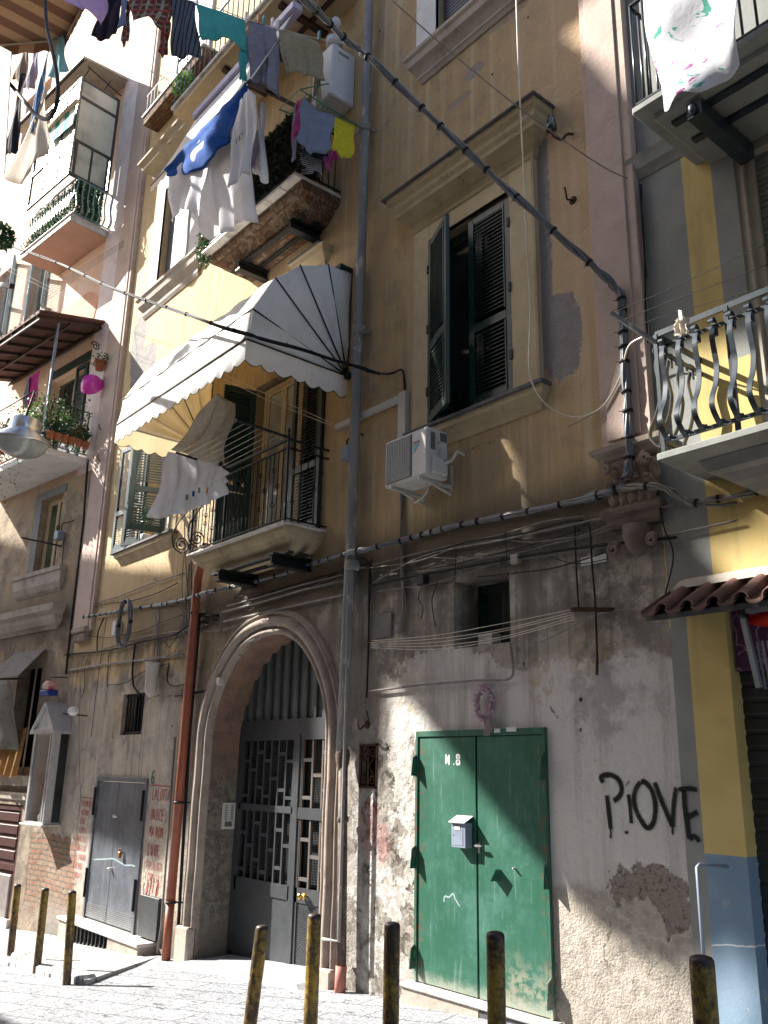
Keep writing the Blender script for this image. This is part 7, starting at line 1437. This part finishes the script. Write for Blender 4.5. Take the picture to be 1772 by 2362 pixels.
garment('shirt', 'khaki shirt at the right end of the high line', [(638, 66), (690, 78), (738, 98)], [(655, 172), (680, 158), (705, 178), (730, 186), (750, 180)], 'c_khaki', 2, .04, nv=14); o = garment('shirt_sleeve', '', [(733, 180), (742, 178)], [(729, 252), (740, 250)], 'c_khaki', 1, .02)
aspart(o, [x for x in C.objects if x.name.startswith('shirt') and x.get('label', '').startswith('khaki')][0])
wire('high clothesline running from the heater out over the street', [(60, -60), (250, -28), (452, 4), (567, 44), (637, 64), (738, 90), (821, 104)], [-3.7, depth(250), depth(452), depth(567), depth(637), depth(738), -.4], .006, 'whitecord', 'clothesline', 'clothesline')
def peg(px, py, y, m_, label, grp='clothes pegs on the high line', s=1.): p = at(px, py, y); mb = MB(); mb.hexa([(p.x-.008*s, p.y-.012, p.z-.035*s), (p.x+.008*s, p.y-.012, p.z-.035*s), (p.x+.008*s, p.y+.012, p.z-.035*s), (p.x-.008*s, p.y+.012, p.z-.035*s), (p.x-.014*s, p.y-.012, p.z+.05*s), (p.x+.014*s, p.y-.012, p.z+.05*s), (p.x+.014*s, p.y+.012, p.z+.05*s), (p.x-.014*s, p.y+.012, p.z+.05*s)]); lab(mb.build('clothes_peg', M[m_]), label, 'clothes peg', grp)
for px, py, m_, lb_ in ((455, 2, 'pegw', 'white peg between the striped trousers and the teal shirt'), (567, 40, 'pegw', 'white peg between the teal shirt and the grey trousers'), (596, 46, 'pego', 'orange peg on the blue grey trousers'), (608, 48, 'pegc', 'teal peg on the blue grey trousers'), (628, 53, 'pegw', 'white peg at the right leg of the blue grey trousers'), (640, 58, 'pegw', 'white peg at the left end of the khaki shirt'), (736, 84, 'pegc', 'teal peg at the right end of the khaki shirt')): peg(px, py, depth(px)-.01, m_, lb_, s=1.6)
# awning of the middle balcony with the blue sheet and white shirts hanging from its bar
yb_ = -1.55; a, b = at(573, 192, yb_), at(345, 432, yb_); zb_ = (a.z+b.z)/2
A2 = thing('balcony_awning', 'bleached white awning rolled out from under the top balcony', 'awning', ((a.x+b.x)/2, -1.2, zb_)); ca, cb = at(702, 0, -.95), at(470, 255, -.95); zc = (ca.z+cb.z)/2; xL, xR = at(352, 408, yb_).x, a.x
mb = MB(); mb.grid(lambda u, v: (xL+(xR-xL)*u, -.95+(yb_+.95)*v, (zc)+(zb_-zc)*v-.05*math.sin(math.pi*v)+.012*math.sin(u*30)*v), 30, 8); mb.build('canvas', M['awning'], A2, solid=.004); mb = MB(); mb.cbox(xL, xR+.1, -1.02, -.86, zc-.04, zc+.10, .02); mb.build('cassette', worn('lilac_grey_cassette', (.36, .34, .48), (.3, .28, .42), .4), A2); mb = MB(); mb.tube([(xL, yb_, zb_), (xR+.05, yb_, zb_)], .022, 8); mb.build('front_bar', M['beam'], A2); wz = at(682, 244, -.9)
mb = MB(); mb.beam((xR, yb_, zb_), (wz.x, -.9, wz.z), .03, .05); mb.beam((wz.x, -.9, wz.z), (wz.x+.1, -.05, wz.z-.1), .03, .04); mb.build('arm', M['beam'], A2)
mb = MB(); N = 90; edge = []
for i in range(N+1):
    x_ = xL+(xR-xL)*i/N; edge.append((x_, yb_-.01, zb_-.10-.04*abs(math.sin(i*.55))))
vs = [(e[0], yb_-.01, zb_) for e in edge]+edge; fs = [(i, i+1, N+1+i+1, N+1+i) for i in range(N)]; mb.add(vs, fs); mb.build('valance', M['awning'], A2)
G2 = 'washing under the bleached awning'
def bar_px(x_): return x_
garment('bed_sheet', 'royal blue sheet slung along the awning bar', [(382, 392), (450, 312), (510, 245), (568, 190)], [(386, 408), (440, 402), (520, 330), (574, 206)], 'c_blue', 4, .04, (yb_-.04, yb_-.04), G2, nv=10)
garment('t_shirt', 'bright white shirt with long sleeves at the left of the blue sheet', [(384, 402), (440, 356), (486, 316)], [(390, 508), (402, 504), (412, 486), (462, 490)], 'c_white', 2, .05, (yb_-.02, yb_-.02), G2, nv=16, cat='shirt')
garment('t_shirt', 'large white undershirt hanging under the blue sheet', [(420, 400), (490, 330), (550, 270)], [(448, 520), (475, 548), (530, 530), (592, 514)], 'c_white', 3, .06, (yb_+.12, yb_+.12), G2, nv=16, cat='shirt')
garment('t_shirt', 'white printed t-shirt hanging from the end of the awning bar', [(548, 230), (575, 205), (592, 220)], [(520, 430), (555, 415), (580, 395)], 'c_white', 2, .05, (yb_-.06, yb_-.06), G2, nv=16, cat='shirt')
garment('vest', 'thin white vest behind the printed t-shirt', [(604, 234), (612, 236)], [(590, 392), (604, 420), (613, 412)], 'c_white', 1.5, .04, (-1.2, -1.2), G2, cat='vest')
garment('vest', 'pale vest between the printed t-shirt and the thin vest', [(588, 300), (600, 300)], [(572, 380), (596, 395)], 'c_mauve', 1.5, .04, (-1.3, -1.3), G2, cat='vest')
# wire drying rack on the middle balcony
RK = thing('drying_rack', 'green wire drying rack fixed to the crumbling balcony', 'drying rack', (-8.3, -1.0, 10.0)); M['rackg'] = worn('green_coated_wire', (.02, .16, .08), None, .4, spec=.5); r0, r1, r2, r3 = at(644, 252, -.75), at(692, 206, -.75), at(838, 300, -.75), at(812, 318, -.75)
zr = 9.95; y0r, y1r, x0r, x1r = -.8, -1.45, -8.65, -7.75
q0 = at(644, 252, -1.25); zr = q0.z; X = [at(644, 252, -1.25).x]; f0 = Vector((q0.x, -1.25, zr)); 
def onz(px, py, z): d_ = ray(px, py); t_ = (z-CAM[2])/d_[2]; return Vector(CAM+d_*t_)
c0, c1, c2, c3 = onz(644, 252, zr), onz(692, 206, zr), onz(838, 298, zr), onz(814, 318, zr); mb = MB(); mb.tube([c0, c1, c2, c3], .009, 6, closed=True)
for i in range(1, 9): f_ = i/9; mb.tube([c0.lerp(c3, f_), c1.lerp(c2, f_)], .004, 4)
mb.tube([c1, (c1.x-.1, -.76, 9.87)], .008, 5); mb.build('frame', M['rackg'], RK)
G3 = 'small washing on the green drying rack'; yq = lambda px, py: onz(px, py, zr).y
def rk(name, label, top, bot, mat, folds=1.5, amp=.03, **k): return garment(name, label, top, bot, mat, folds, amp, (yq(*top[0]), yq(*top[-1])), G3, **k)
rk('cloth', 'blue grey cloth hanging across the front of the green rack', [(700, 222), (740, 258), (769, 264)], [(690, 325), (708, 345), (738, 358), (762, 350)], 'c_bluegrey', 2, .05, nv=14); rk('cloth', 'yellow cloth at the right end of the green rack', [(771, 268), (817, 290)], [(768, 350), (790, 360), (815, 365)], 'c_yellow', 1.5, .03)
rk('cloth', 'pink cloth pegged at the left of the green rack', [(687, 232), (698, 228)], [(672, 325), (690, 300)], 'c_pink'); rk('cloth', 'mauve cloth at the far left of the green rack', [(674, 250), (684, 240)], [(672, 365), (682, 372)], 'c_mauve', 1); rk('cloth', 'black lace edged garment below the blue grey cloth', [(690, 318), (760, 335)], [(690, 335), (725, 362), (756, 368)], 'c_black', 3, .03)
M['c_bw'] = cloth('black_white_striped_cloth', (0, 0, 0), None, .2, lambda t, c: t.mix(t.ss(-.2, .2, t.math('SINE', t.z*190)), (.08, .08, .08), (.6, .6, .6))); rk('cloth', 'black and white striped top under the blue grey cloth', [(690, 336), (735, 350)], [(688, 390), (715, 400), (745, 404)], 'c_bw', 2, .03); rk('cloth', 'hot pink garment dangling below the blue grey cloth', [(738, 355), (765, 350)], [(756, 395), (768, 385)], 'c_pink', 1, .02); rk('cloth', 'dark red garment beside the yellow cloth', [(766, 340), (778, 345)], [(766, 372), (780, 368)], 'pinkcloth', 1, .02)
# leafy dark screen on the middle balcony
mb = MB(); pts = [(rn.uniform(-10.65, -8.35), -.69+rn.gauss(0, .025), 8.98+rn.random()**.8*1.05) for i in range(5200)]+[(-8.30+rn.gauss(0, .02), rn.uniform(-.7, -.35), 9.0+rn.random()*.7) for i in range(300)]; leaf_quads(mb, pts, .036, rn); mb.box(-10.62, -8.36, -.665, -.655, 9.0, 9.95); lab(mb.build('leaf_screen', M['leafblack']), 'dark artificial leaf screen along the crumbling balcony rail', 'screen')
mb = MB(); pts = [(-10.72+rn.gauss(0, .07), -.72+rn.gauss(0, .06), 8.75+rn.random()*.5) for i in range(240)]; leaf_quads(mb, pts, .03, rn); lab(mb.build('ivy', M['leafdark']), 'tuft of ivy at the left end of the crumbling balcony', 'ivy')
# curtain and sheet on the lower balcony
M['sheer'] = cloth('sheer_curtain', (.66, .64, .60), (.56, .54, .50), .5)
cloth_px('bed_sheet', 'white sheet draped in folds over the airer of the lower balcony', 'sheet', [(390, 1042), (440, 1050), (500, 1072), (524, 1090)], [(352, 1186), (400, 1194), (460, 1176), (518, 1128), (526, 1110)], (-1.30, -.72), 'c_white', 4, .06, nv=20, nu=46)
cloth_px('curtain', 'sheer greyish curtain blowing out under the dome awning', 'curtain', [(500, 905), (540, 930)], [(400, 1042), (455, 1056), (518, 1080)], (-.85, -.45), 'sheer', 3, .07, nv=18, nu=36)
for k, (px, py) in enumerate(((417, 1152), (431, 1148), (446, 1140), (459, 1132), (477, 1132))): peg(px, py, -1.1, ('pegc', 'rackg', 'c_blue', 'rackg', 'pego')[k], ['teal', 'green', 'blue', 'second green', 'orange'][k]+' peg on the lower edge of the white sheet', 'clothes pegs on the white sheet', .8)
# flowered blanket on the right top balcony
cloth_px('blanket', 'white blanket with pink and green flowers hung over the top right railing', 'blanket', [(1478, -10), (1560, -60), (1700, -120)], [(1528, 250), (1534, 261), (1548, 260), (1600, 225), (1650, 190), (1700, 150)], (-1.02, -1.02), 'floral', .7, .07, nv=26, nu=40)
p = at(1573, 745, -.75); PG = thing('cloth_scrap', 'crumpled pale rag pegged over the right balcony rail', 'rag', (p.x, -.75, p.z-.2)); mb = MB(); mb.grid(lambda u, v: (p.x-.05+.10*u+.01*math.sin(v*9), -.76+.025*math.sin(u*14+v*5), p.z+.04-.14*v+.015*math.sin(u*12)), 14, 10); mb.build('rag', M['c_cream'], PG); mb = MB(); mb.box(p.x-.008, p.x+.002, -.77, -.755, p.z+.0, p.z+.10); mb.box(p.x+.006, p.x+.016, -.77, -.755, p.z+.0, p.z+.09); mb.build('pegs', M['pegw'], PG)
# top left: striped awning and washing on the left building
FR = LEFT
M['bstripe'] = stripes('brown_striped_canvas', (.36, .23, .14), (.17, .09, .06), 13); y_ = -1.9
TA = thing('balcony_awning', 'brown striped awning over the washing at the upper left corner', 'awning', (-5, -1, 16)); pa, pb, pc, pd = at(-60, 92, -2.2), at(150, 78, -1.9), at(190, 20, -1.3), at(170, -60, -.9)
Z_ = pb.z; mb = MB(); A_, B_, C_, D_ = at(-120, 190, -1.9), at(152, 92, -1.9), at(200, 10, -1.9), at(60, -220, -1.9); A_, B_, C_, D_ = [Vector(LEFT.L(tuple(onz(a_, b_, B_.z)))) for a_, b_ in ((-200, 120), (150, 92), (200, -6), (-40, -260))]; mb.grid(lambda u, v: tuple((A_.lerp(B_, u)).lerp(D_.lerp(C_, u), v)), 10, 8); mb.build('canvas', M['bstripe'], TA, solid=.01)
v_, e_ = None, None; mb = MB(); N = 60; vs = []; 
for i in range(N+1): q = A_.lerp(B_, i/N); vs += [tuple(q), (q.x, q.y, q.z-.22-.06*abs(math.sin(i*.42)))]
mb.add(vs, [(i*2, i*2+1, i*2+3, i*2+2) for i in range(N)]); 
vs = []
for i in range(41): q = B_.lerp(C_, i/40); vs += [tuple(q), (q.x, q.y, q.z-.22-.05*abs(math.sin(i*.45)))]
mb.add(vs, [(i*2, i*2+1, i*2+3, i*2+2) for i in range(40)]); mb.build('valance', M['bstripe'], TA); mb = MB(); mb.tube([A_, B_], .03, 8); mb.tube([B_, B_.lerp(C_, .8)-Vector((0, 0, .05))], .025, 8); mb.tube([at(45, 30, -1.7), B_], .018, 6); mb.build('frame', M['beige'], TA)
G4 = 'washing at the upper left corner'
for nm, lb_, tp, bt, mt in (('cloth', 'tall brown cloth left in the upper left washing', [(62, 85), (72, 70)], [(30, 185), (58, 190)], 'c_brown'), ('cloth', 'mauve grey cloth second in the upper left washing', [(84, 100), (92, 98)], [(55, 205), (80, 200)], 'c_mauve'), ('trousers', 'denim trousers hanging at the upper left', [(108, 115), (116, 112)], [(62, 300), (74, 306), (88, 275)], 'c_denim'),
        ('cloth', 'pale aqua cloth at the right of the upper left washing', [(138, 78), (146, 82)], [(112, 180), (130, 180), (152, 164)], 'c_aqua'), ('bed_sheet', 'long cream sheet hanging low at the upper left', [(110, 215), (100, 150)], [(12, 410), (50, 425), (112, 335)], 'c_cream'), ('cloth', 'black cloth at the left picture edge', [(50, 170), (56, 168)], [(10, 362), (40, 345)], 'c_black')): garment(nm, lb_, tp, bt, mt, 1.6, .05, (-2.0, -2.0), G4, cat='laundry')
wire('dark clothesline over the upper left washing', [(-10, 110), (60, 76), (150, 78)], -2.0, .006, 'cabledark', 'clothesline', 'clothesline')
FR = MAIN
mb = MB(); p = at(10, 60, -3.4); mb.box(p.x-.25, p.x+.03, -3.45, -3.2, p.z-.75, p.z+2); M['greypost'] = worn('grey_post', (.16, .15, .14), (.11, .10, .10), .8, 0, 4, .5, .3)
def m_mesh():
    t = NT('dark_mesh_shade'); a = t.math('SINE', t.x*240); b = t.math('SINE', t.z*240); c = t.mix(t.ss(.3, .6, a*b), (.02, .02, .02), (.14, .13, .12)); return t.done(c, .8, 0, .2)
M['mesh'] = m_mesh(); a, b = at(-14, 95, -3.3), at(22, 350, -3.3); mb = MB(); mb.hexa([at(-30, 420, -3.3), at(10, 400, -3.3), at(12, 400, -3.25), at(-28, 420, -3.25), at(-30, 90, -3.3), at(26, 120, -3.3), at(28, 120, -3.25), at(-28, 90, -3.25)]); lab(mb.build('shade_screen', M['mesh']), 'dark mesh shade at the left picture edge above the hose', 'screen')
mb = MB(); P = [at(-20, 655, -3), at(28, 660, -3)]; mb.beam(P[0], P[1], .07, .07); lab(mb.build('beam', M['iron']), 'short black beam end at the left picture edge', 'beam')
bush(at(2, 545, -3.0), (.22, .2, .24), 420, .045, 'leafdark', rn).build('foliage', M['leafdark']); o = [x for x in C.objects if x.name.startswith('foliage') and x.parent is None][0]; o.name = 'potted_shrub'; lab(o, 'dark green leaves poking in at the left picture edge', 'plant')
bush(at(425, 190, -.35), (.35, .15, .18), 260, .05, 'leaf', rn).build('window_plants', M['leaf']); lab([x for x in C.objects if x.name == 'window_plants'][0], 'bright green window plants on the high sill at the left', 'plant')
# ================================================================ writing
FR = MAIN
GL = {'A': [[(0, 0), (.5, 1), (1, 0)], [(.2, .4), (.8, .4)]], 'B': [[(0, 0), (0, 1), (.7, .95), (.75, .6), (0, .52), (.85, .45), (.85, .05), (0, 0)]], 'C': [[(.9, .85), (.5, 1), (.05, .7), (.05, .3), (.5, 0), (.9, .15)]], 'D': [[(0, 0), (0, 1), (.6, .95), (.9, .5), (.6, .05), (0, 0)]],
 'E': [[(.8, 1), (0, 1), (0, 0), (.85, 0)], [(0, .5), (.65, .5)]], 'G': [[(.9, .85), (.5, 1), (.05, .7), (.05, .3), (.5, 0), (.9, .2), (.9, .45), (.55, .45)]], 'H': [[(0, 0), (0, 1)], [(.9, 0), (.9, 1)], [(0, .5), (.9, .5)]], 'I': [[(.4, 0), (.4, 1)]], 'K': [[(0, 0), (0, 1)], [(.8, 1), (0, .45), (.85, 0)]], 'L': [[(0, 1), (0, 0), (.75, 0)]],
 'M': [[(0, 0), (.1, 1), (.5, .4), (.9, 1), (1, 0)]], 'N': [[(0, 0), (0, 1), (.85, 0), (.85, 1)]], 'O': [[(.5, 1), (.05, .7), (.05, .3), (.5, 0), (.92, .3), (.92, .7), (.5, 1)]], 'P': [[(0, 0), (0, 1), (.75, .92), (.75, .55), (0, .48)]], 'R': [[(0, 0), (0, 1), (.75, .92), (.75, .55), (0, .48), (.85, 0)]], 'S': [[(.85, .85), (.45, 1), (.1, .78), (.8, .3), (.5, 0), (.05, .15)]],
 'T': [[(.45, 0), (.45, 1)], [(0, 1), (.95, 1)]], 'U': [[(0, 1), (.02, .25), (.4, 0), (.8, .25), (.82, 1)]], 'V': [[(0, 1), (.45, 0), (.9, 1)]], 'X': [[(0, 0), (.9, 1)], [(0, 1), (.9, 0)]], 'Y': [[(0, 1), (.45, .5), (.9, 1)], [(.45, .5), (.45, 0)]], '6': [[(.75, .95), (.2, .75), (.05, .25), (.4, 0), (.75, .2), (.6, .48), (.1, .35)]],
 '8': [[(.45, .52), (.1, .7), (.12, .95), (.45, 1), (.75, .95), (.78, .7), (.45, .52), (.05, .35), (.08, .06), (.45, 0), (.8, .06), (.84, .35), (.45, .52)]], '.': [[(.3, 0), (.35, .06)]], '(': [[(.6, 1.1), (.2, .5), (.6, -.1)]]}
def stroke(mb, pts, wd, y):
    """a painted stroke lying on the wall at y: three vertices across, full in the middle and fading to the edges"""
    P_ = [Vector(p) for p in pts]; pts = []
    for a_, b_ in zip(P_, P_[1:]):
        k_ = max(3, int((b_-a_).length/max(wd*.5, .004))) if len(P_) < 12 else 1
        pts += [a_.lerp(b_, j/k_) for j in range(k_)]
    pts.append(P_[-1]); n = len(pts); vs = []; cols = []
    for i, p in enumerate(pts):
        t_ = (pts[min(i+1, n-1)]-pts[max(i-1, 0)]); t_ = t_.normalized() if t_.length > 0 else Vector((1, 0)); nx, nz = -t_.y, t_.x
        for s, c in ((-1, 0.), (-.45, 1.), (.45, 1.), (1, 0.)): vs.append((p.x+nx*s*wd/2, y, p.y+nz*s*wd/2)); cols.append(c if 0 < i < n-1 else c*.5)
    b = len(mb.v); mb.v += vs; mb.col += cols
    for i in range(n-1):
        for k in range(3): mb.f.append((b+i*4+k, b+i*4+k+1, b+i*4+k+5, b+i*4+k+4)); mb.m.append(0); mb.sm.append(False)
def text(mb, s, x, z, h, wd, y, sp=.78, r=None, slant=0, xs=1.0):
    r = r or random.Random(1)
    for ch in s:
        for st_ in GL.get(ch, []):
            P = [(x+a*h*.55*xs+r.uniform(-.02, .02)*h+slant*b*h, z+b*h+r.uniform(-.02, .02)*h) for a, b in st_]; P = [tuple(q)[:2] for q in cat_curve([(a, b, 0) for a, b in P], 4)] if ch in 'OCSGU68(' and len(P) > 2 else P
            stroke(mb, P, wd, y)
        x += h*sp*(.55 if ch in 'I. (' else 1)*.95
def newtext(): m_ = MB(); m_.cc = 1.0; return m_
M['spray'] = paint('black_spray', (.012, .012, .012)); M['redpaint'] = paint('red_wall_paint', (.33, .085, .085)); M['greenpaint'] = paint('green_wall_paint', (.02, .16, .10)); M['whitepaint'] = paint('white_stencil_paint', (.75, .78, .75)); M['paleink'] = paint('pale_chalk', (.26, .34, .35))
# PiOVE: the strokes follow the photograph, on the wall plane
S = [[(1392, 1806), (1386, 1794), (1396, 1788), (1412, 1789), (1428, 1800), (1434, 1822), (1428, 1838), (1415, 1848)], [(1400, 1834), (1404, 1868), (1409, 1914)], [(1447, 1806), (1449, 1808)], [(1450, 1832), (1454, 1866), (1457, 1900)], [(1478, 1803), (1466, 1822), (1463, 1850), (1472, 1880), (1493, 1910), (1508, 1896), (1512, 1858), (1504, 1824), (1490, 1806), (1478, 1803)], [(1510, 1804), (1530, 1856), (1552, 1908)], [(1552, 1908), (1554, 1860), (1560, 1816)], [(1566, 1821), (1588, 1819), (1609, 1822)], [(1578, 1822), (1580, 1860), (1586, 1900), (1591, 1938)], [(1587, 1886), (1600, 1878), (1610, 1873)], [(1591, 1936), (1604, 1930), (1614, 1942)], [(1445, 1916), (1447, 1924)], [(1409, 1912), (1410, 1922), (1409, 1934)], [(1552, 1906), (1553, 1926)]]
mb = newtext()
for k, s_ in enumerate(S):
    P = [at(a, b, -.004) for a, b in s_]; Q = cat_curve(P, 5) if len(P) > 2 else P; stroke(mb, [(q.x, q.z) for q in Q], .058 if k < 2 else .07 if k == 2 else .022 if k > 11 else .056-.003*(k % 4), -.004-.0003*k)
lab(mb.build('graffiti', M['spray']), 'black sprayed word PiOVE on the pale wall right of the green door', 'graffiti')
# N.8 on the green door
mb = newtext(); a, b = at(1028, 1763, -.03), at(1028, 1743, -.03); hh = b.z-a.z; text(mb, 'N.8', a.x, a.z, hh*1.1, .026, -.0245, 1.1); lab(mb.build('door_number', M['whitepaint']), 'white stencilled number N.8 on the green door', 'number')
mb = newtext(); 
for P in ([(1023, 2082), (1025, 2068), (1035, 2070), (1044, 2062), (1050, 2075), (1060, 2092)],): Q = [at(x_, y_, -.03) for x_, y_ in P]; stroke(mb, [(q.x, q.z) for q in cat_curve(Q, 4)], .022, -.0242)
lab(mb.build('paint_mark', M['paleink']), 'faint pale scrawl low on the left green leaf', 'paint mark')
# red slogans round the grey door
rt = random.Random(5); mb = newtext(); x0_ = -12.28; zz = 1.05; text(mb, 'LA LOTTA', x0_, zz, .145, .022, -.005, .52, rt, 0, .72); text(mb, 'UNISCE', x0_, zz-.27, .145, .022, -.005, .54, rt, 0, .68); text(mb, 'MA NON', x0_, zz-.50, .145, .022, -.005, .58, rt, 0, .70); text(mb, 'DIVIDE', x0_, zz-.74, .145, .022, -.005, .54, rt, 0, .68); text(mb, 'PER LA LOTTA', x0_, zz-.92, .10, .013, -.005, .46, rt, 0, .65); text(mb, 'E CARLO S.A.', x0_, zz-1.07, .10, .013, -.005, .46, rt, 0, .65)
stroke(mb, [(x0_-.1, 1.245), (-11.75, 1.24)], .022, -.005)
for k in range(9): xx = x0_-.05+rt.random()*.5; z0_ = -.25+rt.random()*.15; stroke(mb, [(xx, z0_), (xx+rt.uniform(-.05, .05), z0_+.14), (xx+rt.uniform(-.02, .1), z0_+.2)], .028, -.005)
lab(mb.build('graffiti', M['redpaint']), 'red hand painted slogan LA LOTTA UNISCE MA NON DIVIDE right of the grey door', 'graffiti')
mb = newtext(); x0_ = -14.80
for k, s_ in enumerate(('MOVIMENTO', 'AUTONO', 'DISOC', 'CUPATI', 'POLITICI', 'ORGI LOT', 'E LAVORO', 'SEMPRE', 'NUOVI')): text(mb, s_, x0_, .86-k*.135, .085, .014, -.005, .62, rt, 0, .85)
stroke(mb, [(-14.9, 1.0), (-14.3, .99)], .02, -.005); stroke(mb, [(-14.9, 1.0), (-14.9, -.1)], .014, -.005); lab(mb.build('graffiti', M['redpaint']), 'column of small red painted writing left of the grey door', 'graffiti')
mb = newtext(); text(mb, '6', -12.36, 1.27, .19, .036, -.005, .8, rt); lab(mb.build('house_number', M['greenpaint']), 'green painted number 6 beside the top of the grey door', 'number')
mb = newtext(); p = at(445, 1985, -.0); Q = [at(*q_, -.0) for q_ in ((438, 1960), (448, 1955), (454, 1965), (448, 1975), (440, 1972), (440, 1990), (450, 1996))]; stroke(mb, [(q.x, q.z) for q in cat_curve(Q, 4)], .04, -.065); 
# white sprayed line across the grey door
mb2 = newtext(); Q = [at(*q_, -.03) for q_ in ((212, 1983), (240, 1982), (258, 1981), (272, 1988), (286, 1996), (300, 1996), (310, 1999))]; stroke(mb2, [(q.x, q.z) for q in cat_curve(Q, 4)], .03, -.0135); lab(mb2.build('paint_mark', M['paleink']), 'wavy pale sprayed line across the grey steel door', 'paint mark')
# lettering on the air conditioner, the sign and the shirt
a = at(955, 1023, -.453); mb = newtext(); text(mb, 'DAIKIN', gx1+.03, a.z-.012, .030, .007, -.4515, .62, random.Random(3)); lab(mb.build('lettering', M['spray']), 'small maker lettering on the air conditioner front', 'lettering')
mb = MB(); mb.prism([(gx1+.03, a.z-.02), (gx1+.11, a.z-.02), (gx1+.03, a.z-.11)], -.4525, -.4503); o = mb.build('emblem', worn('pale_blue_emblem', (.08, .32, .45), None, .4)); lab(o, 'blue triangle emblem on the air conditioner front', 'emblem')
p = at(1364, 1291, -.013); mb = newtext(); text(mb, 'N 9', p.x-.07, p.z-.03, .05, .010, -.0135, .7); 
p = at(548, 330, yb_-.16); mb = newtext(); text(mb, 'VIRY', p.x-.05, p.z, .10, .016, p.y, .6); lab(mb.build('shirt_print', M['spray']), 'dark printed letters on the white t-shirt', 'print')
p = Vector((X0+.05, 0, Z0+.06))
# ================================================================ unseen building across the street; added screens and mass shape light on the front
FR = MAIN
def occl():
    yb = -8.2; k = -yb/SUN.y; kx, kz = -SUN.x*k, -SUN.z*k           # facade point -> where its sun ray crosses the opposite front
    px = lambda *P: [(at(a, b).x, at(a, b).z) for a, b in P]
    ob = thing('apartment_building', 'unseen apartment building across the street, behind the camera, with added screens that shape the shade', 'building', (-20, yb, -2))
    mb = MB(); mb.box(-60, -14.5, yb-6, yb, -5, 7.6); mb.build('wall', M['stone'], ob)
    mb = MB(); mb.box(-14.5, 14, yb-6, yb+.3, -5, 15); mb.build('sky_blocker', M['stone'], ob)  # added unseen mass that cuts sky light on the front
    low = [(-23, 5.8), (-23, 2.2), (-17, 1.6), (-15.5, .7), (-14.3, .75), (-12.4, .55), (-11.5, 1.2), (-11.2, 2.5), (-10.3, 2.7)]
    lowB = [(-9.15, 3.2), (-9.05, 2.8), (-8.5, 2.5), (-8.0, 1.9), (-7.62, 1.7), (-7.5, 2.75), (-7.2, 2.55), (-6.62, 2.1), (-6.30, 1.88), (-5.72, 1.30), (-4.97, .72), (-4.3, .50), (-3.7, .8), (-3.5, 1.05), (-2, 1.1)]
    right = px((1900, 1420), (1640, 1420), (1560, 1390), (1640, 1330), (1600, 1290), (1500, 1190), (1640, 1140), (1640, 1090), (1500, 1040), (1400, 1040), (1360, 990), (1400, 850), (1440, 760), (1520, 750), (1772, 690), (1900, 690), (1900, 350), (1772, 280), (1580, 330), (1459, 246), (1386, 202), (1354, 159), (1278, 105), (1234, 83), (1238, 61), (1328, 0), (1330, -300))
    f = lambda x, y, z: (x-y/SUN.y*SUN.x, z-y/SUN.y*SUN.z)
    left = [(-8.2, 16), (-8.2, 11), (-7.6, 10), f(-9.0, -1.35, 10.6), f(-9.0, -1.6, 9.9), f(-9.15, -1.6, 8.8), f(-7.9, -1.0, 7.18), f(-7.9, -1.15, 6.98), f(-7.9, -1.38, 6.55), f(-7.9, -1.44, 5.9), f(-11.4, -1.5, 5.85)]
    P = [(a+kx, b+kz) for a, b in lowB+right+left if True]; PA = [(a+kx, b+kz) for a, b in low+[(-10.3, 3.9), (-11.4, 4.3), (-13.8, 4.7), (-16.5, 5.3)]]
    mb = MB(); mb.prism(P, yb-.25, yb); mb.build('shadow_screen', M['stone'], ob); mb = MB(); mb.prism(PA, yb-.25, yb); mb.build('shadow_screen', M['stone'], ob)  # added unseen panels, outline cut so their shadow shapes the shade on the front
    for xf, zt, wd in ((-3.3, 1.0, .06), (-2.4, 1.2, .1)): mb = MB(); mb.box(xf-wd+kx, xf+wd+kx, yb-.2, yb-.04, 7.5, zt+kz); mb.build('screen_post', M['stone'], ob)  # added posts under the shadow panels
occl()
# ---- clean up helper properties
for o in bpy.data.objects:
    if '_w' in o: del o['_w']
